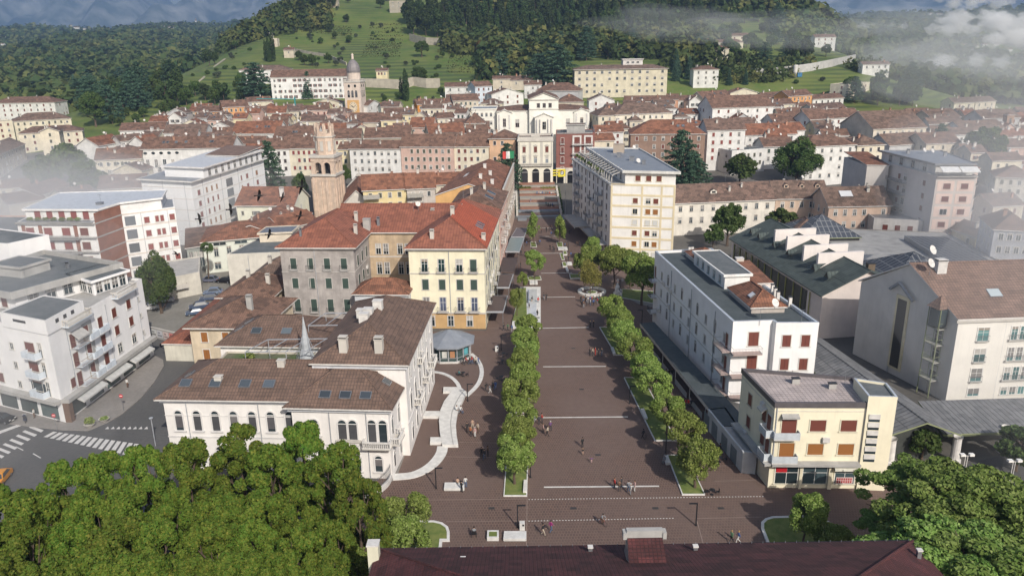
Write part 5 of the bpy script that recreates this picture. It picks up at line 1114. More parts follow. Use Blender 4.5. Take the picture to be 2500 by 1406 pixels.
# poster wall
for t in(4.2,15.5,25.5): la.downpipe(1,t,4)
for t in(8,16): wb.downpipe(0,t)
for t in(6,17,28,38): wb.downpipe(1,t)
for t in(4.4,10.6): bb.downpipe(2,t)
for t in(9,18): rb.downpipe(3,t)
pw=thing('poster_wall','grey street wall pasted with coloured posters beside the car park','wall',(-70,150,0)); b=MB(); p0,p1=G(366,822),G(482,850); th=math.atan2(p1[1]-p0[1],p1[0]-p0[0]); Lw=math.dist(p0,p1); pw.location=(p0[0],p0[1],0); pw.rotation_euler=(0,0,th); b.box(0,0,0,Lw,.25,2.2,M_CONC); b.box(-.05,-.05,2.2,Lw+.05,.3,2.3,M_STONE); b.build('wall_body',pw)
for k,(x,wd,c) in enumerate(((.8,1.6,(.6,.6,.58)),(2.6,1.6,(.55,.55,.58)),(4.5,1.5,(.62,.5,.48)),(6.3,1.6,(.6,.2,.18)),(8.2,1.7,(.62,.55,.15)),(10.2,1.2,(.5,.03,.05)),(11.6,1.3,(.55,.57,.6)))):
    b=MB(); b.box(x,-.06,.4,x+wd,-.02,1.9,plain(c,.7)); b.box(x+.2,-.07,.7,x+wd-.2,-.062,1.0,plain(sc(c,.35),.7)); b.box(x+.3,-.07,1.25,x+wd*.6,-.062,1.6,plain(sc(c,.5),.7)); b.build('poster',pw)
gwl=thing('white_garden_wall','stepped white garden wall beside the poster wall','wall',(0,0,0)); p=G(455,830); gwl.location=(p[0],p[1],0); MB().box(0,0,0,3.8,.3,3.2,M_PALE).box(2.0,0,3.2,3.8,.3,3.7,M_PALE).build('wall_body',gwl)
# ================================================================ towers
M_TB=tile((.56,.39,.27),(.47,.32,.22),mort=(.72,.62,.53),w_=.5,h_=.2,big=.22,name='old_pale_brick')
def octpoly(r,a0=PI/8,n=8): return [(r*math.cos(a0+2*PI*k/n),r*math.sin(a0+2*PI*k/n)) for k in range(n)]
ct=thing('ruined_bell_tower','old pale brick bell tower with paired arched openings and a broken octagonal top','bell tower',(-60.9,259.5,0),math.radians(-8))
b=MB(); b.prism([(-3.9,-3.9),(3.9,-3.9),(3.9,3.9),(-3.9,3.9)],0,16.2,M_TB)
for s in range(4):
    a=s*PI/2
    for k in(-3.4,-1.15,1.15,3.4): b.box(k-.45,-4.35,0,k+.45,-3.89,15.2,M_TB,a)
b.build('shaft',ct); b=MB(); b.box(-4.4,-4.4,16.2,4.4,4.4,16.9,M_STONE); b.build('cornice',ct); b=MB(); b.box(-4.3,-4.3,22.2,4.3,4.3,23.0,M_STONE); b.build('cornice',ct)
b=MB()
for s in range(4):
    a=s*PI/2
    for k0,k1 in((-4,-2.6),(-.45,.45),(2.6,4)): b.box(k0,-3.95,16.9,k1,-2.9,21.0,M_TB,a)
    b.box(-4,-3.95,20.7,4,-2.9,22.2,M_TB,a)
    for c in(-1.52,1.52):
        for i in range(6):
            t0,t1=PI*i/6,PI*(i+1)/6; b.face([(c+p[0]*math.cos(a)*0+0,0,0) for p in [(0,0)]]*0 or [tuple(Matrix.Rotation(a,3,'Z')@Vector(v)) for v in ((c-1.07*math.cos(t0),-3.97,19.7+1.0*math.sin(t0)),(c-1.07*math.cos(t1),-3.97,19.7+1.0*math.sin(t1)),(c-1.1*math.cos(t1),-3.97,21.0),(c-1.1*math.cos(t0),-3.97,21.0))],M_TB)
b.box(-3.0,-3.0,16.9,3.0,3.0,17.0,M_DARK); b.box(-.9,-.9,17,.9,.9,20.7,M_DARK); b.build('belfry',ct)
b=MB(); b.prism(octpoly(3.3),23.0,28.6,M_TB); 
for k in range(8):
    a=PI/8+k*PI/4+PI/8; 
    b.prism([(3.12*math.cos(a-.16),3.12*math.sin(a-.16)),(3.3*math.cos(a-.16),3.3*math.sin(a-.16)),(3.3*math.cos(a+.16),3.3*math.sin(a+.16)),(3.12*math.cos(a+.16),3.12*math.sin(a+.16))],24.2,27.4,M_STONE)
b.prism(octpoly(3.6),28.6,29.0,M_STONE); rv=random.Random(3)
P=octpoly(3.2); 
for k in range(8):
    p,q=Vector(P[k]),Vector(P[(k+1)%8])
    for i,(s0,s1,h) in enumerate(((0,.22,32.2+rv.uniform(0,1.2)),(.22,.5,29.8+rv.uniform(0,.8)),(.5,.78,29.5+rv.uniform(0,.6)),(.78,1,31.6+rv.uniform(0,1.2)))):
        a_=p.lerp(q,s0); c_=p.lerp(q,s1); b.prism([tuple(a_),tuple(c_),tuple(c_*.82),tuple(a_*.82)],29.0,h,M_TB)
b.build('octagon_top',ct)
cl=thing('clock_tower','tall pink and cream clock tower with a lead dome and a square gold-framed clock face','clock tower',(-86.3,450,14.5),math.radians(-7))
cl.scale=(.8,.8,1.0); b=MB(); M_CT=wall((.66,.56,.48),.18); b.box(-5.8,-5.8,-2,5.8,5.8,23.0,M_CT); b.box(-3.2,-5.95,4,3.2,-5.79,10,M_CT); b.build('shaft',cl)
b=MB(); b.box(-6.2,-6.2,23,6.2,6.2,23.7,M_STONE)
for s in range(4):
    for k in range(17): b.box(-6+k*.73,-6.15,23.7,-5.75+k*.73,-5.95,24.5,M_STONE,s*PI/2)
    b.box(-6.2,-6.2,24.5,6.2,-5.9,24.75,M_STONE,s*PI/2)
b.build('balustrade',cl)
for s in(0,1,3):
    a=s*PI/2
    for k in(-2.7,0,2.7):
        me,_=winmesh('arch',1.7,3.8,None,(.66,.6,.52),(.01,.01,.012)); p=Matrix.Rotation(a,3,'Z')@Vector((k,-5.82,15.0)); link('belfry_opening',me,cl,p,a)
    for k in(-2.2,2.2):
        me,_=winmesh('oval',1.7,1.7,None,(.66,.6,.52),(.02,.02,.02)); p=Matrix.Rotation(a,3,'Z')@Vector((k,-5.82,20.3)); link('round_window',me,cl,p,a)
b=MB(); b.box(-4.2,-6.0,5.8,4.2,-5.8,13.6,plain((.60,.36,.14),.7)); b.build('clock_panel',cl); b=MB()
n=24; b.face([(2.9*math.cos(2*PI*i/n),-6.04,9.8+2.9*math.sin(2*PI*i/n)) for i in range(n)],plain((.68,.58,.42),.7))
for k in range(12): a=k*PI/6; b.box(-.16,-6.1,2.0,.16,-6.05,2.7,M_DARK) if False else b.tube((2.0*math.sin(a),-6.08,9.8+2.0*math.cos(a)),(2.7*math.sin(a),-6.08,9.8+2.7*math.cos(a)),.14,M_DARK,4)
b.tube((-1.0,-6.14,10.6),(.3,-6.14,9.5),.17,M_DARK,4); b.tube((0,-6.14,9.8),(2.1,-6.14,10.9),.13,M_DARK,4); b.tube((0,-6.14,9.8),(-1.5,-6.14,10.5),.17,M_DARK,4); b.build('clock_face',cl)
b=MB(); b.lathe([(4.6,23.5),(4.6,28.3)],M_CT,16); b.build('drum',cl); b=MB(); M_LEAD=plain((.22,.20,.20),.55,.1); b.lathe([(4.7,28.2),(4.8,29.3),(4.5,31.0),(3.6,33.0),(2.2,34.4),(1.0,35.2)],M_LEAD,16); b.build('dome',cl,True); b=MB(); b.lathe([(.9,35.4),(.8,37.4),(1.1,37.5),(.05,38.6)],M_CT,8); b.tube((0,0,38.5),(0,0,39.8),.06,M_METAL,4); b.build('lantern',cl)
# ================================================================ loggia, brown building, theatre, school, convent
lg=Bldg('loggia','cream stone loggia with three tall arches at the head of the stairs',[(3.2,299.5),(16.5,299.2),(17.0,311),(3.8,311)],4.4,17.6,wall((.74,.71,.60),.12),near=True)
lg.flat(.9,deck=T_GREY,pm=M_STONE,over=.1)
for k,t in enumerate((2.3,6.65,11.0)):
    lg.win(0,t,.1,'arch',2.7,6.3,None,(.78,.75,.64),(.02,.02,.022),'arch_opening'); 
    lg.win(0,t,8.6,'glass',1.1,2.4,None,(.6,.58,.5),(.10,.12,.14)); lg.win(0,t,12.6,'shut',1.2,2.2,'br',(.66,.64,.56))
    for z in(15.1,11.3): b=MB(); p,th=lg.pos(0,t,z); b.prism([(-.9,-.2),(.9,-.2),(.9,-.002),(-.9,-.002)],0,.14,M_STONE); b.face([(-.8,-.18,.14),(.8,-.18,.14),(0,-.18,.6)],M_STONE); o=b.build('window_pediment',lg.o); o.location=p
for t in(.3,4.2,4.7,8.6,9.1,12.7): lg.box('pilaster',0,t,t+.35,7.6,16.8,0,.15,M_STONE)
lg.balcony(0,6.65,7.6,12.8,.9,'bal',M_STONE,M_STONE); lg.band(16.8,17.6,.35,M_STONE,'cornice',[0]); b=MB(); p,th=lg.pos(0,6.65,18.5,.1); b.box(-1.6,-.1,0,1.6,.3,.5,M_STONE); b.box(-.8,-.1,.5,.8,.3,1.1,M_STONE); o=b.build('roof_crest',lg.o); o.location=p
br=Bldg('brown_building','dark reddish brown building with white balcony bays and a roof terrace next to the loggia',[(17.8,300.2),(32.4,299.6),(33,312),(18.4,312)],4.4,19.4,wall((.24,.10,.08),.15),near=True)
br.flat(.3,deck=M_DECK,pm=wall((.30,.14,.11)))
for z in(5.2,9.0,12.7,16.2):
    br.win(0,2.4,z-.6,'shut',1.1,2.2,'br'); 
    if z>6: br.box('white_bay',0,6.2,9.6,z-1.0,z+2.5,0,.2,M_PALE); br.box('white_bay',0,10.6,13.9,z-1.0,z+2.5,0,.2,M_PALE); br.box('blind',0,6.9,9.0,z-.6,z+1.9,.2,.24,shutm('br')); br.box('blind',0,11.2,13.3,z-.6,z+1.9,.2,.24,shutm('br')); br.balcony(0,10,z-.9,8.2,1.3,'bars',M_PALE,M_METAL)
    br.balcony(0,2.4,z-.7,1.8,.6,'bars',M_PALE,M_METAL)
br.box('stone_base',0,.0,-.01,0,6.4,0,.5,wall((.66,.62,.52))); 
for t in(1.6,5.6,9.8): o=br.win(0,t,.1,'arch',2.6,5.2,None,(.7,.66,.56),(.02,.02,.022),'arch_opening'); o.location=br.pos(0,t,.1,.52)[0]
b2=sub(br,[(22,303),(29,302.8),(29.4,308),(22.4,308)],19.4,3.0,M_CONC,name='roof_room'); b2.flat(.2,deck=T_OLD,over=.3); br.balcony(0,7,19.6,13.5,.3,'bars',M_PALE,M_METAL)
z0=terr(15,398)
tx=lambda px,d: R_(px,d)
def R_(px,py,d):
    q=ray(px,py); t=d/q[1]; return (q[0]*t,CAMH+q[2]*t)
TW=wall((.80,.78,.70),.08)
a1=R_(1213,280,398)[0]; a2=R_(1438,280,398)[0]; c1=R_(1292,280,396)[0]; c2=R_(1363,280,396)[0]
tb=Bldg('theatre','white neoclassical theatre with a tall central pediment, stepped wings and columns, above the roofs',[(a1,398),(a2,397),(a2,420),(a1,421)],12,12.5,TW,near=True); tb.roof('hip',2.2,T_OLD,.4)
tc=sub(tb,[(c1,395.6),(c2,395.2),(c2+.2,424),(c1+.2,424.5)],0,18.2,TW,'y',3.0,'central_block'); tc.roof('gy',3.0,T_OLD,.6,soff=M_STONE)
for k in range(3): o=tc.win(0,4.6+k*2.9,14.2,'roller',1.5,2.1,'dk'); 
tc.band(13.2,13.6,.3,M_STONE,edges=[0]); tc.band(17.7,18.2,.35,M_STONE,'cornice',[0])
cm=(c1+c2)/2; tp=sub(tb,[(cm-4.6,391.5),(cm+4.6,391.3),(cm+4.6,395.2),(cm-4.6,395.4)],0,9.5,TW,'y',2.0,'portico'); tp.roof('gy',2.0,TW,.4,soff=M_STONE); tp.win(0,4.6,4.0,'glass',1.8,3.6,None,(.66,.62,.55),(.02,.02,.02))
b=MB()
for k in(-3.6,-2.0,2.0,3.6): b.lathe([(.4,2),(.36,8.8)],M_PALE,10,cm+k-tb.c[0],391-tb.c[1])
b.build('column',tb.o,True)
for wx,mir in((a1,0),(a2-7.5,1)):
    t_=sub(tb,[(wx,396.6),(wx+7.5,396.4),(wx+7.6,404),(wx+.1,404)],0,11.6,TW,'y',1.6,'end_pavilion'); t_.roof('gy',1.6,TW,.4,soff=M_STONE); t_.win(0,3.75,5.0,'glass',1.5,4.0,None,(.66,.62,.55),(.03,.02,.02)); 
    for k in(1.2,6.3): t_.box('pilaster',0,k-.35,k+.35,4,11,0,.3,M_PALE)
for t in(10.2,-10.6): 
    for z in(4.6,): tb.win(0,t if t>0 else tb.edge(0)[1]+t,z,'glass',1.9,3.8,None,(.66,.62,.55),(.03,.02,.02))
tl=Bldg('theatre_side_house','white flat topped house attached to the left of the theatre',[(a1-12.5,400),(a1-.3,399.5),(a1,416),(a1-12,416.5)],11,14.5,TW); tl.flat(.4,deck=M_METALR,over=.3); tl.grid(0,4,(11,7,3),'glass',1.1,1.7); tl.grid(3,3,(11,7,3),'shut',1,1.6,'dk'); tl.grid(1,3,(11,),'shut',1,1.6,'dk')
def bigbox(name,lab,A,B_,h,D,kind,rise,wc,rm,**k): return house(lab,A,B_,h,D,kind,rise,wc,rm,name=name,group=None,cat='building',**k)
sch=bigbox('beige_institute','large beige four storey institute with a white roof room below the woods',(1403,171),(1630,166),16.5,16,'hip',2.6,(.66,.60,.46),T_OLD2,cols=12,fl=4,ws=(1.5,1.6),style='glass',floor=3.7,over=.8)
s_=sub(sch,[(sch.c[0]+2,sch.c[1]-1),(sch.c[0]+14,sch.c[1]-1.2),(sch.c[0]+14,sch.c[1]+6),(sch.c[0]+2,sch.c[1]+6)],sch.h,5.6,M_PALE,name='roof_room'); s_.flat(.2,deck=M_METALR,over=.5); s_.grid(0,3,(sch.h+3.4,),'glass',1.6,.9)
conv=bigbox('convent','long white convent with rows of paired shutters left of the clock tower',(660,190),(850,182),13,13,'gx',4.4,(.80,.79,.77),T_OLD,cols=15,fl=4,ws=(1.1,1.6),style='open',col='br',floor=3.3,chim=1)
cv2=bigbox('convent_wing','smaller white convent wing with a brown roof behind the large cedar',(583,172),(702,166),9,12,'hip',3,(.80,.79,.77),T_OLD2,cols=8,fl=2,style='open')
# ================================================================ town houses: label, eaves left px, eaves right px, height, depth, roof, rise, wall, roof tiles, options
WH=(.72,.71,.68); CRM=(.68,.62,.49); YE=(.76,.66,.42); PK=(.60,.42,.35); OR=(.66,.34,.14); BE=(.62,.55,.44); GR=(.50,.50,.50); BL=(.60,.66,.72); SAL=(.62,.34,.22)
TOWN=[
('big white palazzo with a wide hipped roof at the far left edge under the cedars',(-20,253),(131,243),15,16,'hip',4,WH,T_OLD,dict(fl=4,cols=9)),
('cream hipped house just below the big white palazzo at the left edge',(32,297),(173,289),11,16,'hip',4,CRM,T_OLD2,dict(fl=2)),
('pale flat fronted house cut by the left edge, beside the cream hipped house',(-30,300),(30,296),13,10,'flat',.5,CRM,None,dict()),
('villa with a small central gable on the left, above the misty trees',(45,327),(200,319),10,12,'hip',3,CRM,T_GREY,dict(cols=7)),
('gabled porch wing of the misty villa on the left',(97,322),(143,320),12,9,'gy',2,CRM,T_GREY,dict(cols=1,over=.6)),
('long grey street front running down the left edge with many windows',(-60,402),(60,352),11,12,'gx',3.4,BE,T_OLD2,dict(fl=3,cols=12)),
('low house with a pale tin porch at the left edge beside the misty trees',(-10,462),(72,455),7,10,'gx',2.4,CRM,T_OLD,dict()),
('house with a mottled brown roof between the left edge and the white gabled house',(20,500),(110,486),7.5,12,'gx',3,BE,T_OLD,dict(cols=0)),
('house with a white gable wall and brown roof behind the brick apartments',(95,478),(176,452),8,12,'gx',3,WH,T_OLD,dict(cols=2)),
('plain roofed house between the white gabled house and the white slab block',(160,487),(240,474),7,12,'gx',3,CRM,T_OLD2,dict(cols=1)),
('broad brown roof with one small dormer against the white slab block',(240,463),(352,457),8,14,'gx',4,CRM,T_OLD,dict(cols=3)),
('long white building with a row of small oval windows under a skylit roof',(344,365),(566,361),12,13,'gx',4.2,WH,T_OLD,dict(cols=0,side=False,sky=6,name='oval_window_building')),
('small house with pale dormer end in front of the oval windowed building, left',(232,392),(344,387),10,12,'gx',4,CRM,T_OLD,dict(fl=2,cols=6)),
('house with a warm reddish roof above the small pale house on the left',(240,357),(300,346),9,11,'gx',3.5,WH,T_WARM,dict(cols=2)),
('narrow white house with one dark window on the left of the old town',(294,346),(352,340),9,9,'gx',2.5,WH,T_OLD2,dict(cols=2)),
('house with a tall white chimney and dark red roof left of the oval windowed building',(352,350),(392,343),8,8,'gx',3,WH,T_WARM,dict(cols=1)),
('long low brown roof over a white wall strip, left end of the old town',(292,320),(400,317),8,11,'gx',3.4,WH,T_OLD,dict(cols=5,ws=(.8,.9))),
('wide brown roof with dark roof terrace rail above the oval windowed building',(400,326),(500,324),9,12,'gx',3.5,WH,T_OLD2,dict(cols=3)),
('white gable ended house with blue roof panels in the middle of the left roofs',(424,341),(478,340),8,9,'gx',4,WH,T_GREY,dict(cols=2)),
('brown roof with two skylights beside the blue panelled roof',(485,345),(560,344),8,11,'gx',3.4,BE,T_GREY,dict(cols=3,sky=2)),
('house with a mottled orange brick roof and solar panels on a white wall',(568,327),(680,326),9.5,13,'gx',5,WH,T_ORANGE if 0 else T_WARM,dict(cols=6,sky=3)),
('low brown roof in front of the orange mottled roof',(560,352),(640,352),8,10,'gx',3,WH,T_OLD,dict(cols=4)),
('brown roofed orange walled cottage at the foot of the hill on the left',(476,274),(544,273),8,10,'gx',3,OR,T_OLD,dict(cols=2,col='dk')),
('tall orange house with three rows of windows at the foot of the hill',(544,263),(606,260),11,10,'gx',3.4,OR,T_OLD,dict(fl=3,cols=5,col='ol')),
('white house with blue solar panels beside the tall orange house',(601,276),(655,274),8,9,'gx',3,WH,T_GREY,dict(cols=3)),
('brick red roofed house with a satellite dish near the turquoise crane',(652,277),(697,276),8,9,'gx',3.4,CRM,T_WARM,dict(cols=2)),
('small dark roofed house in front of the tall orange house',(562,294),(602,293),7,8,'hip',2.6,CRM,T_GREY,dict(cols=1)),
('row of small brown roofs under the turquoise crane',(606,250),(664,247),7,8,'gx',2.6,CRM,T_OLD,dict(cols=2)),
('pink house with brown shutters between the crane and the clock tower',(735,271),(802,269),8,9,'gx',2.6,PK,T_OLD,dict(cols=4)),
('cream gabled house directly left of the clock tower',(765,252),(833,251),7,8,'gy',2.6,CRM,T_OLD,dict(cols=2)),
('white chapel like gable with one small window at the foot of the clock tower',(785,301),(850,300),7,13,'gy',3.2,WH,T_GREY,dict(cols=1)),
('dark roofed house with black solar panels left of the chapel like gable',(735,297),(790,296),7,9,'gx',2.8,CRM,T_GREY,dict(cols=2)),
('large rust brown roof spreading left of the ruined bell tower top',(640,304),(700,303),8,10,'gx',3.4,BE,T_OLD,dict(cols=2)),
('broad brown roof with a big grey skylight left of the ruined bell tower',(668,340),(772,339),9,14,'gx',5,WH,T_OLD,dict(cols=4,sky=2)),
('cream house with bright red shutters left of the ruined bell tower',(705,363),(790,362),11,11,'gx',4,CRM,T_OLD,dict(fl=3,cols=6,col='rd')),
('pale house with dark windows behind the blue cedar',(640,366),(705,364),11,11,'gx',4,WH,T_OLD,dict(fl=3,cols=4,col='dk')),
('small yellow gabled house just right of the ruined bell tower top',(860,320),(905,318),8,8,'gy',2.5,CRM,T_WARM,dict(cols=1)),
('yellow walled house right beside the ruined bell tower',(826,365),(858,365),10,9,'gx',2.6,YE,T_OLD,dict(cols=1)),
('brown roof between the ruined bell tower and the white row',(800,340),(880,338),8,11,'gx',4,CRM,T_OLD,dict(cols=2)),
('wide ridge of brown tiles at the foot of the clock tower, right side',(850,300),(965,299),6,13,'gx',4.4,BE,T_OLD,dict(cols=0)),
('long white row house with seven small dark windows under a brown roof',(853,364),(977,364),12,10,'gx',3,WH,T_OLD,dict(fl=3,cols=7,style='glass')),
('long pinkish row house with two rows of white framed windows',(978,359),(1107,359),13,11,'gx',4.4,PK,T_OLD,dict(fl=3,cols=8,col='ol')),
('cream yellow row house at the right end of the pinkish row',(1108,359),(1193,358),13,11,'gx',4.4,CRM,T_OLD,dict(fl=3,cols=5)),
('big brown roof filling the gap behind the long white row house',(890,338),(1000,336),9,13,'gx',4,CRM,T_OLD,dict(cols=0)),
('orange hipped house between the cream yellow row house and the loggia',(1194,339),(1258,339),16,12,'hip',3.2,(.68,.44,.28),T_OLD,dict(fl=4,cols=3,col='dk')),
('white gable ended house immediately right of the clock tower',(898,258),(928,253),8,9,'gy',2.4,WH,T_OLD,dict(cols=2)),
('pale green house with a red roof right of the clock tower',(934,264),(972,262),7,8,'gx',2.6,(.6,.68,.6),T_WARM,dict(cols=2)),
('grey brown house with a wide roof right of the clock tower, lower row',(938,279),(1012,277),8,9,'gx',2.8,BE,T_OLD,dict(cols=4)),
('small deep orange house in the middle of the old town',(1019,256),(1043,255),9,8,'gx',2.6,(.62,.26,.05),T_OLD,dict(fl=3,cols=2)),
('cream house touching the small deep orange house',(1044,255),(1072,255),9,8,'gx',2.6,CRM,T_OLD,dict(cols=2)),
('white house at the right end of the short orange and cream row',(1073,254),(1104,252),9,8,'gx',2.6,WH,T_OLD,dict(cols=2)),
('brown stone house with one small pink dormer left of the theatre',(1106,247),(1168,245),10,10,'gx',3.4,BE,T_OLD,dict(cols=5,sky=0)),
('white low gabled house group top left of the theatre',(1086,213),(1153,213),7,10,'gx',2.5,WH,T_OLD,dict(cols=3)),
('pale blue house left of the theatre',(1160,212),(1201,210),12,9,'gx',2.8,BL,T_OLD,dict(fl=4,cols=3)),
('white gabled house with a green terrace rail above the theatre side house',(1200,231),(1278,228),9,10,'gy',3,WH,T_OLD,dict(cols=3)),
('house with white gallery columns behind the theatre',(1280,208),(1322,207),8,8,'gx',2.4,WH,T_OLD,dict(cols=3,style='glass')),
('flat stone house above the pale blue house',(1203,194),(1245,192),7,8,'gx',2.0,BE,T_OLD,dict(cols=1)),
('low brown house with a solar roof above the theatre, next to the cypress tree',(1245,197),(1300,196),6,8,'gx',2.6,BE,T_GREY,dict(cols=2)),
('large brown hipped roof on grey walls behind the theatre pediment',(1308,222),(1412,222),9,14,'hip',4.5,GR,T_OLD,dict(cols=0)),
('brown hipped roof touching the right side of the theatre',(1360,250),(1425,249),8,13,'hip',4,BE,T_OLD,dict(cols=1)),
('pinkish brown house with small dark attic windows in the old town centre',(1000,312),(1055,312),9,11,'gx',4.4,PK,T_WARM,dict(cols=4,ws=(.9,.8))),
('white house with two tall windows in the old town centre',(1111,277),(1137,277),9,9,'gx',2.4,WH,T_OLD,dict(cols=2)),
('low cream house with a balcony in the old town centre',(1068,290),(1110,288),7,9,'gx',2.6,CRM,T_OLD,dict(cols=3)),
('beige hipped tower like house with a warm chimney, left of the theatre street',(1136,302),(1183,301),12,11,'hip',4.6,CRM,T_OLD,dict(fl=3,cols=3,style='glass')),
('large plain brown roof right of the pinkish brown house',(1050,332),(1136,328),9,14,'gx',4.6,BE,T_WARM,dict(cols=0)),
('small brown roof above the big plain roof left of centre',(942,324),(1000,323),8,9,'gx',2.8,CRM,T_OLD,dict(cols=2)),
('small roof in the lane behind the pinkish row house',(1140,328),(1190,327),9,10,'gx',3.6,CRM,T_OLD,dict(cols=1)),
('white house with a side gable right of the theatre',(1438,246),(1500,245),11,11,'gy',3,WH,T_OLD2,dict(fl=3,cols=2)),
('cream house with a broad tiled hip roof right of the theatre',(1461,283),(1516,281),10,14,'hip',4,CRM,T_OLD2,dict(cols=3)),
('large cream hipped building with a row of small windows right of the theatre',(1502,281),(1642,275),10,17,'hip',5,(.76,.70,.58),T_OLD2,dict(cols=9)),
('yellow ochre house with dormers below the beige institute',(1526,249),(1625,248),8,9,'gx',3,YE,T_OLD,dict(cols=6,sky=2)),
('salmon house between the ochre house and a white one',(1627,243),(1655,243),9,9,'gx',2.8,SAL,T_OLD,dict(fl=3,cols=2)),
('white house with a brown roof right of the salmon house',(1656,246),(1702,245),7,9,'gx',2.6,WH,T_OLD,dict(cols=4)),
('low white house with blue solar panel left of the big red hipped roof',(1455,324),(1522,322),9,9,'gx',2.8,WH,T_WARM,dict(cols=3)),
('small brown tiled roof behind the brown building',(1447,345),(1500,343),13,9,'gx',2.6,CRM,T_WARM,dict(cols=2)),
('brown walled palazzo under a big brick red hipped roof behind the tall deodar cedar',(1540,328),(1722,327),17,16,'hip',5,(.30,.20,.15),T_WARM,dict(fl=3,cols=8,sky=2)),
('big white house with a balustraded balcony and long brown roof, right of centre',(1740,265),(1888,260),12,17,'gx',5.4,(.78,.77,.74),T_OLD,dict(fl=3,cols=6,col='br')),
('white house with arched windows under a dark brown roof, right of the deodar cedar',(1728,319),(1820,317),16,12,'gx',4,WH,T_GREY,dict(fl=4,cols=4,col='rd')),
('low white house with three tall chimneys right of the arched white house',(1820,331),(1945,327),9,11,'gx',4.4,WH,T_WARM,dict(fl=2,cols=7,chim=4)),
('white terrace house with glass roof pavilions above the garden',(1787,372),(1868,366),9,12,'flat',.8,WH,None,dict(cols=5)),
('white three windowed house behind the big green round tree',(1866,359),(1938,357),9,11,'gx',3.2,WH,T_OLD,dict(cols=4)),
('white and grey house with balconies right of the big green round tree',(1970,359),(2092,353),15,13,'hip',3.6,WH,T_OLD,dict(fl=4,cols=5,style='glass')),
('cream house touching the white and grey balcony house',(2094,356),(2160,353),14,12,'hip',3.4,CRM,T_OLD2,dict(fl=4,cols=3)),
('church like beige hall with a tall grey gable end on the right',(2133,316),(2262,311),13,24,'gx',6.4,(.66,.60,.50),T_OLD2,dict(fl=2,cols=8,style='glass',side=False)),
('white house with two rows of windows left of the church like hall',(1978,293),(2102,285),10,11,'gx',3.8,WH,T_OLD,dict(fl=2,cols=8)),
('cream yellow house with an arched doorway on the right of the old town',(1888,256),(1938,254),8,9,'gx',2.6,CRM,T_OLD,dict(cols=3)),
('bright orange house with chimneys on the right of the old town',(1925,236),(1983,232),10,10,'gx',3,OR,T_OLD,dict(fl=3,cols=6,col='ol')),
('low white row house right of the bright orange house',(1984,243),(2060,239),6,9,'gx',2.4,WH,T_OLD,dict(cols=5)),
('small ochre house in front of the bright orange house',(1940,262),(1982,260),6,8,'gx',2.2,YE,T_OLD,dict(cols=2)),
('dark roofed houses behind the white two row house, right',(1985,268),(2065,263),6,9,'gx',2.6,GR,T_GREY,dict(cols=2)),
('cream gabled cottage behind the white two row house, right',(2055,277),(2100,275),6,8,'gy',2.2,CRM,T_OLD,dict(cols=1)),
('white flat fronted house with a yellow gable behind the big balconied house',(1783,228),(1850,226),7,8,'gy',2.6,CRM,T_OLD,dict(cols=2)),
('brown roofed house with dormers behind the big balconied house',(1716,240),(1785,235),8,9,'gx',3.4,CRM,T_OLD,dict(cols=3,sky=2)),
('narrow roof between the big balconied house and the orange house',(1868,240),(1915,237),8,9,'gx',2.8,CRM,T_OLD,dict(cols=2)),
('mottled brown roof over the lane between the two big white houses on the right',(1890,300),(1975,296),8,11,'gx',3.6,WH,T_OLD,dict(cols=2)),
('rust brown roof with a grey dish above the low white chimneyed house',(1880,322),(1965,318),8,10,'gx',3.2,WH,T_WARM,dict(cols=2)),
('modern cream house with a flat roof and balconies on the slope, right',(2068,207),(2124,201),9,10,'flat',.4,CRM,None,dict(fl=2,cols=3,col='br')),
('pale terraced houses at the far right of the town, left one of the row',(2330,252),(2380,250),7,10,'gx',2.6,CRM,T_OLD2,dict(cols=2)),
('pale terraced houses at the far right of the town, right end of the row',(2382,250),(2432,247),7,10,'gx',2.6,BE,T_OLD2,dict(cols=3)),
('low brown roofs below the far right terraced houses',(2275,290),(2345,286),8,12,'gx',3.4,BE,T_OLD2,dict(cols=3)),
('roof with a small dark gallery above the church like hall',(2225,282),(2278,280),8,9,'gx',3,WH,T_OLD,dict(cols=3)),
('white walled low house with blue grey roof panels right of the church like hall',(2350,320),(2454,315),9,12,'gx',3.6,WH,T_OLD2,dict(cols=7)),
('house with a brown roof at the right edge beside the small brick tower',(2400,290),(2490,287),10,12,'gx',3.4,GR,T_OLD2,dict(cols=4)),
('pale yellow house between the far right houses and the brick tower',(2300,300),(2350,298),8,9,'gx',2.6,CRM,T_OLD2,dict(cols=2)),
('grey gabled house in front of the church like hall, right',(2172,356),(2262,350),8,13,'gx',4,GR,T_OLD2,dict(cols=0)),
('house with a plain brown roof behind the tall dark tree on the right',(2262,352),(2345,348),9,13,'gx',3.8,BE,T_OLD,dict(cols=3)),
('beige hipped house cut by the right edge above the pink and blue block',(2432,432),(2530,436),9.5,13,'hip',3.6,(.64,.60,.52),T_PINKB,dict(cols=4)),
('small beige houses right of the pink and blue block, mottled roofs',(2425,505),(2500,500),7,11,'gx',3,BE,T_OLD2,dict(cols=2)),
('small ochre gabled house below the pink and blue block',(2382,580),(2440,578),6.5,10,'gy',2.6,YE,T_OLD2,dict(cols=1)),
('grey blue stone house cut by the right edge with deep windows',(2428,560),(2530,565),13,14,'hip',3.5,(.46,.47,.50),T_PINKB,dict(fl=3,cols=4,style='glass')),
('white three storey house alone under the woods, right of the institute',(1694,171),(1755,171),11,10,'hip',2.4,WH,T_OLD,dict(fl=3,cols=3,style='glass',side=False)),
('long low villa with white columns on the right hillside, lowest of three stacked villas',(1697,121),(1780,117),8,10,'hip',2.6,CRM,T_OLD,dict(cols=5)),
('middle one of the three stacked villas on the right hillside',(1712,105),(1815,101),6,9,'hip',2.6,CRM,T_OLD,dict(cols=6)),
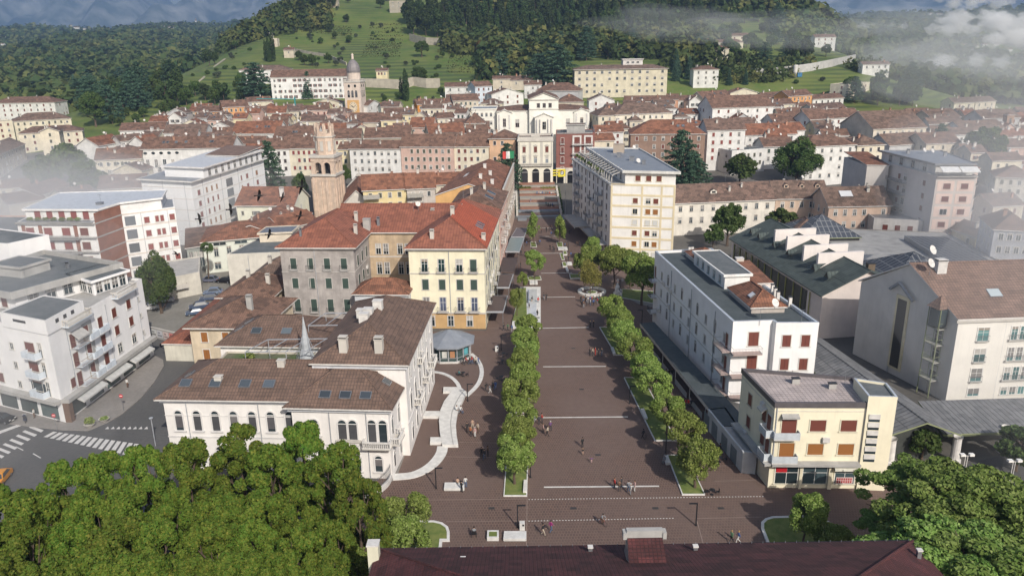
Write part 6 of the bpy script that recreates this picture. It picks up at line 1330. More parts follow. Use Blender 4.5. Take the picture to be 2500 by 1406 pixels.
('highest of the three stacked villas on the right hillside',(1765,89),(1840,86),7,9,'hip',2.6,CRM,T_OLD,dict(cols=4)),
('white country house on the misty slope, left one of a pair',(1990,92),(2041,90),7,9,'gx',2.4,WH,T_OLD,dict(cols=3)),
('white country house on the misty slope, right and higher one of a pair',(2041,76),(2098,74),8,9,'hip',2.4,WH,T_OLD,dict(cols=5)),
('house with an overhanging hipped roof among trees on the far right slope',(2226,105),(2276,103),7,10,'hip',2.6,CRM,T_WARM,dict(cols=3)),
('white ruin like farmhouse beside the retaining wall on the right slope',(2107,158),(2172,160),6,7,'gx',1.8,WH,T_OLD2,dict(cols=4,style='glass')),
('small yellow house standing on the meadow above the wall, right of the clock tower',(918,174),(945,173),6,7,'gx',1.8,YE,T_OLD,dict(cols=3,side=False)),
('pink cottage on the hill at the end of the stair wall, left',(693,40),(732,37),6,8,'hip',2.6,SAL,T_OLD,dict(cols=2)),
('small stone gatehouse at the foot of the hillside stair',(660,95),(676,94),7,7,'flat',.5,BE,None,dict(cols=1)),
('ochre cottage at the end of the wall below the hillside stair',(692,123),(716,121),6,7,'gx',2,BE,T_OLD,dict(cols=1)),
('old stone castle keep on top of the hill cut by the top edge',(950,4),(996,4),11,12,'flat',.8,(.42,.38,.31),None,dict(cols=3,fl=2,ws=(.8,1.4),style='glass',name='castle',cat='castle')),
('ruined stone castle tower on the hilltop left of the keep',(797,-4),(823,-4),9,9,'flat',.6,(.46,.41,.32),None,dict(cols=1,ws=(.8,1.6),style='glass',name='castle_tower',cat='tower')),
('white villa on the wooded hill top right of the tree row',(1562,11),(1618,10),8,10,'hip',2,WH,T_OLD,dict(cols=4)),
('yellow stuccoed house with balcony awning between the church and the orange gable',(886,466),(992,461),14,11,'gx',4.2,(.70,.58,.32),T_WARM,dict(fl=3,cols=4,col='ol',z=14.,chim=1)),
('house with dark glazed verandas beside the yellow stuccoed house',(993,462),(1062,459),14,11,'gx',4.2,(.55,.5,.45),T_WARM,dict(fl=3,cols=3,style='glass',z=14.,chim=1)),
('cream house with a roof terrace between the verandas and the orange gable',(1063,452),(1140,448),14,12,'gx',3.0,(.66,.60,.48),T_WARM,dict(fl=3,cols=3,z=14.,chim=3)),
('church with a long red tiled nave roof right of the ruined bell tower',(838,500),(905,497),9,30,'gy',4.5,(.62,.58,.52),T_WARM,dict(cols=0,z=9.,name='church',cat='church',chim=0)),
('brown roofed shed between the bell tower and the grey palazzo roof',(690,560),(775,540),7,10,'gx',3,(.62,.56,.48),T_WARM,dict(cols=1,z=8.)),
]
for (lab,A,B_,h,D,kd,rise,wc,rm,o) in TOWN:
    o=dict(o); o.setdefault('col',('br','gr','ol','br','dk')[int(A[0])%5])
    q=house(lab,A,B_,h,D,kd,rise,wc,rm,**o)
    if 'oval' in lab:
        for k in range(5): q.win(0,1.5+k*3.2,q.h-2.0,'oval',1.5,1.1)
        for k in range(5): q.win(0,2+k*3.4,q.h-7.2,'glass',1.4,3.2,None,(.8,.8,.78))
        for k in range(6): q.win(0,20+k*3.4,q.h-4.5,'glass',1.1,1.5)
    if 'church with' in lab:
        b=MB(); x,y=q.uv(.5,.97); b.box(-1.0,-.25,q.h+4.5,1.0,.25,q.h+5.2,M_STONE,0,x,y); b.box(-.12,-.12,q.h+5,.12,.12,q.h+7.4,M_STONE,0,x,y); b.box(-.8,-.12,q.h+6.3,.8,.12,q.h+6.6,M_STONE,0,x,y); b.build('gable_cross',q.o)
        b=MB(); x0,y0=q.uv(0,1); x1,y1=q.uv(1,1); xm,ym=q.uv(.5,1); b.tube((x0,y0,q.h+.5),(xm,ym,q.h+5.2),.45,M_CONC,4); b.tube((x1,y1,q.h+.5),(xm,ym,q.h+5.2),.45,M_CONC,4); b.build('coping',q.o)
    if 'yellow stuccoed' in lab:
        q.balcony(0,2.5,q.h-5,5,1.6,'bars',M_CONC,M_METAL); q.awning(0,2.5,q.h-1.2,5,1.8,.9,plain((.33,.31,.27))); worldbox(q,'roof_room',q.c[0]-3,q.c[1]+.5,q.h+.6,5.5,3.2,2.9,wall((.45,.38,.32)),M_CONC)
# the packed lanes between them: low houses wherever a footprint is free
def bbox(F): xs=[p[0] for p in F]; ys=[p[1] for p in F]; return (min(xs),min(ys),max(xs),max(ys))
BOX=[]
for o in COL.objects:
    if o.parent is None and o.get('category') in('house','building','church','castle','tower','clock tower','bell tower'):
        w_=[c for c in o.children if c.name.startswith(('wall','wing','shaft','penthouse'))]
        for c in w_: v=[(q.co.x+o.location.x,q.co.y+o.location.y) for q in c.data.vertices]; BOX.append(bbox(v))
rf=random.Random(77); NF={}
zones=[('left',[(430,262),(850,262),(850,345),(330,372),(300,322)]),('middle',[(900,258),(1190,235),(1200,345),(860,345)]),('right',[(1440,250),(1700,240),(1960,262),(2130,300),(2130,345),(1900,375),(1460,325)]),('far right',[(2130,285),(2300,272),(2500,275),(2500,420),(2300,370),(2150,350)]),('far left',[(235,345),(330,345),(340,440),(255,470)]),('centre',[(540,345),(760,340),(760,372),(600,372)])]
cand=[]
for zn,poly in zones:
    xs=[p[0] for p in poly]; ys=[p[1] for p in poly]; n=int((max(xs)-min(xs))*(max(ys)-min(ys))/90)
    for _ in range(n):
        x,y=rf.uniform(min(xs),max(xs)),rf.uniform(min(ys),max(ys)); ins=False
        for i in range(len(poly)):
            (x1,y1),(x2,y2)=poly[i-1],poly[i]
            if (y1>y)!=(y2>y) and x<(x2-x1)*(y-y1)/(y2-y1)+x1: ins=not ins
        if not ins: continue
        h=rf.uniform(5.5,9.5); a=hit(x,y,h); w_=rf.uniform(6,13); D=rf.uniform(6.5,9.5); dz=rf.uniform(-.12,.2); F=[(a.x,a.y),(a.x+w_,a.y+w_*dz),(a.x+w_-D*dz,a.y+D+w_*dz),(a.x-D*dz,a.y+D)]; bb=bbox(F)
        if any(bb[0]<q[2]+.3 and bb[2]>q[0]-.3 and bb[1]<q[3]+.3 and bb[3]>q[1]-.3 for q in BOX): continue
        BOX.append(bb); cand.append((zn,x,a,w_,dz,h,D))
WN=[('white',WH),('cream',CRM),('beige',BE),('ochre',YE),('pink',PK),('grey',GR),('white',WH),('cream',CRM)]
RN=[('brown',T_OLD),('mottled',T_OLD2),('rust red',T_WARM),('dark brown',T_GREY)]
for zn,x,a,w_,dz,h,D in sorted(cand,key=lambda q:(q[0],q[1])):
    wn,wc=rf.choice(WN); rn_,rm=rf.choice(RN); kd=rf.choice(('gx','gx','gx','hip','gy')); key=(wn,rn_,zn); NF[key]=NF.get(key,0)+1
    tz=min(terr(a.x,a.y),terr(a.x+w_,a.y))-.5; hh=a.z-tz
    q=Bldg('town_house',f'small {wn} house with {rn_} roof in the {zn} lanes, {nth(NF[key]-1)} from the left',[(a.x,a.y),(a.x+w_,a.y+w_*dz),(a.x+w_-D*dz,a.y+D+w_*dz),(a.x-D*dz,a.y+D)],tz,hh,wall(wc),'house','small houses packed in the lanes',gable={'gx':'x','gy':'y'}.get(kd),rise=2.6)
    q.roof(kd,2.6,rm,.4); q.grid(0,max(1,int(w_/3)),[z for z in(hh-2.3,hh-5.3) if z>.8],rf.choice(('shut','glass','glass','open')),.95,1.35,rf.choice(('br','gr','dk','ol')),m0=.7,prob=.85)
    if rf.random()<.6: q.win(1 if a.x<0 else 3,D/2,hh-2.3,'glass',.9,1.3)
    for _ in range(rf.choice((1,1,2,3))): q.chim(rf.uniform(.1,.9),rf.uniform(.25,.75),rf.uniform(.8,1.6),rf.choice((.5,.7,.9)),rf.choice((M_PALE,M_STONE,M_PALE)))
    if rf.random()<.35: q.dish(rf.uniform(.2,.8),.45,.55,.9)
    if rf.random()<.3: q.skylight(rf.uniform(.2,.8),.25,.9,1.2)
# small brick tower at the far right
a=hit(2469,282,13); st=Bldg('small_brick_tower','small square brick bell tower at the far right among the roofs',rectf((a.x-1.6,a.y),(a.x+1.6,a.y),3.2),terr(a.x,a.y)-.5,13.5,wall((.40,.27,.20)),cat='bell tower'); st.roof('hip',1.2,T_OLD,.2); st.win(0,1.6,10,'arch',1.0,2.2,None,(.4,.3,.22))
# far villages: tiny houses on the plain
vill=Bldg('far_house','x',[(-5,-3.5),(5,-3.5),(5,3.5),(-5,3.5)],-300,4.2,wall(WH),cat='house',group='tiny houses of the far villages',gable='x',rise=2); vill.roof('gx',2.,T_OLD,.4)
proto=vill.o; first=True
def farhouse(px,py,s,lab):
    global first
    p=hit(px,py,0)
    if not p: return
    sc0=s*p.y/FPX/10; p.z+=3+p.y*.0035
    if first: proto.location=(p.x,p.y,p.z); proto.scale=(sc0,)*3; proto['label']=lab; first=False
    else: dup(proto,(p.x,p.y,p.z),rnd.uniform(-.4,.4),lab,sc0)
rv=random.Random(9)
for ii,(px,py) in enumerate(sorted(((393,65),(402,60),(357,70),(363,74),(378,73),(395,76),(405,77),(415,80),(425,82),(436,62),(448,60),(455,58),(437,66),(450,64),(255,83),(300,72),(310,74),(253,82),(175,75),(190,74),(92,74),(65,82),(18,75),(170,158),(10,122),(12,105),(185,65),(205,62),(240,60),(60,200),(265,85),(385,80)))):
    farhouse(px,py,rv.uniform(6,10),f'tiny pale house in the woods of the left plain, {nth(ii)} from the left')
for ii,(px,py) in enumerate(sorted(((2335,48),(2350,46),(2362,50),(2270,47),(2290,50),(2395,48),(2380,130),(2400,128),(2415,133),(2430,126),(2445,135),(2460,140),(2390,140),(2350,128),(2370,137),(2480,150),(2490,160),(2440,145)))):
    farhouse(px,py,rv.uniform(6,13),f'tiny pale house in the misty right plain, {nth(ii)} from the left')
p=hit(473,66,0); fc=thing('far_church','tiny white church with a pointed belfry on the far left hillock','church',(p.x,p.y,p.z),0); k=p.y/FPX; b=MB(); b.box(-9*k,0,-3*k,4*k,8*k,9*k,WALLW:=wall((.8,.79,.76))); b.prism([(-9*k,0),(4*k,0),(4*k,8*k),(-9*k,8*k)],9*k,10*k,T_OLD); b.build('nave',fc); b=MB(); b.box(1*k,0,0,5*k,4*k,17*k,WALLW,0,3*k,0); b.lathe([(2.8*k,17*k),(.1,25*k)],M_LEAD,6,6*k,2*k); b.build('belfry',fc)
# walls on the hill
def pxwall(name,lab,pts,h,m,t=.6,cat='wall'):
    P=[hit(*p,0) for p in pts]; o=thing(name,lab,cat,tuple(P[0])); b=MB()
    for a,c in zip(P,P[1:]):
        a,c=a-P[0],c-P[0]; d=(c-a).normalized(); n=Vector((-d.y,d.x,0))*t; 
        Q=[a,c,c+n,a+n]; lo=[(q.x,q.y,min(a.z,c.z)-1.5) for q in Q]; hi_=[(q.x,q.y,(a.z if i in(0,3) else c.z)+h) for i,q in enumerate(Q)]
        for i in range(4): j=(i+1)%4; b.face([lo[i],lo[j],hi_[j],hi_[i]],m)
        b.face(hi_,m)
    b.build('wall_body',o)
WM=wall((.44,.40,.33),.3)
pxwall('retaining_wall','long weathered grey retaining wall right of the clock tower',[(893,216),(940,217),(985,219),(1010,212),(1040,216),(1075,215)],6.0,WM)
pxwall('retaining_wall','short pale retaining wall under the hilltop tree row',[(1000,100),(1040,110),(1090,112),(1130,113)],6.0,WM)
pxwall('retaining_wall','curved concrete retaining wall on the right hillside',[(1834,188),(1880,186),(1930,181),(1980,174),(2030,164),(2088,150)],5.0,wall((.50,.49,.47)))
pxwall('hill_stair_wall','stepped stone stair wall climbing the left hill to the pink cottage',[(668,95),(662,82),(650,70),(646,60),(655,50),(668,44)],3.0,wall((.42,.39,.33)),3.)
pxwall('garden_wall','thin pale wall crossing the hill meadow towards the clock tower',[(716,125),(750,132),(800,140),(845,160)],2.2,WM)
pxwall('hedge_path','pale footpath climbing the meadow on the left of the hill',[(441,238),(470,215),(500,190),(530,160),(552,144)],.12,wall((.42,.38,.28)),1.6,'path')
pxwall('fence','pale fence line below the hilltop tree row on the right',[(1390,104),(1430,104),(1475,105)],2.5,wall((.5,.45,.35)))
# turquoise crane, silo
p=hit(724,290,0); cr=thing('crane','turquoise tower crane standing among the roofs left of the clock tower','crane',tuple(p)); k=p.y/FPX; m=plain((.03,.25,.26),.5); b=MB(); b.tube((0,0,0),(0,0,50*k),.45,m,4); b.build('mast',cr); MB().tube((-90*k,0,48*k),(4*k,0,45*k),.3,m,4).build('jib',cr)
p=hit(1940,190,0); si=thing('silo','pale cylindrical silo on the building site below the curved retaining wall','silo',tuple(p)); k=p.y/FPX; b=MB(); b.lathe([(.4,5*k),(5*k,12*k),(5*k,27*k),(4*k,29*k)],M_PALE,12); b.build('tank',si,True); b=MB(); 
for i in range(4): a=i*PI/2; b.tube((4*k*math.cos(a),4*k*math.sin(a),0),(4*k*math.cos(a),4*k*math.sin(a),13*k),.15,M_METAL,4)
b.build('support',si)
p=hit(1951,188,0); b=MB(); b.box(-1.4,-1.2,0,1.4,1.2,2.6,plain((.05,.18,.35))); b.box(-1.5,-1.3,2.6,1.5,1.3,2.75,M_METAL); o=b.build('site_hut'); o.location=p; tag(o,'small blue site hut beside the pale silo','hut')
# ================================================================ vegetation by place
def tpx(key,px,py,lab,s=1.,group=None,wide=1.,name='tree',z=None):
    p=hit(px,py,0) if z is None else G3(px,py,z)
    return tree(key,(p.x,p.y,p.z-.1),lab,s,group,'tree',name,wide)
# planted rows on the square
for k in range(9):
    t=k/8; x=.1+(-.0)*t; y=92.6+(141-92.6)*t; px=1257+(1289-1257)*t
    gx=G(px,700,0)[0]
    X=(G(1257,1185)[0])*(1-t)+(G(1288,850)[0])*t
    tree(f'pz{k%3}',(X,y,.1),f'round clipped tree in the long left planter, {ORD[k]} from the near end',rnd.uniform(.93,1.08),'trees in the left planter row',wide=rnd.uniform(.94,1.06))
a0,a1=Vector(G(1697,1192)),Vector(G(1493,803))
for k in range(9):
    p=a0.lerp(a1,k/8); tree(f'pz{(k+1)%3}',(p.x,p.y,.1),f'round clipped tree in the slanting right planter row, {ORD[k]} from the near end',rnd.uniform(.93,1.1),'trees in the right planter row',wide=rnd.uniform(1.0,1.12))
for key,px,py,s,w_,lab in (
 ('pz0',997,1330,.95,1.1,'round clipped tree at the front of the lawn by the lower left of the square'),('pz1',1003,1382,.9,1.1,'round clipped tree nearest the dark roof on the left lawn'),('pz2',870,1440,.75,1.2,'low clipped tree beside the left end of the dark red roof'),
 ('pz1',1960,1335,1.0,.85,'round clipped tree on the kerbed lawn at the lower right of the square'),('pz2',2040,1385,.75,1.0,'smaller clipped tree on the kerbed lawn, touching the dark roof'),('pz0',2010,1345,.55,1.1,'smallest clipped tree on the kerbed lawn at the lower right'),
 ('pz0',1263,775,.98,.62,'clipped tree on the lawn beside the shallow pool'),('pz1',1277,712,.68,.75,'small clipped tree just behind the pool lawn'),('pz2',1304,680,1.05,.93,'broad clipped tree in the grass bed beyond the pool'),
 ('slim',1304,596,1.35,1.0,'slender tree in the far left bed of the square'),('slim',1366,598,1.25,1.05,'slender tree in the far right bed of the square'),
 ('pz1',1432,690,1.35,1.0,'dense green tree left of the yellowing tree in front of the cream tower'),('yel',1441,722,.95,.85,'yellowing thin leaved tree rising from the round bench'),('pz2',1447,640,1.0,.95,'green tree against the side of the cream tower'),
 ('pz1',1500,702,1.5,1.0,'green tree right of the yellowing tree at the foot of the cream tower'),('pz0',1566,745,1.75,.95,'large bright green tree between the cream tower and the long white building'),('pz2',1538,705,1.35,1.0,'smaller green tree behind the large bright green one'),
 ('oval',395,765,1.02,.95,'tall dense green tree at the edge of the gravel car park'),('big',1775,600,.92,.9,'loose green tree between the cream tower and the green roofed hall'),('mid2',1740,610,.7,1.0,'dark bushy tree beside the small flat hut right of the cream tower'),('mid0',1905,590,.95,1.2,'broad tree in front of the long row of old houses, behind the green roof'),
 ('mid1',2110,640,.5,1.0,'small tree in the inner court of the low grey wing'),('mid0',957,700,.75,.9,'dark leafy tree in the court between the grey and yellow palazzos'),
 ('mid1',2250,1120,.45,1.2,'low shrub beside the white columns of the walkway'),('mid2',2480,1150,.6,1.2,'tree at the right edge on the small lawn')):
    tpx(key,px,py,lab,s,None,w_)
# lime trees bottom left
LIM=[]
r=random.Random(12)
for ri,row in enumerate(([(60,1212),(150,1124),(238,1112),(338,1088),(448,1078),(575,1035),(652,1085),(735,1035),(812,1085),(868,1145)],[(k*104-10,1200) for k in range(9)],[(k*110-60,1278) for k in range(9)],[(k*116-10,1356) for k in range(8)],[(k*116-70,1432) for k in range(9)])):
    for px,py in row:
        py+=r.uniform(-14,14)*(ri>0); px+=r.uniform(-14,14)*(ri>0); h=14.2+(.5 if ri==0 else r.uniform(-2.0,.6)); x,y=G(px,py,h)
        if y<44 or px>(830 if ri else 900): continue
        LIM.append((px,py,f'lime{r.randrange(4)}',(x,y,0),h/15*1.02,ri))
for ri_,rn in enumerate(('back','second','middle','fourth','front')):
    for j,(px,py,k,l,s,_) in enumerate(sorted(q for q in LIM if q[5]==ri_)): tree(k,l,f'yellowing green lime tree, {nth(j)} from the left in the {rn} row of the grove',s,'grove of lime trees at the lower left',wide=rnd.uniform(.8,1.05))
for i,(px,py,s,w_,lab) in enumerate(((2235,1116,.85,.9,'broad umbrella pine touching the small yellow corner building'),(2365,1150,1.,1.05,'broad umbrella pine in the middle of the lower right clump'),(2470,1195,.9,1.,'umbrella pine at the right edge of the lower right clump'),(2165,1225,.62,.7,'smaller umbrella pine leaning over the street beside the kerbed lawn'),(2330,1290,1.,1.0,'umbrella pine in the front of the lower right clump'),(2440,1330,1.,1.1,'umbrella pine nearest the right bottom corner'))):
    h=15*s; x,y=G(px,py,h); tree(f'pine{i%2}',(x,y-2,0),lab,s,'umbrella pines at the lower right','tree','pine_tree',w_)
# cedars and trees among the houses
for key,px,py,s,w_,lab in (('cedar0',665,470,1.1,.75,'blue green cedar behind the white slab block'),('cedar1',1660,468,1.3,.9,'tall drooping deodar cedar right of the cream tower'),('cedar0',1690,480,.9,1.2,'lower cedar boughs beside the tall deodar cedar'),('cedar1',1240,470,1.05,.75,'dark fir like cedar left of the loggia'),('oval',1945,450,1.25,1.65,'big rounded green tree in the right middle of the town'),
 ('mid0',1805,455,1.15,1.2,'bushy tree in the gardens behind the long row of old houses'),('big',2395,410,1.2,1.1,'large dark tree behind the pink and blue apartments'),('cedar0',2290,385,.8,1.0,'feathery cedar left of the large dark tree on the right'),('fir',740,470,.5,1.2,'dark bushy tree just left of the ruined bell tower'),('mid1',735,490,.95,.7,'yellowish loquat like tree left of the ruined bell tower'),('mid2',843,460,.85,.7,'dark tree between the bell tower and the long white row house'),
 ('cedar1',627,238,1.2,1.3,'large dark cedar in front of the convent'),('fir',754,240,1.0,1.3,'dark fir in front of the convent facade'),('cyp',992,246,1.3,1.1,'pair of tall cypresses right of the clock tower, broader one'),('cyp',980,242,.9,1.0,'pair of tall cypresses right of the clock tower, shorter one'),('cyp',668,150,1.6,.9,'tallest of the cypresses beside the hillside stair'),('cyp',658,152,1.3,.9,'cypress beside the hillside stair, left one'),('cyp',650,150,1.1,.9,'small cypress beside the hillside stair'),
 ('cedar0',1362,220,1.55,1.4,'huge dark cedar group behind the theatre roof'),('cedar1',1315,215,1.2,1.3,'dark cedar left of the huge cedar group behind the theatre'),('big',1025,205,.8,1.2,'round dark tree on the meadow above the retaining wall'),('big',1030,140,.9,1.1,'round tree beside the pale retaining wall on the meadow'),('dark0',1145,122,.9,1.3,'dark bushy tree right of the pale retaining wall'),('dark1',1190,160,.9,1.1,'dark tree at the right end of the vineyard'),('mid0',1080,142,.5,1.0,'small yellow green tree on the middle of the meadow'),
 ('big',235,310,1.5,.9,'large dark cedar above the misty villa on the left'),('cedar0',270,300,1.4,.9,'dark cedar at the left of the town edge'),('cedar1',330,265,1.3,.9,'tall dark cedar over the orange house roofs'),('fir',360,250,1.4,1.0,'tall narrow fir among the dark trees left of the meadow'),
 ('mid0',120,480,1.5,1.1,'misty tree between the left villa and the white slab block'),('mid1',175,455,1.6,1.1,'taller misty tree beside the left villa'),('mid2',225,490,1.4,1.2,'misty tree left of the white slab block'),('mid1',285,440,1.1,1.2,'pale misty tree in front of the small houses on the left'),('mid0',220,400,.9,.9,'misty tree right of the left villa'),('aut',105,500,.7,1.2,'brownish misty tree near the left edge')):
    tpx(key,px,py,lab,s,None,w_)
p=hit(510,690,0); pa=thing('palm_tree','single tall fan palm in the car park','palm tree',(p.x,p.y,0)); MB().tube((0,0,0),(.5,0,5),.22,M_TRUNK,7,.16).tube((.5,0,5),(.6,.1,9.2),.17,M_TRUNK,7,.15).build('trunk',pa)
rs=np.random.RandomState(5); vv=[];qq=[]
for k in range(46):
    a=rs.uniform(0,6.28); e=rs.uniform(-.8,1.2); L_=1.5; d=Vector((math.cos(a)*math.cos(e),math.sin(a)*math.cos(e),math.sin(e))); c=Vector((.6,.1,9.2)); u=d.orthogonal().normalized()
    for j in range(5):
        an=(j-2)*.35; dd=(d*math.cos(an)+u*math.sin(an)); t0=c+d*.6; s_=u*.1; n=len(vv); vv+= [t0-s_,t0+s_,t0+dd*1.0+s_*.6-Vector((0,0,.1)),t0+dd*1.15-s_*.4-Vector((0,0,.25))]; qq.append((n,n+1,n+2,n+3))
link('crown',np_mesh('crown',np.array([tuple(v) for v in vv]),np.array(qq),[F_MID]),pa)
# the hilltop row and the wooded hill
def region(poly,n,keys,lab,group,smin,smax,wide=(.9,1.15),seed=0,name='tree',mind=9.):
    r=random.Random(seed); xs=[p[0] for p in poly]; ys=[p[1] for p in poly]; out=[]; Q=[]; tries=0
    while len(out)<n and tries<n*60:
        tries+=1; x,y=r.uniform(min(xs),max(xs)),r.uniform(min(ys),max(ys)); ins=False
        for i in range(len(poly)):
            (x1,y1),(x2,y2)=poly[i-1],poly[i]
            if (y1>y)!=(y2>y) and x<(x2-x1)*(y-y1)/(y2-y1)+x1: ins=not ins
        if not ins: continue
        p=hit(x,y,0)
        if not p or any((p-q).length<mind for q in out): continue
        out.append(p); Q.append((x,p,r.choice(keys),r.uniform(smin,smax),r.uniform(*wide)))
    for j,(x,p,k,s,wd) in enumerate(sorted(Q,key=lambda q:q[0])): tree(k,(p.x,p.y,p.z-.3),f'{lab}, {nth(j)} from the left',s,group,'tree',name,wd)
for i in range(30):
    px=1085+i*21.5+rnd.uniform(-3,3); p=hit(px,92-(i*.12),0); tree(f'ridge{i%2}',(p.x,p.y,p.z-.3),f'tall dark tree in the front line of the hilltop row, {nth(i)} from the left',rnd.uniform(.8,.92),'front line of the hilltop tree row',wide=rnd.uniform(.8,.95))
for i in range(26):
    px=1000+i*28+rnd.uniform(-6,6); p=hit(px,58+rnd.uniform(-3,3),0); tree(f'ridge{i%2}',(p.x,p.y,p.z-.3),f'dark tree behind the front line of the hilltop row, {nth(i)} from the left',rnd.uniform(.85,1.15),'rear lines of the hilltop tree row',wide=rnd.uniform(.9,1.1))
for px,py,s,o_ in((1010,85,1.0,'second'),(1040,88,1.0,'third'),(1068,92,.95,'fourth'),(1000,60,1.,'first')): tpx('ridge1',px,py,o_+' from the left of the broad trees at the hilltop row left end',s,'broad trees at the left end of the hilltop row',1.15)
region([(1120,110),(1400,115),(1410,165),(1230,200),(1180,180),(1120,140)],16,['dark0','dark1','mid0','aut','cedar0'],'dark bushy tree on the slope above the theatre','trees on the slope above the theatre',.8,1.25,seed=1)
region([(1380,110),(1700,110),(1690,160),(1630,150),(1400,150)],14,['dark0','dark1','mid1','cedar1'],'dark tree on the slope right behind the beige institute','trees behind the institute',.8,1.3,seed=2)
region([(1640,40),(2000,20),(2150,70),(2160,140),(2080,150),(1850,170),(1690,165),(1640,130)],60,['dark0','dark1','mid0','mid1','mid2','cedar0'],'tree of the misty wooded hillside on the right','trees of the right hillside',.8,1.4,seed=3)
region([(1640,170),(1830,190),(1820,215),(1650,210)],12,['mid0','dark0','fir','mid2'],'tree around the lone white house at the right hillside foot','trees at the foot of the right hillside',.6,1.0,seed=4,mind=6)
region([(2180,110),(2330,120),(2360,200),(2260,215),(2200,180)],10,['mid0','dark1','mid2'],'tree among the houses on the far right slope','trees of the far right slope',.8,1.3,seed=5)
region([(2060,235),(2200,240),(2230,262),(2080,262)],9,['mid0','mid1','cedar0','dark0'],'tree in the gardens above the church like hall on the right','garden trees above the church like hall',.7,1.2,seed=6,mind=7)
region([(2200,200),(2330,205),(2320,240),(2200,240)],6,['olive','dark0','cedar0'],'bluish or purple garden tree left of the far right terraced houses','garden trees near the far right terraced houses',1.0,1.8,seed=16,mind=7)
region([(190,215),(420,190),(450,245),(470,262),(330,290),(180,290)],40,['dark0','dark1','cedar0','cedar1','mid0','fir'],'dark tree of the thick belt left of the meadow slope','thick tree belt left of the meadow',.85,1.5,seed=7)
region([(250,290),(430,268),(450,290),(260,318)],10,['mid0','mid1','mid2'],'bright green tree at the upper left edge of the town roofs','bright trees at the edge of the roofs',.5,.85,seed=8,mind=6)
region([(470,230),(590,200),(600,250),(480,262)],12,['mid0','mid2','olive','dark0'],'bushy tree at the foot of the meadow left of the convent','bushy trees left of the convent',.6,1.0,seed=9,mind=7)
region([(500,35),(640,20),(650,90),(560,120),(420,125),(400,100)],30,['dark0','dark1','mid0','mid1','ridge0'],'tree of the wood along the left shoulder of the hill','wood on the left shoulder of the hill',.75,1.25,seed=10)
region([(380,125),(500,118),(470,150),(400,160),(340,170)],12,['mid0','mid1','mid2','aut'],'tree on the lower left shoulder of the hill','trees on the lower left shoulder',.8,1.2,seed=11)
region([(700,5),(960,0),(960,35),(830,30),(700,38)],16,['mid0','dark0','olive','mid2'],'tree around the castle ruins on the hilltop','trees around the castle',.8,1.3,seed=12)
region([(740,60),(870,50),(850,120),(720,100)],9,['mid0','dark1','olive'],'single round tree scattered on the upper meadow','scattered trees of the upper meadow',.5,.75,seed=13,mind=16)
for px,py,s,o_ in((512,160,1.15,'middle'),(524,158,.9,'right'),(500,155,.8,'left')): tpx('dark1',px,py,'round thicket in the middle of the left meadow','round thicket' and s,'round thicket of the left meadow',1.1) if False else tree('dark1',tuple(hit(px,py,0)),o_+' tree of the round thicket in the middle of the left meadow',s,'round thicket of the left meadow')
region([(690,140),(840,150),(840,172),(700,160)],9,['olive','olive','mid0'],'silvery green bush row above the convent roof','silvery bushes above the convent',.7,1.1,seed=14,mind=6)
region([(890,225),(960,240),(1080,230),(1060,245),(930,250)],6,['mid0','olive'],'small garden tree right of the clock tower','small garden trees right of the clock tower',.35,.6,seed=15,mind=8)
for i,(px,py,s) in enumerate(((655,120,.6),(575,120,.7),(620,215,.8),(640,235,.8))): tpx('mid0',px,py,'lone bushy tree on the meadow near the hillside stair','lone trees near the stair' and s,'lone trees near the hillside stair') if False else tree('mid0',tuple(hit(px,py,0)),f'lone bushy tree on the meadow near the hillside stair, {nth((1,0,2,3)[i])} from the left',s,'lone trees near the hillside stair')
for k_,(pl_,n_,lb_) in enumerate(([[(700,60),(900,60),(960,150),(760,150)],26,'bush on the upper meadow'],[[(420,180),(560,130),(640,120),(560,210)],14,'bush on the left meadow slope'],[[(930,150),(1200,130),(1190,205),(960,200)],22,'bush on the middle meadow'],[[(1900,195),(2250,200),(2240,260),(1960,235)],16,'bush on the right hand slope'],[[(900,60),(1010,70),(1000,110),(900,130)],8,'bush beside the vineyard'])): region(pl_,n_,['bush','olive','bush'],lb_,lb_.replace('bush','bushes'),.45,1.0,seed=30+k_,name='bush',mind=5)
# far woods: one mass
def farwood(name,x0f,x1f,y0,y1,n,seed,smin,smax,keep,mat):
    rs=np.random.RandomState(seed); V=[];Q=[];Lf=[]; off=0; cnt=0
    d=rs.normal(0,1,(n,2))
    while cnt<n:
        y=y0*(y1/y0)**rs.uniform(0,1); x=y*rs.uniform(x0f,x1f)
        if not keep(x,y): continue
        z=terr(x,y); s=rs.uniform(smin,smax)*(1+y/2600.); m=30 if name=='far_woods' else 80
        P=rs.normal(0,1,(m,3)); P/=np.linalg.norm(P,axis=1)[:,None]; P[:,2]=np.abs(P[:,2])*1.1-.1; D=P.copy(); P=P*np.array([s*.55,s*.55,s*.8])*rs.uniform(.8,1.05,(m,1))*(1+.22*np.sin(P[:,:1]*5+x)*np.sin(P[:,1:2]*6+y))+np.array([x,y,z+s*.1])
        v,q=leafquads(P,D,s*(.24 if m==30 else .13),rs,.45); V.append(v); Q.append(q+off); off+=len(v); Lf.append(np.full(m,np.clip(rs.normal(.2,.4),0,1))); cnt+=1
    o=link(name,np_mesh(name,np.vstack(V),np.vstack(Q),[mat],leaf=np.concatenate(Lf))); o['kind']='stuff'; return o
F_FAR=foliage((.038,.078,.024),(.09,.13,.035),(.18,.19,.055),.013,'far_woods')
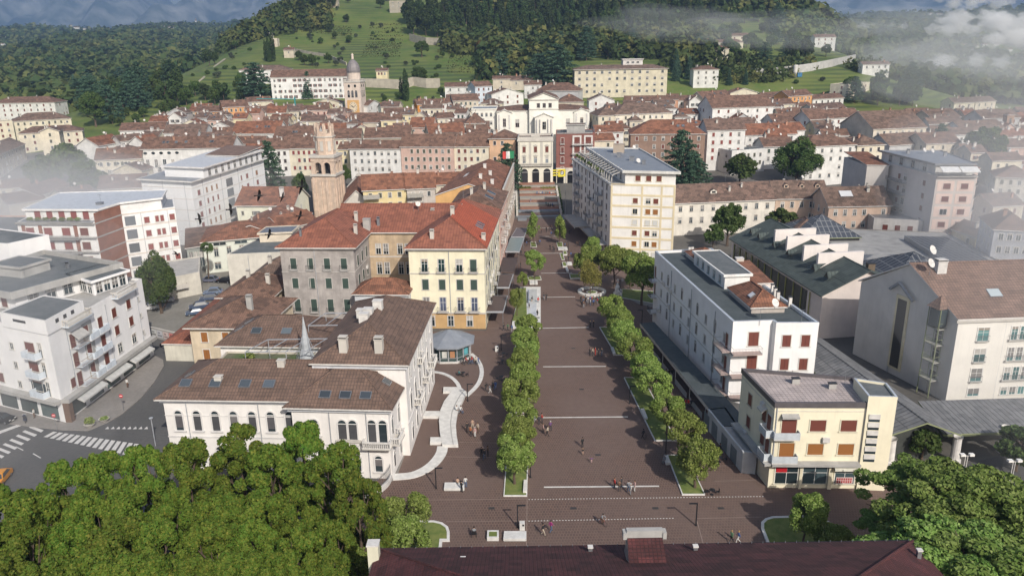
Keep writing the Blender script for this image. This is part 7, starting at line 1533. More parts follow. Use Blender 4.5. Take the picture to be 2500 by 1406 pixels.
def keepL(x,y):
    w_=sstep(-300-60-.12*max(0,y-500),-190,x); 
    if w_>.25 and y<900: return False
    if y<580 and x/y<-.5: return False
    f=math.sin(x*.011+y*.004)+math.sin(y*.013-x*.006)
    return (f<.45 or y<750) and not (abs(x+.33*y)<.05*y and 1000<y<1250) and not (abs(x+.6*y)<.04*y and 1500<y<1900)
farwood('far_woods',-.72,-.16,430,3400,7000,1,7,14,keepL,F_FAR)
farwood('far_woods',.40,.75,560,3400,3600,2,7,14,lambda x,y: sstep(190+20+.12*(y-500),360+.18*(y-500),x)>.6 and math.sin(x*.011+y*.006)+math.sin(y*.012-x*.007)<1.0,F_FAR)
farwood('hill_woods',-.06,.48,790,1150,2000,3,13,20,lambda x,y: sstep(190+20+.12*(y-500),360+.18*(y-500),x)<.8,F_FAR)
farwood('hill_woods',-.35,-.22,760,1050,350,4,9,14,lambda x,y: True,F_FAR)
farwood('hill_woods',-.075,.25,545,720,330,6,9,15,lambda x,y: (x/y>-.03 or y>640) and not(.06<x/y<.2 and y<600),F_FAR)
farwood('hill_woods',.20,.50,620,960,620,7,9,15,lambda x,y: not(y<700 and x/y>.3) and not (.21<x/y<.33 and y<790),F_FAR)
farwood('hill_woods',.27,.50,500,600,110,8,5,9,lambda x,y: math.sin(x*.05)+math.sin(y*.06)>.2,F_FAR)
# vineyards: rows following the slope
def vineyard(poly,n,lab_seed):
    P=[hit(*p,0) for p in poly]; a,b,c,d=P; rs=np.random.RandomState(lab_seed); pts=[]
    for i in range(n):
        s,e=a.lerp(d,i/(n-1)),b.lerp(c,i/(n-1)); m=int((e-s).length/1.0)
        for j in range(m): q=s.lerp(e,(j+rs.uniform(0,1))/m); pts.append((q.x,q.y+rs.uniform(-.3,.3),terr(q.x,q.y)+rs.uniform(.4,1.5)))
    pts=np.repeat(np.array(pts),2,axis=0)+rs.normal(0,.25,(len(pts)*2,3)); D=rs.normal(0,1,pts.shape)+np.array([0,-.4,.8]); D/=np.linalg.norm(D,axis=1)[:,None]; v,q=leafquads(pts,D,.55,rs,.5)
    o=link('vineyard',np_mesh('vineyard',v,q,[foliage((.05,.06,.018),(.09,.085,.025),(.12,.09,.03),.2)])); o['kind']='stuff'
vineyard([(880,140),(975,140),(985,62),(905,62)],13,1); vineyard([(1090,178),(1180,180),(1185,132),(1095,128)],9,2); vineyard([(735,78),(860,90),(858,70),(740,62)],5,3)
vineyard([(420,175),(500,150),(560,110),(500,128)],6,4); vineyard([(2190,215),(2330,225),(2290,175),(2160,170)],9,5)
# ================================================================ planters, benches, pool, ramp
M_PLAN=plain((.66,.65,.62),.8); M_LAWN=ground('lawn',(.10,.15,.03),(.20,.22,.06),.8,6.,extra=(.09,.13,.03))
def G2(p,z=0): return G(p[0],p[1],z)
def kerbbed(lab,px,group=None,name='planter_bed',kh=.12,kw=.14,z=.0):
    P=[G2(p) for p in px]; A=sum(P[i-1][0]*P[i][1]-P[i][0]*P[i-1][1] for i in range(len(P))); P=P[::-1] if A<0 else P
    c=(sum(p[0] for p in P)/len(P),sum(p[1] for p in P)/len(P)); L=[(p[0]-c[0],p[1]-c[1]) for p in P]; t=thing(name,lab,'planter',(*c,z),0,group); I=inset(L,-kw); b=MB()
    for i in range(len(L)):
        j=(i+1)%len(L); b.face([(*L[i],0),(*L[j],0),(*L[j],kh),(*L[i],kh)],M_PLAN); b.face([(*L[i],kh),(*L[j],kh),(*I[j],kh),(*I[i],kh)],M_PLAN); b.face([(*I[j],.02),(*I[i],.02),(*I[i],kh),(*I[j],kh)],M_PLAN)
    b.build('kerb',t); MB().face([(*p,kh-.05) for p in I],M_LAWN).build('lawn',t); return t
kerbbed('long kerbed grass bed under the left row of trees, near half',[(1229,1212),(1287,1212),(1292,1053),(1241,1053)],kh=.2); kerbbed('long kerbed grass bed under the left row of trees, far half',[(1247,988),(1292,988),(1299,830),(1259,830)],kh=.2)
kerbbed('slanting kerbed grass bed at the near end of the right row of trees',[(1665,1209),(1722,1209),(1676,1112),(1628,1112)],kh=.2); kerbbed('slanting kerbed grass bed in the middle of the right row of trees',[(1598,1077),(1652,1077),(1570,923),(1523,923)],kh=.2); kerbbed('slanting kerbed grass bed at the far end of the right row of trees',[(1503,868),(1545,868),(1505,800),(1463,800)],kh=.2)
kerbbed('rounded lawn with a pale kerb at the lower left of the square',[(948,1350),(966,1274),(1060,1273),(1080,1278),(1094,1288),(1098,1300),(1098,1322),(1080,1322),(1077,1351)],kh=.22,kw=.35)
kerbbed('rounded kerbed lawn at the lower right of the square, running under the dark roof',[(1885,1362),(1858,1292),(1858,1277),(1868,1268),(1885,1263),(2000,1260),(2060,1300),(2095,1362)],kh=.22,kw=.35)
kerbbed('grass bed with a broad tree beyond the pool',[(1289,684),(1322,684),(1320,675),(1288,675)]); kerbbed('small grass bed in front of the slender far left tree',[(1296,604),(1311,604),(1308,591),(1294,591)]); kerbbed('small grass bed in front of the slender far right tree',[(1361,604),(1375,604),(1373,592),(1358,592)])
kerbbed('small grass box right of the far right grass bed',[(1375,624),(1385,624),(1384,616),(1374,616)],kh=.4); kerbbed('narrow slanting grass bed right of the far white line',[(1371,635),(1379,635),(1374,619),(1366,619)]); kerbbed('small square planter left of the green tree by the cream tower',[(1374,653),(1385,653),(1382,643),(1372,643)],kh=.4); kerbbed('grass planter at the foot of the yellowing tree, left of the round bench',[(1392,682),(1418,682),(1414,672),(1390,672)],kh=.4)
kerbbed('lawn by the pale path right of the round bench',[(1517,727),(1600,742),(1604,712),(1518,705)],kh=.1)
sb=kerbbed('small square stone planter box with grass near the bottom, left of the big stone bench',[(1189,1320),(1218,1320),(1218,1302),(1190,1302)],kh=.5,kw=.22)
def slab(lab,px,h=.45,name='stone_bench',m=None,cat='bench'):
    P=[G2(p) for p in px]; A=sum(P[i-1][0]*P[i][1]-P[i][0]*P[i-1][1] for i in range(len(P))); P=P[::-1] if A<0 else P
    b=MB(); c=(sum(p[0] for p in P)/len(P),sum(p[1] for p in P)/len(P)); L=[(p[0]-c[0],p[1]-c[1]) for p in P]; b.prism(inset(L,-.08),0,h*.3,M_CONC); b.prism(L,h*.3,h,m or M_PLAN); o=b.build(name); o.location=(*c,0); return tag(o,lab,cat)
slab('big pale stone bench near the bottom of the square, beside the dark roof',[(1229,1322),(1285,1322),(1285,1303),(1231,1303)]); slab('long pale stone bench with three people below the white ramp',[(1084,1199),(1134,1199),(1134,1184),(1086,1184)])
slab('narrow stone bench on the near left grass bed',[(1277,1205),(1287,1205),(1288,1178),(1279,1178)],.5); slab('stone bench with a seated reader beside the right row of trees',[(1625,1137),(1636,1136),(1631,1118),(1620,1119)],.5); slab('stone bench on the kerb of the middle right grass bed',[(1573,1028),(1581,1026),(1572,1003),(1564,1004)],.5); slab('stone bench at the kerb of the far right grass bed',[(1497,869),(1503,868),(1497,852),(1491,853)],.5)
slab('pale slab bench beyond the pool, left of the square',[(1293,696),(1313,696),(1312,689),(1293,689)]); slab('pale slab bench in front of the slender right tree',[(1363,612),(1386,612),(1384,606),(1362,606)]); slab('slab bench left of the green tree by the cream tower',[(1385,649),(1397,649),(1395,643),(1384,643)]); slab('slanting pale bench above the fifth white line',[(1383,666),(1389,665),(1385,655),(1380,656)]); slab('pale box bench beside the broad tree beyond the pool',[(1299,624),(1309,624),(1308,616),(1298,616)],.8)
slab('bench slab at the foot of the coloured stairs, left',[(1264,540),(1286,540),(1286,535),(1265,535)],.5,m=M_TERC); slab('bench slab at the foot of the coloured stairs, right',[(1356,539),(1379,539),(1378,534),(1355,534)],.5,m=M_TERC)
# white marble seats on the terraces, plants behind
for lab,px0,px1,py,z in (('white marble seat on the upper terrace, left of the steps',1275,1297,459,4.4),('white marble seat on the upper terrace, right of the steps',1319,1352,459,4.4),('white marble seat on the lower terrace, left of the steps',1268,1297,475,3.3),('white marble seat on the lower terrace with the seated row of people',1309,1358,475,3.3)):
    a,c=G(px0,py,z),G(px1,py,z); b=MB(); b.box(0,0,-.7,c[0]-a[0],.9,0,M_MARB); b.box(0,.6,0,c[0]-a[0],.95,.5,M_MARB); o=b.build('marble_seat'); o.location=(a[0],a[1],z); tag(o,lab,'bench')
for lab,x0,x1,py,z in (('yellow green planting between the two left marble seats',1267,1297,467,3.7),('yellow green planting between the two right marble seats',1320,1358,467,3.7),('ivy and shrubs along the left edge of the terraces',1255,1264,490,2.5),('ivy and shrubs along the right edge of the terraces',1363,1372,490,2.5)):
    rs=np.random.RandomState(int(x0)); a,c=G(x0,py,z),G(x1,py,z); n=700; dy=2.0 if py==467 else 15.; P=np.stack([rs.uniform(a[0],c[0],n),rs.uniform(a[1]-.5 if py==467 else a[1]-12,a[1]+dy,n),rs.uniform(.1,.7,n)],1); P[:,2]+=np.array([terr(8,q)+.1 for q in P[:,1]]); D=rs.normal(0,1,(n,3))+np.array([0,0,1.]); D/=np.linalg.norm(D,axis=1)[:,None]; v,q=leafquads(P,D,.22,rs,.6); me=np_mesh('planting',v,q,[foliage((.16,.16,.03),(.22,.20,.05),(.30,.26,.08)) if py==467 else F_MID]); o=link('planting',me); tag(o,lab,'plants')
for lab,sx in(('grey stone balustrade wall at the left side of the coloured stairs',2.2),('grey stone balustrade wall at the right side of the coloured stairs',17.4)):
    b=MB(); 
    for k in range(10): y=264+k*3.0; z=terr(8,y)+.1; b.box(-.25,y-264,z-.4,.25,y-264+3.0,z+1.0+.05*(k%2),M_PALE); b.box(-.35,y-264-.3,z-.2,.35,y-264+.3,z+1.5,M_STONE)
    o=b.build('stair_wall'); o.location=(sx,264,0); tag(o,lab,'wall')
# pool
pl=thing('shallow_pool','rectangular white stone pool basin with a lawn strip on its left, in the square','pool',(*G(1290,757),0)); cx,cy=G(1290,757); 
def LP(*pts): 
    P=[(G2(p)[0]-cx,G2(p)[1]-cy) for p in pts]; A=sum(P[i-1][0]*P[i][1]-P[i][0]*P[i-1][1] for i in range(len(P))); return P if A>0 else P[::-1]
MB().prism(LP((1248,803),(1320,803),(1320,704),(1270,704)),0,.42,M_PLAN).build('basin',pl)
MB().prism(LP((1251,788),(1287,788),(1284,707),(1275,707)),.42,.5,M_LAWN).build('lawn',pl)
MB().prism(LP((1289,789),(1309,789),(1311,710),(1285,710)),.42,.44,plain((.55,.56,.57),.12)).build('water_film',pl)
MB().prism(LP((1289,787),(1297,787),(1297,781),(1289,781)),.44,.50,plain((.16,.15,.42),.4)).build('blue_panel',pl); MB().prism(LP((1289,745),(1291,745),(1291,718),(1289,718)),.44,1.0,plain((.18,.20,.28),.4)).build('dark_panel',pl)
# round benches
def ring(lab,px,py,r,wd=.8,h=.45):
    x,y=G(px,py); t=thing('ring_bench',lab,'bench',(x,y,0)); MB().lathe([(r,0),(r,h),(r-wd,h),(r-wd,0)],M_PLAN,32).build('seat',t); MB().lathe([(r*.38,0),(r*.38,.16),(r*.32,.16),(r*.32,0)],M_PLAN,24).lathe([(r*.32,.10),(.001,.10)],M_LAWN,24).build('tree_kerb',t)
ring('large circular stone bench round a small ring bed at the foot of the yellowing tree',1445,714,3.4); ring('circular stone bench half hidden among the left row of trees',1275,1020,2.3,.6)
# white ramp and arcs beside the villa
def arcpath(lab,pts,wd,h=.12,name='stone_path'):
    P=[Vector(G2(p)) for p in pts]; 
    for _ in range(2):
        Q=[P[0]]
        for a,c in zip(P,P[1:]): Q+=[a.lerp(c,.25),a.lerp(c,.75)]
        P=Q+[P[-1]]
    L=[];R_2=[]
    for i,p in enumerate(P):
        d=(P[min(i+1,len(P)-1)]-P[max(0,i-1)]).normalized(); n=Vector((-d.y,d.x))*wd/2; L.append(p+n); R_2.append(p-n)
    b=MB()
    for i in range(len(P)-1):
        b.face([(*R_2[i],h),(*R_2[i+1],h),(*L[i+1],h),(*L[i],h)],M_PLAN); b.face([(*R_2[i],0),(*R_2[i+1],0),(*R_2[i+1],h),(*R_2[i],h)],M_PLAN); b.face([(*L[i+1],0),(*L[i],0),(*L[i],h),(*L[i+1],h)],M_PLAN)
    o=b.build(name); tag(o,lab,'path')
arcpath('thin curved white stone path sweeping round the glass kiosk to the white ramp',[(1150,864),(1168,880),(1178,905),(1172,932),(1158,950),(1138,968)],.75)
arcpath('short curved white stone path from the villa to the top of the ramp',[(1056,908),(1080,911),(1104,922),(1120,940),(1123,955)],.7)
arcpath('wide curved white stone path from the ramp down to the villa gate',[(1081,1090),(1078,1108),(1060,1132),(1035,1150),(1005,1162),(960,1165)],1.6)
rp=thing('stone_ramp','broad curved white stone ramp and seat with three side steps in front of the villa','ramp',(0,100,0))
Lp=[(1123,950),(1101,963),(1084,986),(1075,1008),(1072,1033),(1074,1061),(1080,1092)]; Rp=[(1139,962),(1134,975),(1127,990),(1117,1014),(1113,1041),(1115,1069),(1119,1092)]
b=MB(); b2=MB()
for i in range(6):
    q=[G2(p) for p in (Lp[i],Lp[i+1],Rp[i+1],Rp[i])]; q=[(x,y-100) for x,y in q]; b.face([(*p,.5) for p in q],M_PLAN); b.face([(*q[0],0),(*q[1],0),(*q[1],.5),(*q[0],.5)],M_PLAN); b.face([(*q[2],0),(*q[3],0),(*q[3],.5),(*q[2],.5)],M_PLAN)
    m=lambda p,r,t:(p[0]+(r[0]-p[0])*t,p[1]+(r[1]-p[1])*t); s0,s1=m(q[0],q[3],.66),m(q[1],q[2],.66); s2,s3=m(q[1],q[2],.72),m(q[0],q[3],.72); b2.face([(*s0,.515),(*s1,.515),(*s2,.515),(*s3,.515)],M_CONC)
q=[(G2(p)[0],G2(p)[1]-100) for p in (Lp[6],Rp[6])]; b.face([(*q[0],0),(*q[1],0),(*q[1],.5),(*q[0],.5)],M_PLAN); b.build('ramp_body',rp); b2.build('ramp_joint',rp)
for P in ([(1082,961),(1104,961),(1122,950),(1083,950)],[(1033,1022),(1074,1022),(1074,1009),(1038,1009)],[(1050,1086),(1080,1086),(1078,1073),(1051,1073)]):
    P=[(G2(p)[0],G2(p)[1]-100) for p in P]; A=sum(P[i-1][0]*P[i][1]-P[i][0]*P[i-1][1] for i in range(4)); MB().prism(P if A>0 else P[::-1],0,.46,M_PLAN).build('side_step',rp)
sheet('stone_walk',[(1508,716),(1522,714),(1602,742),(1602,752),(1560,742)],.016,M_SIDE)
sheet('stone_walk',[(1046,925),(1056,925),(968,1166),(950,1180)],.016,M_SIDE)
for px,py in((1200,1240),(1400,1240),(1600,1240),(1460,1110),(1420,950),(1230,1105),(1400,850),(1760,1240)): q=G(px,py); b=MB(); b.box(q[0]-.4,q[1]-.25,.0,q[0]+.4,q[1]+.25,.012,plain((.05,.045,.042),.6)); o=b.build('drain_grate'); o['kind']='structure'
# glass kiosk
kx,ky=G(1104,868); kx-=.4; ki=thing('glass_kiosk','octagonal glass kiosk with a grey metal roof at the corner of the yellow palazzo','kiosk',(kx,ky,0)); R8=4.3
b=MB(); b.prism(octpoly(R8),.0,.35,M_PALE); b.build('plinth',ki); b=MB(); P=octpoly(R8-.15)
for i in range(8):
    a,c=Vector(P[i]),Vector(P[(i+1)%8])
    for t in(0,.5): p=a.lerp(c,t); b.box(-.09,-.09,.35,.09,.09,3.2,M_GUT,math.atan2(c.y-a.y,c.x-a.x),p.x,p.y)
    for z in(.35,1.0,2.95): b.tube((*a,z),(*c,z),.06,M_GUT,4)
b.build('frame',ki); b=MB(); P=octpoly(R8-.25)
for i in range(8): a,c=P[i],P[(i+1)%8]; b.face([(*a,.4),(*c,.4),(*c,3.1),(*a,3.1)],glassm((.05,.08,.075),.1))
b.build('glass_panes',ki); b=MB()
for i,c in((4,(.5,.1,.08)),(5,(.55,.55,.52)),(6,(.1,.35,.4)),(5,(.4,.2,.1))):
    a,d=Vector(P[i]),Vector(P[(i+1)%8]); p=a.lerp(d,.12 if c[0]>.45 else .6); n=(d-a).normalized(); o_=Vector((n.y,-n.x))*.04; q=p+n*.9; b.face([(*(p+o_),1.1),(*(q+o_),1.1),(*(q+o_),2.4),(*(p+o_),2.4)],plain(c))
b.build('poster',ki); b=MB(); b.lathe([(5.1,3.1),(5.1,3.35),(.05,5.4)],M_METALR,8,0,0,PI/8); b.lathe([(.05,3.12),(5.1,3.1)],M_PALE,8,0,0,PI/8); b.build('roof',ki)
# fence of villa corner, curved
fe=thing('iron_fence','curved iron railing on a low white wall at the front corner of the villa','fence',(0,0,0)); P=[Vector(G2(p)) for p in((955,1168),(948,1185),(925,1205),(893,1222),(870,1232))]; b=MB(); c=MB()
for _ in range(2):
    Q=[P[0]]
    for a,d in zip(P,P[1:]): Q+=[a.lerp(d,.25),a.lerp(d,.75)]
    P=Q+[P[-1]]
for a,d in zip(P,P[1:]):
    th=math.atan2(d.y-a.y,d.x-a.x); L_=(d-a).length; c.box(0,-.18,0,L_,.18,.7,M_PALE,th,a.x,a.y); b.tube((*a,2.1),(*d,2.1),.03,M_METAL,4); b.tube((*a,.95),(*d,.95),.03,M_METAL,4)
    for k in range(max(1,int(L_/.22))): p=a.lerp(d,k*.22/L_); b.tube((*p,.7),(*p,2.4),.018,M_METAL,4)
c.build('low_wall',fe); b.build('railing',fe)
# ================================================================ lamps, bins, tables
lamp0=thing('street_lamp','x','street lamp',(0,0,-500),0,'black L shaped lamps of the square'); MB().box(-.07,-.07,0,.07,.07,3.05,M_IRON).box(-.14,-.14,0,.14,.14,.04,M_IRON).build('pole',lamp0); MB().box(-.07,-.09,3.05,.98,.09,3.17,M_IRON).build('arm',lamp0); MB().box(.3,-.07,3.03,.92,.07,3.048,plain((.5,.5,.48))).build('lamp_head',lamp0)
LAM=[(1264,1287,0,'at the bottom by the small stone bin'),(1699,1282,1,'at the bottom right beside the two strollers'),(1065,1192,0,'left of the bench with three people below the ramp'),(1295,1165,0,'beside the near end of the left row of trees'),(1142,979,0,'beside the white ramp'),(1303,955,0,'half way along the left row of trees'),(1537,985,0,'half way along the right row of trees'),(1224,855,0,'beside the stone bin near the kiosk'),(1306,810,0,'at the near corner of the pool'),(1567,791,1,'at the far end of the long dark awning'),(1306,704,0,'at the far corner of the pool'),(1298,627,0,'in front of the slender far left tree'),(1387,616,1,'by the small far right planters'),(1292,556,0,'at the far left before the stairs'),(1625,1105,0,'near the seated reader')]
for i,(px,py,fl,wh) in enumerate(LAM):
    x,y=G(px,py); lab='thin black L shaped lamp '+wh
    if i==0: lamp0.location=(x,y,0); lamp0['label']=lab
    else: dup(lamp0,(x,y,0),PI if fl else 0,lab)
b=thing('street_lamp','old black double lantern post beside the white sculpture','street lamp',(*G(1513,720),0)); MB().tube((0,0,0),(0,0,3.6),.09,M_IRON,8).build('pole',b); MB().box(-.6,-.15,3.5,.6,.15,3.6,M_IRON).box(-.75,-.2,3.4,-.35,.2,3.85,M_PALE).box(.35,-.2,3.4,.75,.2,3.85,M_PALE).build('lantern',b)
for px,py,lab in((1275,1291,'small pale stone bin beside the lamp at the bottom of the square'),(1213,857,'small pale stone bin beside the lamp near the kiosk')):
    t=thing('litter_bin',lab,'bin',(*G(px,py),0)); MB().box(-.32,-.3,0,.32,.3,1.0,M_PLAN).build('bin_body',t); MB().box(.0,-.31,.62,.25,-.301,.88,M_DARK).build('slot',t)
# white sculpture
sc_=thing('white_sculpture','white stone figure sculpture on a pale plinth by the old double lantern','sculpture',(*G(1507,719),0)); MB().box(-.9,-.7,0,.9,.7,.45,M_PLAN).build('plinth',sc_)
rs=np.random.RandomState(2); b=MB(); b.lathe([(.0,.45),(.7,.5),(.62,1.0),(.5,1.4),(.62,1.8),(.45,2.2),(.2,2.35),(.26,2.6),(.15,2.85),(0,2.9)],M_MARB,12); b.tube((.4,0,1.8),(.75,-.5,1.1),.14,M_MARB,6); b.tube((-.4,0,1.8),(-.5,-.6,1.3),.14,M_MARB,6); b.tube((.3,-.3,.5),(.5,-.8,.9),.2,M_MARB,6); b.build('figure',sc_,True)
# cafe tables with chairs
def chairmesh():
    b=MB(); b.box(-.2,-.2,.43,.2,.2,.47,M_IRON); b.box(-.2,.17,.47,.2,.2,.9,M_IRON)
    for x in(-.18,.18):
        for y in(-.18,.18): b.tube((x,y,0),(x,y,.43),.02,M_IRON,4)
    return b.mesh('chair')
CH=chairmesh(); tb_=MB(); tb_.lathe([(0,.72),(.4,.72),(.4,.75),(0,.76)],M_IRON,12); tb_.tube((0,0,0),(0,0,.72),.04,M_IRON,6); tb_.lathe([(.25,0),(.25,.03),(0,.04)],M_IRON,10); TBM=tb_.mesh('cafe_table')
TP=[(1686,1019,'beyond the middle right grass bed'),(1735,1105,'left of the walking dark figure by the garages'),(1757,1127,'below the walking dark figure by the garages'),(1738,1207,'beside the near right grass bed'),(1227,888,'left of the tree row, middle one'),(1224,928,'left of the tree row, near one'),(1229,870,'left of the tree row, farthest one'),(1131,918,'by the kiosk with a seated person')]
for px,py,wh in TP:
    x,y=G(px,py); o=link('cafe_table',TBM,None,(x,y,.004)); tag(o,'small dark cafe table '+wh,'table','dark cafe tables of the square')
    for k,dx in enumerate((-.75,.75)): o=link('cafe_chair',CH,None,(x+dx,y,.004),PI/2*(1 if dx<0 else -1)); tag(o,('left' if dx<0 else 'right')+' dark cafe chair at the table '+wh,'chair','dark cafe chairs of the square')
# ================================================================ people
def cm(rgb,r=.8): return plain(rgb,r)
SKIN=cm((.45,.27,.18)); COLS={'black':(.02,.02,.022),'dark':(.045,.045,.05),'white':(.65,.65,.63),'red':(.5,.04,.03),'orange':(.45,.16,.06),'pink':(.55,.36,.34),'grey':(.25,.26,.28),'blue':(.06,.12,.3),'jeans':(.08,.13,.22),'magenta':(.35,.04,.2),'purple':(.14,.07,.18),'beige':(.5,.43,.34),'brown':(.14,.08,.05),'teal':(.05,.2,.22),'tan':(.45,.30,.22),'green':(.12,.22,.12)}
HAIRM={'dark':cm((.015,.012,.01)),'brown':cm((.08,.04,.02)),'fair':cm((.35,.22,.09)),'grey':cm((.4,.4,.4))}
POSES={}
def person_proto(key,J=None,scale=1.):
    """skeleton joints facing -y -> one skinned body mesh with regions: 0 skin, 1 top, 2 trousers, 3 shoes"""
    B={'pel':(0,0,.95),'spi':(0,0,1.12),'che':(0,.0,1.32),'nec':(0,0,1.47),'hb':(0,-.01,1.55),'hc':(0,-.02,1.64),'ht':(0,-.01,1.73)}
    for s,n in((-1,'l'),(1,'r')):
        B.update({'sh'+n:(s*.17,0,1.40),'el'+n:(s*.24,.02,1.13),'wr'+n:(s*.25,-.06,.90),'hi'+n:(s*.09,0,.90),'kn'+n:(s*.10,-.03,.50),'an'+n:(s*.10,.02,.09),'to'+n:(s*.11,-.15,.04)})
    B.update(J or {}); R={'pel':.125,'spi':.12,'che':.135,'nec':.055,'hb':.07,'hc':.095,'ht':.07,'sh':.07,'el':.045,'wr':.03,'hi':.09,'kn':.06,'an':.042,'to':.04,'pa':.032,'fi':.0095,'no':.015}
    E=[('pel','spi',1),('spi','che',1),('che','nec',1),('nec','hb',0),('hb','hc',0),('hc','ht',0)]; V=dict(B)
    V['nose']=(B['hc'][0],B['hc'][1]-.115,B['hc'][2]-.02); R['nose']=.014; E.append(('hc','nose',0))
    for n in 'lr':
        s=-1 if n=='l' else 1
        E+= [('che','sh'+n,1),('sh'+n,'el'+n,1),('el'+n,'wr'+n,1),('pel','hi'+n,2),('hi'+n,'kn'+n,2),('kn'+n,'an'+n,2),('an'+n,'to'+n,3)]
        w_=Vector(V['wr'+n]); d=(w_-Vector(V['el'+n])).normalized(); pa=w_+d*.07; V['pa'+n]=tuple(pa); E.append(('wr'+n,'pa'+n,0)); side=d.orthogonal().normalized(); up=d.cross(side)
        for f,(o,l) in enumerate(((-.028,.06),(-.01,.075),(.01,.07),(.027,.055))):
            k1=pa+d*l*.6+side*o*1.1; k2=pa+d*l+side*o+up*.02*s; V[f'f{f}{n}']=tuple(k1); V[f'g{f}{n}']=tuple(k2); E+= [('pa'+n,f'f{f}{n}',0),(f'f{f}{n}',f'g{f}{n}',0)]
        t=w_+d*.03+side*.05; V['th'+n]=tuple(t); E.append(('wr'+n,'th'+n,0))
    ks=list(V); me=bpy.data.meshes.new('p'); me.from_pydata([V[k] for k in ks],[(ks.index(a),ks.index(c)) for a,c,_ in E],[]); o=bpy.data.objects.new('p',me); COL.objects.link(o)
    md=o.modifiers.new('s','SKIN'); sd=me.skin_vertices
    if not sd: 
        me.attributes
    sd=me.skin_vertices[0].data
    for i,k in enumerate(ks):
        r=R.get(k) or (R.get(k[:2]) if k[:2] in R else .0095); sd[i].radius=(r,r); sd[i].use_root=(k=='pel')
    ms=o.modifiers.new('u','SUBSURF'); ms.levels=1; ms.render_levels=1
    dg=bpy.context.evaluated_depsgraph_get(); ev=o.evaluated_get(dg); m2=bpy.data.meshes.new_from_object(ev); m2.name='body'; bpy.data.objects.remove(o)
    for _ in range(4): m2.materials.append(SKIN)
    segs=[(Vector(V[a]),Vector(V[c]),t) for a,c,t in E]
    for p in m2.polygons:
        c=p.center; best=9;bt=0
        for a,d,t in segs:
            ab=d-a; k=max(0,min(1,(c-a).dot(ab)/ab.length_squared)); q=(c-a-ab*k).length
            if q<best: best=q;bt=t
        p.material_index=bt
    hc=Vector(B['hc']); h=MB(); n=10
    for i in range(5):
        for j in range(n):
            def S_(i,j):
                th=PI*.58*i/5; ph=2*PI*j/n; return hc+Vector((.112*math.sin(th)*math.cos(ph),.03+.118*math.sin(th)*math.sin(ph),.015+.12*math.cos(th)))
            if i==0: h.face([S_(0,0),S_(1,j),S_(1,j+1)],HAIRM['dark'])
            else: h.face([S_(i,j),S_(i+1,j),S_(i+1,j+1),S_(i,j+1)],HAIRM['dark'])
    POSES[key]=(m2,h.mesh('hair'))
WALK={'knl':(-.09,-.2,.52),'anl':(-.1,-.27,.10),'tol':(-.1,-.44,.07),'knr':(.09,-.02,.5),'anr':(.1,.28,.14),'tor':(.1,.15,.05),'ell':(-.23,.14,1.14),'wrl':(-.24,.10,.92),'elr':(.23,-.1,1.14),'wrr':(.2,-.28,1.0)}
SIT={'pel':(0,.1,.55),'spi':(0,.1,.72),'che':(0,.06,.92),'nec':(0,.03,1.07),'hb':(0,0,1.15),'hc':(0,-.03,1.24),'ht':(0,-.02,1.33),'shl':(-.17,.05,1.0),'shr':(.17,.05,1.0),'ell':(-.23,-.02,.75),'elr':(.23,-.02,.75),'wrl':(-.12,-.25,.66),'wrr':(.12,-.25,.66),'hil':(-.09,.05,.53),'hir':(.09,.05,.53),'knl':(-.11,-.38,.52),'knr':(.11,-.38,.52),'anl':(-.11,-.40,.09),'anr':(.11,-.42,.09),'tol':(-.11,-.58,.04),'tor':(.11,-.6,.04)}
person_proto('stand'); person_proto('walk',WALK); person_proto('walk2',{**{k[:-1]+('r' if k[-1]=='l' else 'l'):(-v[0],v[1],v[2]) for k,v in WALK.items()}}); person_proto('sit',SIT)
person_proto('talk',{'ell':(-.24,-.05,1.15),'wrl':(-.12,-.26,1.2),'knl':(-.13,-.05,.5),'anl':(-.15,.0,.09),'tol':(-.18,-.15,.04)}); person_proto('arms',{'ell':(-.42,0,1.40),'wrl':(-.66,-.02,1.44),'elr':(.42,0,1.38),'wrr':(.66,-.02,1.40),'knl':(-.12,-.15,.52),'anl':(-.12,-.1,.12),'tol':(-.12,-.26,.06)})
person_proto('ride',{'pel':(0,.12,.98),'spi':(0,.06,1.12),'che':(0,-.06,1.30),'nec':(0,-.12,1.43),'hb':(0,-.15,1.5),'hc':(0,-.18,1.58),'ht':(0,-.18,1.67),'shl':(-.17,-.06,1.37),'shr':(.17,-.06,1.37),'ell':(-.24,-.25,1.2),'elr':(.24,-.25,1.2),'wrl':(-.22,-.45,1.1),'wrr':(.22,-.45,1.1),'hil':(-.09,.1,.93),'hir':(.09,.1,.93),'knl':(-.1,-.2,.72),'anl':(-.1,-.05,.35),'tol':(-.1,-.2,.3),'knr':(.1,-.12,.55),'anr':(.1,0,.15),'tor':(.1,-.15,.1)})
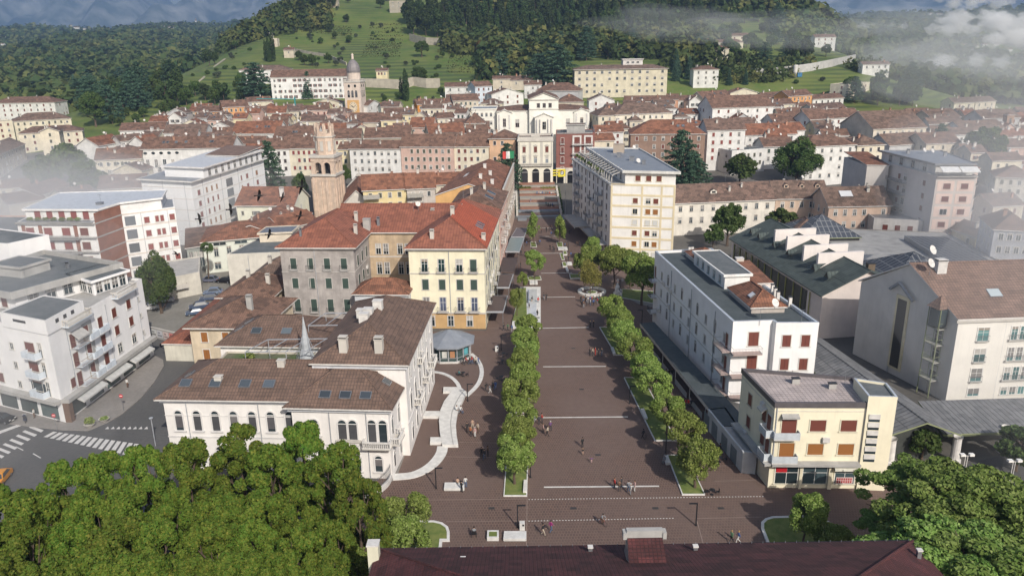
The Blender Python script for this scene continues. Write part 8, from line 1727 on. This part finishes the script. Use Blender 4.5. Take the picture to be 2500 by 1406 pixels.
def person(px,py,pose='stand',top='dark',bot='jeans',hair='dark',rz=None,where='',s=1.,z=None,group=None,pos=None):
    if pos is None: p=(*G(px,py),.004) if z is None else tuple(G3(px,py,z))
    else: p=pos
    act={'stand':'standing','walk':'walking','walk2':'walking','sit':'sitting','talk':'standing and talking','arms':'with arms stretched out','ride':'riding a bicycle'}[pose]; sz='child' if s<.8 else 'person'
    lab=f'{sz} in {top} {act}, {where}'; lab=lab if len(lab.split())<=16 else f'{sz} in {top}, {where}'; lab=where if where[:5]=='small' else lab
    t=thing('person',lab,'person',p,rnd.uniform(0,6.28) if rz is None else rz,group,s*rnd.uniform(.97,1.03)); bm,hm=POSES[pose]
    o=link('body',bm,t)
    for i,c in enumerate((SKIN,cm(COLS[top]),cm(COLS[bot]),cm((.03,.025,.02)))): o.material_slots[i].link='OBJECT'; o.material_slots[i].material=c
    h=link('hair',hm,t); h.material_slots[0].link='OBJECT'; h.material_slots[0].material=HAIRM[hair]; return t
GA='people standing in loose groups on the square'
for a in ((1141,1054,'stand','black','black','dark','left edge of the chatting group beside the ramp'),(1149,1065,'talk','orange','dark','brown','in the chatting group beside the ramp'),(1154,1047,'talk','tan','beige','brown','at the back of the chatting group beside the ramp'),(1160,1067,'stand','pink','white','grey','at the front of the chatting group beside the ramp'),(1167,1056,'talk','beige','brown','brown','at the right of the chatting group beside the ramp'),
 (1176,1117,'stand','black','black','dark','left one of three in the shade by the near tree row'),(1183,1122,'walk','dark','jeans','dark','middle one of three in the shade by the near tree row'),(1191,1114,'talk','brown','dark','brown','right one of three in the shade by the near tree row'),
 (1137,1190,'talk','white','jeans','dark','with a bag strap beside the long stone bench'),(1127,1201,'talk','black','black','dark','leaning at the front of the long stone bench'),
 (1422,1092,'stand','black','black','dark','in the middle of the square behind a small child'),
 (1500,1193,'stand','red','dark','brown','left end of the group on the nearest white line'),(1512,1200,'talk','brown','dark','brown','second from the left in the group on the nearest white line'),(1517,1190,'stand','dark','dark','dark','at the back of the group on the nearest white line'),(1534,1200,'talk','grey','jeans','dark','in the middle of the group on the nearest white line'),(1539,1208,'stand','white','grey','grey','at the front of the group on the nearest white line'),(1549,1200,'talk','pink','white','brown','right end of the group on the nearest white line'),
 (1323,1033,'talk','red','dark','dark','by the left end of the second white line'),(1316,1037,'stand','dark','dark','dark','left of the red topped one by the second white line'),(1326,1058,'stand','pink','dark','brown','below the left end of the second white line'),(1337,1065,'walk','beige','black','dark','walking group below the second white line, front one'),(1344,1052,'talk','purple','dark','grey','walking group below the second white line, right one'),
 (1326,1307,'walk','black','beige','dark','left one of the pair near the bottom of the square'),(1345,1299,'walk2','magenta','jeans','dark','right one of the pair near the bottom of the square'),(1785,1325,'walk','green','dark','fair','left one of the two strollers at the lower right'),(1802,1325,'walk2','blue','white','fair','right one of the two strollers at the lower right'),
 (1757,1108,'walk','black','black','dark','alone between the right tree row and the garages'),(1570,1072,'walk','black','black','dark','in the shade beside the middle right grass bed'),
 (1187,956,'walk','black','dark','dark','striding left of the tree row, left one'),(1196,960,'walk2','grey','white','dark','striding left of the tree row, middle one'),(1204,950,'walk','dark','dark','dark','in the shade left of the tree row, next to a blue one'),(1210,952,'walk','blue','blue','dark','in the shade left of the tree row'),
 (1132,891,'walk','dark','dark','grey','first of the file passing the kiosk'),(1138,890,'walk2','red','dark','brown','second of the file passing the kiosk'),(1147,890,'walk','dark','jeans','dark','third of the file passing the kiosk'),(1153,889,'walk','red','jeans','grey','fourth of the file passing the kiosk'),(1162,891,'walk2','beige','dark','brown','fifth of the file passing the kiosk'),(1168,890,'walk','blue','jeans','dark','last of the file passing the kiosk'),
 (1230,808,'walk','dark','dark','dark','left one of three at the near corner of the pool'),(1240,808,'walk2','green','dark','dark','middle one of three at the near corner of the pool'),(1250,811,'walk','blue','grey','dark','right one of three at the near corner of the pool'),
 (1440,869,'stand','dark','dark','dark','left end of the group by the third white line'),(1447,869,'talk','beige','dark','brown','second in the group by the third white line'),(1453,868,'stand','red','red','brown','middle of the group by the third white line'),(1461,870,'talk','dark','dark','dark','fourth in the group by the third white line'),(1469,870,'stand','dark','jeans','dark','right end of the group by the third white line'),
 (1441,800,'stand','black','black','dark','left one of the shaded pair by the fourth white line'),(1449,800,'talk','black','black','dark','right one of the shaded pair by the fourth white line'),(1328,733,'walk','dark','grey','dark','left one of the couple at the fifth white line'),(1334,733,'walk2','dark','dark','dark','right one of the couple at the fifth white line'),
 (1299,740,'walk','dark','tan','dark','at the back of the pool basin'),(1314,742,'walk2','red','grey','dark','on the right rim of the pool'),(1292,757,'walk','dark','beige','dark','in the left part of the pool'),(1312,774,'stand','black','dark','dark','on the right rim of the pool near its front'),
 (1626,922,'stand','black','black','dark','left one of three in the shade by the dark awning'),(1633,922,'talk','black','black','dark','middle one of three in the shade by the dark awning'),(1640,921,'stand','black','black','dark','right one of three in the shade by the dark awning'),(1666,996,'walk','dark','dark','dark','left one of four walking in the shade along the garages'),(1673,996,'walk2','red','dark','dark','second of four walking in the shade along the garages'),(1680,996,'walk','red','dark','brown','third of four walking in the shade along the garages'),(1687,996,'walk','dark','dark','dark','last of four walking in the shade along the garages')):
    person(*a[:6],where=a[6],group=GA)
person(1423,1110,'stand','black','tan','fair',where='held by the black clad adult in the middle of the square',s=.62,rz=0); person(1444,1130,'arms','purple','pink','brown',where='in the middle of the square',s=.58,rz=0); person(1577,1074,'walk','dark','dark','dark',where='beside the adult in the shade by the right row of trees',s=.6)
r=random.Random(3); cl_=['black','dark','blue','brown','teal','red','grey','dark','green','white']
for i,(px,py) in enumerate(((1418,735),(1424,735),(1429,733),(1435,738),(1441,737),(1445,736),(1449,737),(1456,736),(1460,735),(1464,733),(1420,747),(1425,749),(1432,744),(1441,744),(1449,744),(1458,740))):
    person(px,py+3,r.choice(('stand','talk')),cl_[(i*3)%10],('dark','jeans','black','grey')[i%4],where=f'{ORD[i]} of the round bench crowd from its back left',group='crowd in front of the round bench')
for i,(px,py) in enumerate(sorted(((1286,601),(1314,598),(1318,598),(1322,570),(1334,567),(1341,565),(1347,562),(1346,578),(1350,579),(1379,606),(1384,606),(1390,573),(1394,572),(1343,610),(1350,612),(1353,617),(1408,603),(1415,602),(1272,624),(1282,626),(1290,627),(1271,654),(1394,629),(1388,638),(1294,598),(1300,571)))):
    person(px,py,r.choice(('stand','walk','walk2','talk')),('black','dark','black','blue','brown')[i%5],'dark',where=f'small dark figure in the shaded far square, {nth(i)} from the left',group='small dark figures in the far part of the square')
rl=['blue','pink','white','blue','grey','brown','dark','red','white','pink']
for i in range(10):
    x,y=G(1311+i*4.4,477,3.1); person(0,0,'sit',rl[i],('jeans','dark')[i%2],('dark','fair','brown')[i%3],rz=0,where=f'{ORD[i]} from the left on the marble seat',pos=(x,y,terr(8,y)+.2),group='row of people sitting on the lower marble seat')
for i,(px,py,t) in enumerate(((1333,503,'teal'),(1337,510,'brown'),(1341,513,'brown'),(1344,508,'dark'),(1347,513,'beige'),(1349,507,'blue'),(1352,511,'brown'),(1339,506,'green'))):
    x,y=G(px,py,1.4); z=terr(8,y)+.22; x,y=G(px,py,z); person(0,0,r.choice(('stand','walk')),t,'dark',where=f'{ORD[i]} in the small crowd on the coloured stairs',pos=(x,y,z),group='small crowd on the coloured stairs')
x,y=G(1296,492,2.5); person(0,0,'stand','blue','pink','fair',where='alone on the coloured stairs',pos=(x,y,terr(8,y)+.25))
person(1118,1186,'sit','tan','grey','dark',rz=PI,where='on the long stone bench',group=None); x,y=G(1120,1001,.5); person(0,0,'sit','white','grey','brown',rz=.8,where='left one of a couple on the white ramp',pos=(x-.3,y,.05)); person(0,0,'sit','white','jeans','brown',rz=.8,where='right one of a couple on the white ramp',pos=(x+.35,y-.1,.05))
person(1622,1130,'sit','grey','grey','grey',rz=-.8,where='reading on the stone bench by the right row of trees'); x,y=G(1131,918); person(0,0,'sit','teal','black','dark',rz=PI/2,where='at the cafe table by the kiosk',pos=(x-.7,y,.0))
# wheelchair user and cyclist
def wheel(b,c,r,w_,m,n=16,ax='x'):
    C_=Vector(c)
    for i in range(n):
        a0,a1=2*PI*i/n,2*PI*(i+1)/n; p=C_+Vector((0,r*math.cos(a0),r*math.sin(a0))); q=C_+Vector((0,r*math.cos(a1),r*math.sin(a1))); b.tube(p,q,w_,m,5,cap=False)
    for i in range(8): a0=PI*i/4; b.tube(C_,C_+Vector((0,r*math.cos(a0),r*math.sin(a0))),.006,M_METAL,3,cap=False)
x,y=G(1158,1309); person(0,0,'sit','grey','black','dark',rz=PI,where='in the wheelchair at the bottom of the square',pos=(x,y,.05)); wc=thing('wheelchair','black wheelchair carrying a person at the bottom of the square','wheelchair',(x,y,0),PI)
MB().box(-.24,-.2,.46,.24,.28,.50,M_IRON).box(-.24,.27,.5,.24,.30,.95,M_IRON).box(-.2,-.55,.1,.2,-.35,.12,M_IRON).build('seat',wc)
for s in(-.3,.3): b=MB(); wheel(b,(s,.12,.31),.3,.02,M_IRON); b.build('wheel',wc)
for s in(-.22,.22): b=MB(); wheel(b,(s,-.4,.09),.08,.015,M_IRON,10); b.build('caster',wc)
def bicycle(px,py,lab,rz):
    t=thing('bicycle',lab,'bicycle',(*G(px,py),0),rz)
    for yy in(-.52,.52): b=MB(); wheel(b,(0,yy,.34),.32,.018,M_IRON); b.build('wheel',t)
    b=MB(); 
    for p,q in(((0,.52,.34),(0,.1,.3)),((0,.1,.3),(0,.18,.85)),((0,.1,.3),(0,-.38,.8)),((0,.17,.8),(0,-.38,.85)),((0,-.36,.9),(0,-.52,.34)),((0,.52,.34),(0,.17,.8))): b.tube(p,q,.018,plain((.3,.05,.05),.4),5)
    b.build('frame',t); MB().tube((-.25,-.42,1.0),(.25,-.42,1.0),.015,M_IRON,5).tube((0,-.36,.85),(0,-.4,1.0),.015,M_IRON,5).build('handlebar',t); MB().box(-.07,.08,.88,.07,.3,.93,M_IRON).build('saddle',t)
    return t
bicycle(1470,1281,'red framed bicycle ridden by a person in the middle of the lower square',.7); person(1470,1281,'ride','grey','brown','dark',rz=.7,where='on the red framed bicycle in the lower square')
bicycle(1288,628,'parked bicycle among the dark figures left of the far square',1.3)
# ================================================================ birds, flags, signs, vehicles
def bird(px,py,d,lab,rz,bank,s=1.):
    q=ray(px,py); k=d/q[1]; t=thing('bird',lab,'bird',(q[0]*k,d,CAMH+q[2]*k),rz,'black birds flying over the left roofs',s); t.rotation_euler=(.1,bank,rz); m=plain((.012,.012,.014),.5)
    b=MB(); b.lathe([(0,-.34),(.05,-.28),(.095,-.1),(.10,.05),(.06,.2),(.035,.3),(.045,.36),(.03,.41),(0,.43)],m,8); M_=b.mesh('body'); M_.transform(Matrix.Rotation(PI/2,4,'X')); link('body',M_,t)
    b=MB(); 
    for a,c in zip([(0,-.42,0),(0,-.5,-.02),(0,-.57,-.06)],[(0,-.5,-.02),(0,-.57,-.06),(0,-.62,-.12)]): b.tube(a,c,.012,m,4)
    b.build('bill',t); b=MB(); b.face([(-.05,.28,0),(.05,.28,0),(.1,.52,0),(-.1,.52,0)],m); b.tube((.02,.2,-.03),(.02,.6,-.03),.008,m,3); b.build('tail',t)
    for s_ in(-1,1):
        b=MB(); A=[(s_*.06,-.14,.03),(s_*.35,-.17,.12),(s_*.62,-.06,.10),(s_*.80,.10,.04),(s_*.6,.14,.08),(s_*.33,.12,.10),(s_*.06,.14,.03)]; b.face(A if s_>0 else A[::-1],m); b.face([(x,y,z-.012) for x,y,z in (A[::-1] if s_>0 else A)],m); b.build('wing',t)
for i,(px,py,d,rz,bk,s) in enumerate(((633,478,70,2.2,1.0,.9),(690,482,74,2.6,1.1,.75),(737,456,66,2.5,1.2,1.0),(487,535,72,1.8,1.3,.8),(563,512,74,1.9,1.3,.85),(733,527,72,2.4,1.0,.85),(658,572,70,2.3,1.0,.85),(430,620,72,1.6,.7,.7))):
    bird(px,py,d,'black long-billed bird in flight, '+('over the red tiled roof at left','second over the red tiled roof','highest one beside the bell tower','before the white slab block, left','before the white slab block, right','below the red tiled roof','over the flat cream building','lowest, beside the car park tree')[i],rz,bk,s)
def flag(lab,px,py,ptop,base_z,d,cols,wd,ht,emb=None,side=-1):
    q=ray(px,ptop); k=d/q[1]; x=q[0]*k; zt=CAMH+q[2]*k; t=thing('flagpole',lab,'flag',(x,d,base_z)); MB().tube((0,0,0),(0,0,zt-base_z+.3),.08,M_METAL,6,.05).build('pole',t); H_=zt-base_z; b=MB(); n=24
    def P(u,v): return (side*u*wd,.25*math.sin(u*9+v)*u,H_-v*ht-.25*u*u*(1+.2*math.sin(u*12)))
    for i in range(n):
        u0,u1=i/n,(i+1)/n
        for j in range(6):
            v0,v1=j/6,(j+1)/6
            if emb and u0>.55 and (j%2==1): continue
            b.face([P(u0,v1),P(u1,v1),P(u1,v0),P(u0,v0)],cols(u0,v0))
    f=b.build('flag_cloth',t)
    if emb:
        b=MB(); c=(.27,.5); 
        for rr,mm,off in((.26,M_DARK,-.04),(.20,M_WHITE,-.06)):
            pts=[]
            for i in range(16): a=2*PI*i/16; p=P(c[0]+rr*ht/wd*math.cos(a),c[1]+rr*math.sin(a)); pts.append((p[0],p[1]+off,p[2]))
            b.face(pts,mm)
        for dx in(-.06,.06): p=P(c[0]+dx,c[1]-.02); b.box(p[0]-.12,p[1]-.10,p[2]-.2,p[0]+.12,p[1]-.08,p[2]+.2,M_DARK)
        for k_ in range(5): p=P(c[0]-.02-.09*k_*-1,c[1]-.33+.02*k_); b.box(p[0]-.25,p[1]-.08,p[2]-.1,p[0]+.25,p[1]-.06,p[2]+.08,M_DARK if k_%2 else plain((.5,.1,.03)))
        b.build('emblem',f)
FG,FW,FR=plain((.02,.22,.09)),plain((.7,.7,.68)),plain((.5,.05,.04)); FY=plain((.70,.60,.06))
flag('green white red striped flag blowing on a pole left of the loggia',1255,378,369,2,268,lambda u,v: FG if u<.34 else FW if u<.67 else FR,3.9,2.5)
flag('yellow flag with a dark round emblem on a pole beside the cream tower',1381,430,413,0,246,lambda u,v: FY,4.1,2.4,True)
def sign(px,py,lab,h=2.6):
    t=thing('road_sign',lab,'road sign',(*G(px,py),.14)); MB().tube((0,0,0),(0,0,h+.3),.03,M_METAL,6).build('pole',t); b=MB(); n=18; R=.32; b.face([(R*math.cos(2*PI*i/n),-.05,h+R*math.sin(2*PI*i/n)) for i in range(n)],plain((.5,.02,.03),.5)); b.box(-.22,-.06,h-.06,.22,-.052,h+.06,M_WHITE); b.face([(R*math.cos(-2*PI*i/n),-.03,h+R*math.sin(-2*PI*i/n)) for i in range(n)],M_METAL); b.build('sign_face',t)
sign(139,1052,'round red no entry sign with a white bar at the pavement corner by the crossing'); sign(302,1003,'round red no entry sign with a white bar farther up the curved pavement')
t=thing('street_lamp','grey street lamp post beside the lower left end of the villa','street lamp',(*G(380,1088),0)); MB().tube((0,0,0),(0,0,4.5),.07,M_GUT,6).build('pole',t); MB().lathe([(.05,4.4),(.3,4.6),(.3,4.7),(0,4.8)],M_GUT,10).build('lamp_head',t)
for px,py in((2350,1170),(2465,1185)):
    t=thing('street_lamp','white double globe lamp post by the white columns'+(', right one' if px>2400 else ', left one'),'street lamp',(*G(px,py),0)); MB().tube((-.15,0,0),(-.15,0,3.6),.06,M_PALE,6).tube((.15,0,0),(.15,0,3.6),.06,M_PALE,6).build('pole',t); MB().box(-.9,-.25,3.6,-.3,.25,3.9,M_WHITE).box(.3,-.25,3.6,.9,.25,3.9,M_WHITE).box(-.5,-.05,3.55,.5,.05,3.62,M_PALE).build('lamp_head',t)
for px,py,lab,d in((255,1030,'oval stone flower tub with low plants on the pavement',0),(220,1043,'oval stone flower tub hidden under a round green shrub',1)):
    t=thing('flower_tub',lab,'planter',(*G(px,py),.14)); b=MB(); b.lathe([(.45,0),(.85,.5),(.78,.5),(.6,.4),(0,.4)],M_STONE,14); b.build('tub',t,True); o=link('plant',TREES['shrub'][0],t,(0,0,.3)); o.scale=(1.5,1.3,1.3) if d else (1.2,1.2,.5)
# cars
def carproto(kind):
    L,W_,H_=(4.1,1.74,1.48) if kind=='hatch' else (4.5,1.85,1.68)
    hl=L/2; P=[(-hl,.35),(-hl+.02,.62),(-hl+.12,.80),(-hl+.95,.93),(-hl+1.55,H_-.04),(-hl+2.1,H_),(hl-1.0,H_-.03),(hl-.35,1.0),(hl-.05,.90),(hl,.55),(hl-.05,.32)]
    bod=MB(); mat=bpy.data.materials.get('car_paint') or plain((.5,.5,.5),.3,0,'car_paint'); n=len(P)
    def wy(z): return W_/2*(1.0 if z<.95 else 1-.30*(z-.95)/(H_-.95))
    for s in(-1,1):
        Q=[(x,s*wy(z),z) for x,z in P]; bod.face(Q if s<0 else Q[::-1],mat)
    for i in range(n):
        (x0,z0),(x1,z1)=P[i],P[(i+1)%n]; bod.face([(x0,wy(z0),z0),(x1,wy(z1),z1),(x1,-wy(z1),z1),(x0,-wy(z0),z0)],mat)
    body=bod.mesh('body'); g=MB(); gm=glassm((.02,.025,.03),.3)
    for s in(-1,1):
        Q=[(-hl+1.15,.98),(-hl+1.68,H_-.1),(hl-1.1,H_-.1),(hl-.55,1.02)]; q=[(x,s*(wy(z)+.012),z) for x,z in Q]; g.face(q if s>0 else q[::-1],gm)
    for (x0,z0),(x1,z1) in(((-hl+.98,.96),(-hl+1.52,H_-.08)),((hl-.95,H_-.08),(hl-.40,1.04))):
        o_=-.015 if x0<0 else .015; g.face([(x0+o_,wy(z0)-.1,z0+.01),(x1+o_,wy(z1)-.08,z1+.01),(x1+o_,-wy(z1)+.08,z1+.01),(x0+o_,-wy(z0)+.1,z0+.01)],gm)
    wh=MB(); wh.tube((0,-.1,0),(0,.1,0),.32,M_DARK,16); wh.tube((0,-.105,0),(0,-.1,0),.19,M_METAL,10); wh.tube((0,.1,0),(0,.105,0),.19,M_METAL,10)
    hd=MB(); hd.box(-.03,-.16,-.06,.05,.16,.07,plain((.7,.7,.68),.2)); tl_=MB(); tl_.box(-.05,-.13,-.1,.03,.13,.1,plain((.4,.02,.02),.3)); pt_=MB(); pt_.box(-.02,-.25,-.06,.015,.25,.06,M_WHITE)
    return (body,g.mesh('windows'),wh.mesh('wheel'),hd.mesh('headlight'),tl_.mesh('tail_light'),pt_.mesh('number_plate'),hl,W_)
CARP={k:carproto(k) for k in('hatch','suv')}
def car(px,py,rgb,rz,lab,kind='hatch',name='parked_car',group='cars parked near the left blocks'):
    x,y=G(px,py); t=thing(name,lab,'car',(x,y,.01),math.radians(rz),group); body,gl_,wh,hd,tl_,pt_,hl,W_=CARP[kind]; o=link('body',body,t); o.material_slots[0].link='OBJECT'; o.material_slots[0].material=plain(rgb,.42,.0); link('windows',gl_,t)
    for sx in(-1,1):
        for sy in(-1,1): link('wheel',wh,t,(sx*(hl-.78),sy*(W_/2-.1),.32))
    for sy in(-1,1): link('headlight',hd,t,(-hl+.03,sy*(W_/2-.28),.68)); link('tail_light',tl_,t,(hl-.03,sy*(W_/2-.2),.80))
    link('number_plate',pt_,t,(-hl,0,.45)); link('number_plate',pt_,t,(hl,0,.6)); return t
BK=(.012,.012,.015); 
car(420,847,BK,175,'black hatchback turning in the street by the poster wall',name='moving_car'); car(462,868,(.05,.01,.012),100,'dark red lit car in the shadow beside the beige corner house','suv'); car(5,1030,BK,172,'black small car cut by the left edge beside the scooter'); car(2,1175,(.62,.25,.02),100,'orange car cut by the left edge above the lime trees',name='moving_car')
car(368,756,(.7,.7,.7),20,'white hatchback at the edge of the car park, nearest the white block'); car(404,738,(.4,.4,.42),20,'silver car under the big car park tree'); car(424,724,BK,25,'black car beside the silver one in the car park'); car(441,708,BK,15,'black car in the second place behind the tree row','suv'); car(453,698,(.06,.07,.09),10,'dark grey car at the far end of the left file in the car park'); car(513,688,(.12,.13,.18),-5,'grey blue car beside the palm tree','suv'); car(549,690,BK,-10,'black car with red lights by the grass patch'); car(521,718,(.16,.2,.28),10,'silver blue car with a light roof in the middle of the car park','suv'); car(512,733,(.07,.09,.14),15,'dark blue car right behind the silver blue one','suv'); car(487,753,(.05,.07,.12),25,'dark blue car near the red shed roof','suv'); car(477,768,(.07,.10,.16),25,'blue car nearest the white garden wall')
sc2_=thing('scooter','dark blue scooter parked on the pavement beside the crossing','scooter',(*G(62,1031),.14),.6); b=MB(); m=plain((.03,.04,.08),.35); b.box(-.2,-.5,.35,.2,.6,.62,m); b.box(-.18,-.35,.62,.18,.5,.80,M_DARK); b.tube((0,.85,.35),(0,.7,1.05),.1,m,6); b.box(-.22,.55,.2,.22,.75,.9,m); b.build('body',sc2_)
for yy in(-.55,.85): MB().tube((-.06,yy,.25),(.06,yy,.25),.25,M_DARK,14).build('wheel',sc2_)
MB().tube((-.35,.68,1.05),(.35,.68,1.05),.025,M_METAL,5).build('handlebar',sc2_)
for px,py,lab in((85,1020,'person in white and brown clothes on the pavement by the shop windows'),(312,946,'person in white by the awnings of the white corner block')):
    p=person(px,py,'stand','white','brown','dark',z=.14); p['label']=lab
# ================================================================ mountains, air, mist, clouds
def mountains():
    rs=random.Random(5); xs=[-9500+i*90 for i in range(220)]; m=ground('mountain_forest',(.008,.025,.015),(.07,.09,.06),.0016,.004,extra=(.75,.72,.66))
    def ridge(x,k):
        a=x/10500.
        b=900+170*math.sin(a*7+k)+110*math.sin(a*17+2*k)+70*math.sin(a*39+k*3)+40*math.sin(a*83)
        if k==0: b=820+ 380*sstep(-4400,-6500,x)+ 330*sstep(-3300,-1500,x) + 90*math.sin(a*15)+60*math.sin(a*41)+36*math.sin(a*90)
        b-=470*math.exp(-((x+4080)/300)**2) if k==0 else 0
        if x>3600 and k==0: b=640+60*math.sin(a*19)+40*math.sin(a*47)
        return b
    for nm,k,y0,y1,sc_h in(('mountains',0,7600,11200,1.0),('foothills',1,5200,6600,.23)):
        ny=26; V=[];Q=[]
        for j in range(ny):
            t=j/(ny-1)
            for i,x in enumerate(xs):
                f=math.sin(PI/2*min(1,t*1.25))**1.3 if t<.8 else 1-.5*(t-.8)/.2
                spur=(math.sin(x*.0031+t*5)+.6*math.sin(x*.0077-t*9)+.35*math.sin(x*.017+t*23))*150*sc_h*math.sin(PI*min(1,t*1.2))**1
                V.append((x,y0+(y1-y0)*t+120*math.sin(x*.004),max(0,ridge(x,k)*f*sc_h+spur)))
        n=len(xs)
        for j in range(ny-1):
            for i in range(n-1): Q.append((j*n+i,j*n+i+1,(j+1)*n+i+1,(j+1)*n+i))
        me=np_mesh(nm,np.array(V),np.array(Q),[m]); me.shade_smooth(); o=link(nm,me); o['kind']='structure'
mountains()
def volmat(name,dens,col,an=.0):
    m=bpy.data.materials.new(name); m.use_nodes=True; t=m.node_tree; t.nodes.remove(t.nodes['Principled BSDF']); v=t.nodes.new('ShaderNodeVolumePrincipled'); v.inputs['Density'].default_value=dens; v.inputs['Color'].default_value=(*col,1); v.inputs['Anisotropy'].default_value=an
    t.links.new(v.outputs[0],t.nodes['Material Output'].inputs['Volume']); m.cycles.homogeneous_volume=True; return m
HZ=MB().box(-12000,-320,-12,12000,11900,1500,volmat('haze_air',.00014,(.34,.49,.78),.1)).build('haze'); HZ['kind']='stuff'
def blob(name,lab,c,r,mat,cat='mist',lump=.25,seed=1,group=None,sub=3,fl=0):
    import bmesh
    bm=bmesh.new(); bmesh.ops.create_icosphere(bm,subdivisions=sub,radius=1); rs=random.Random(seed); ph=[rs.uniform(0,6) for _ in range(9)]
    for v in bm.verts:
        p=v.co.copy(); k=1+lump*(math.sin(p.x*4+ph[0])*math.sin(p.y*5+ph[1])+.6*math.sin(p.z*7+ph[2]+p.x*3)+.4*math.sin(p.x*11+ph[3])*math.sin(p.y*9+ph[4]))
        v.co=Vector((p.x*r[0]*k,p.y*r[1]*k,p.z*r[2]*k))
    me=bpy.data.meshes.new(name); bm.to_mesh(me); bm.free(); me.materials.append(mat); me.shade_smooth(); o=link(name,me,None,c); o['kind']='stuff'; return o
MIST=volmat('mist_air',.0050,(.985,.99,.995)); MIST2=volmat('mist_air_thin',.0034,(.97,.98,.99)); CLD=volmat('cloud_puff',.07,(.99,.985,.98))
MISTS=[((-148,212,13),(56,60,17),MIST,.12,3),((-150,180,12),(78,80,16),MIST2,.1,4),((-125,148,16),(42,45,15),MIST2,.1,5),((-168,262,14),(46,44,15),MIST,.12,6),((-95,222,10),(34,40,15),MIST2,.12,16),
 ((240,400,40),(70,70,20),MIST2,.2,8),((135,190,24),(40,45,24),MIST2,.1,9),((120,130,22),(36,38,20),MIST2,.1,10),((190,560,62),(75,40,14),MIST2,.3,11),((120,600,70),(55,36,12),MIST2,.3,12),((330,600,50),(90,80,30),MIST2,.2,13),((98,96,14),(40,62,28),MIST2,.1,14),((-88,92,12),(30,38,22),MIST2,.1,18),((125,170,20),(34,45,26),MIST2,.1,17),((-112,112,14),(40,40,22),MIST2,.1,15)]
for c,r,m,l,s in MISTS: blob('mist_bank','',c,r,m,'mist',l,s)
def puffs(px,py,d,n,sx,sz,seed):
    rs=random.Random(seed); q=ray(px,py); k=d/q[1]
    for i in range(n):
        r=rs.uniform(.5,1.0)*sz; blob('cloud_puff','',(q[0]*k+rs.uniform(-sx,sx),d+rs.uniform(-sx,sx)*.5,CAMH+q[2]*k+rs.uniform(-.4,.5)*sz),(r*1.5,r*1.2,r),CLD,'cloud',.3,seed*20+i,sub=3)
puffs(2430,50,900,12,42,11,1); puffs(2480,90,860,9,26,11,2); puffs(2380,72,900,6,24,7,3); puffs(2165,62,760,6,34,3,4); puffs(2310,52,950,4,14,6,5); puffs(2285,75,850,4,18,6,6); puffs(2300,150,700,3,12,7,7); puffs(2440,8,950,7,40,8,8); puffs(2340,5,1000,5,30,7,9); puffs(2400,150,700,4,30,6,10)
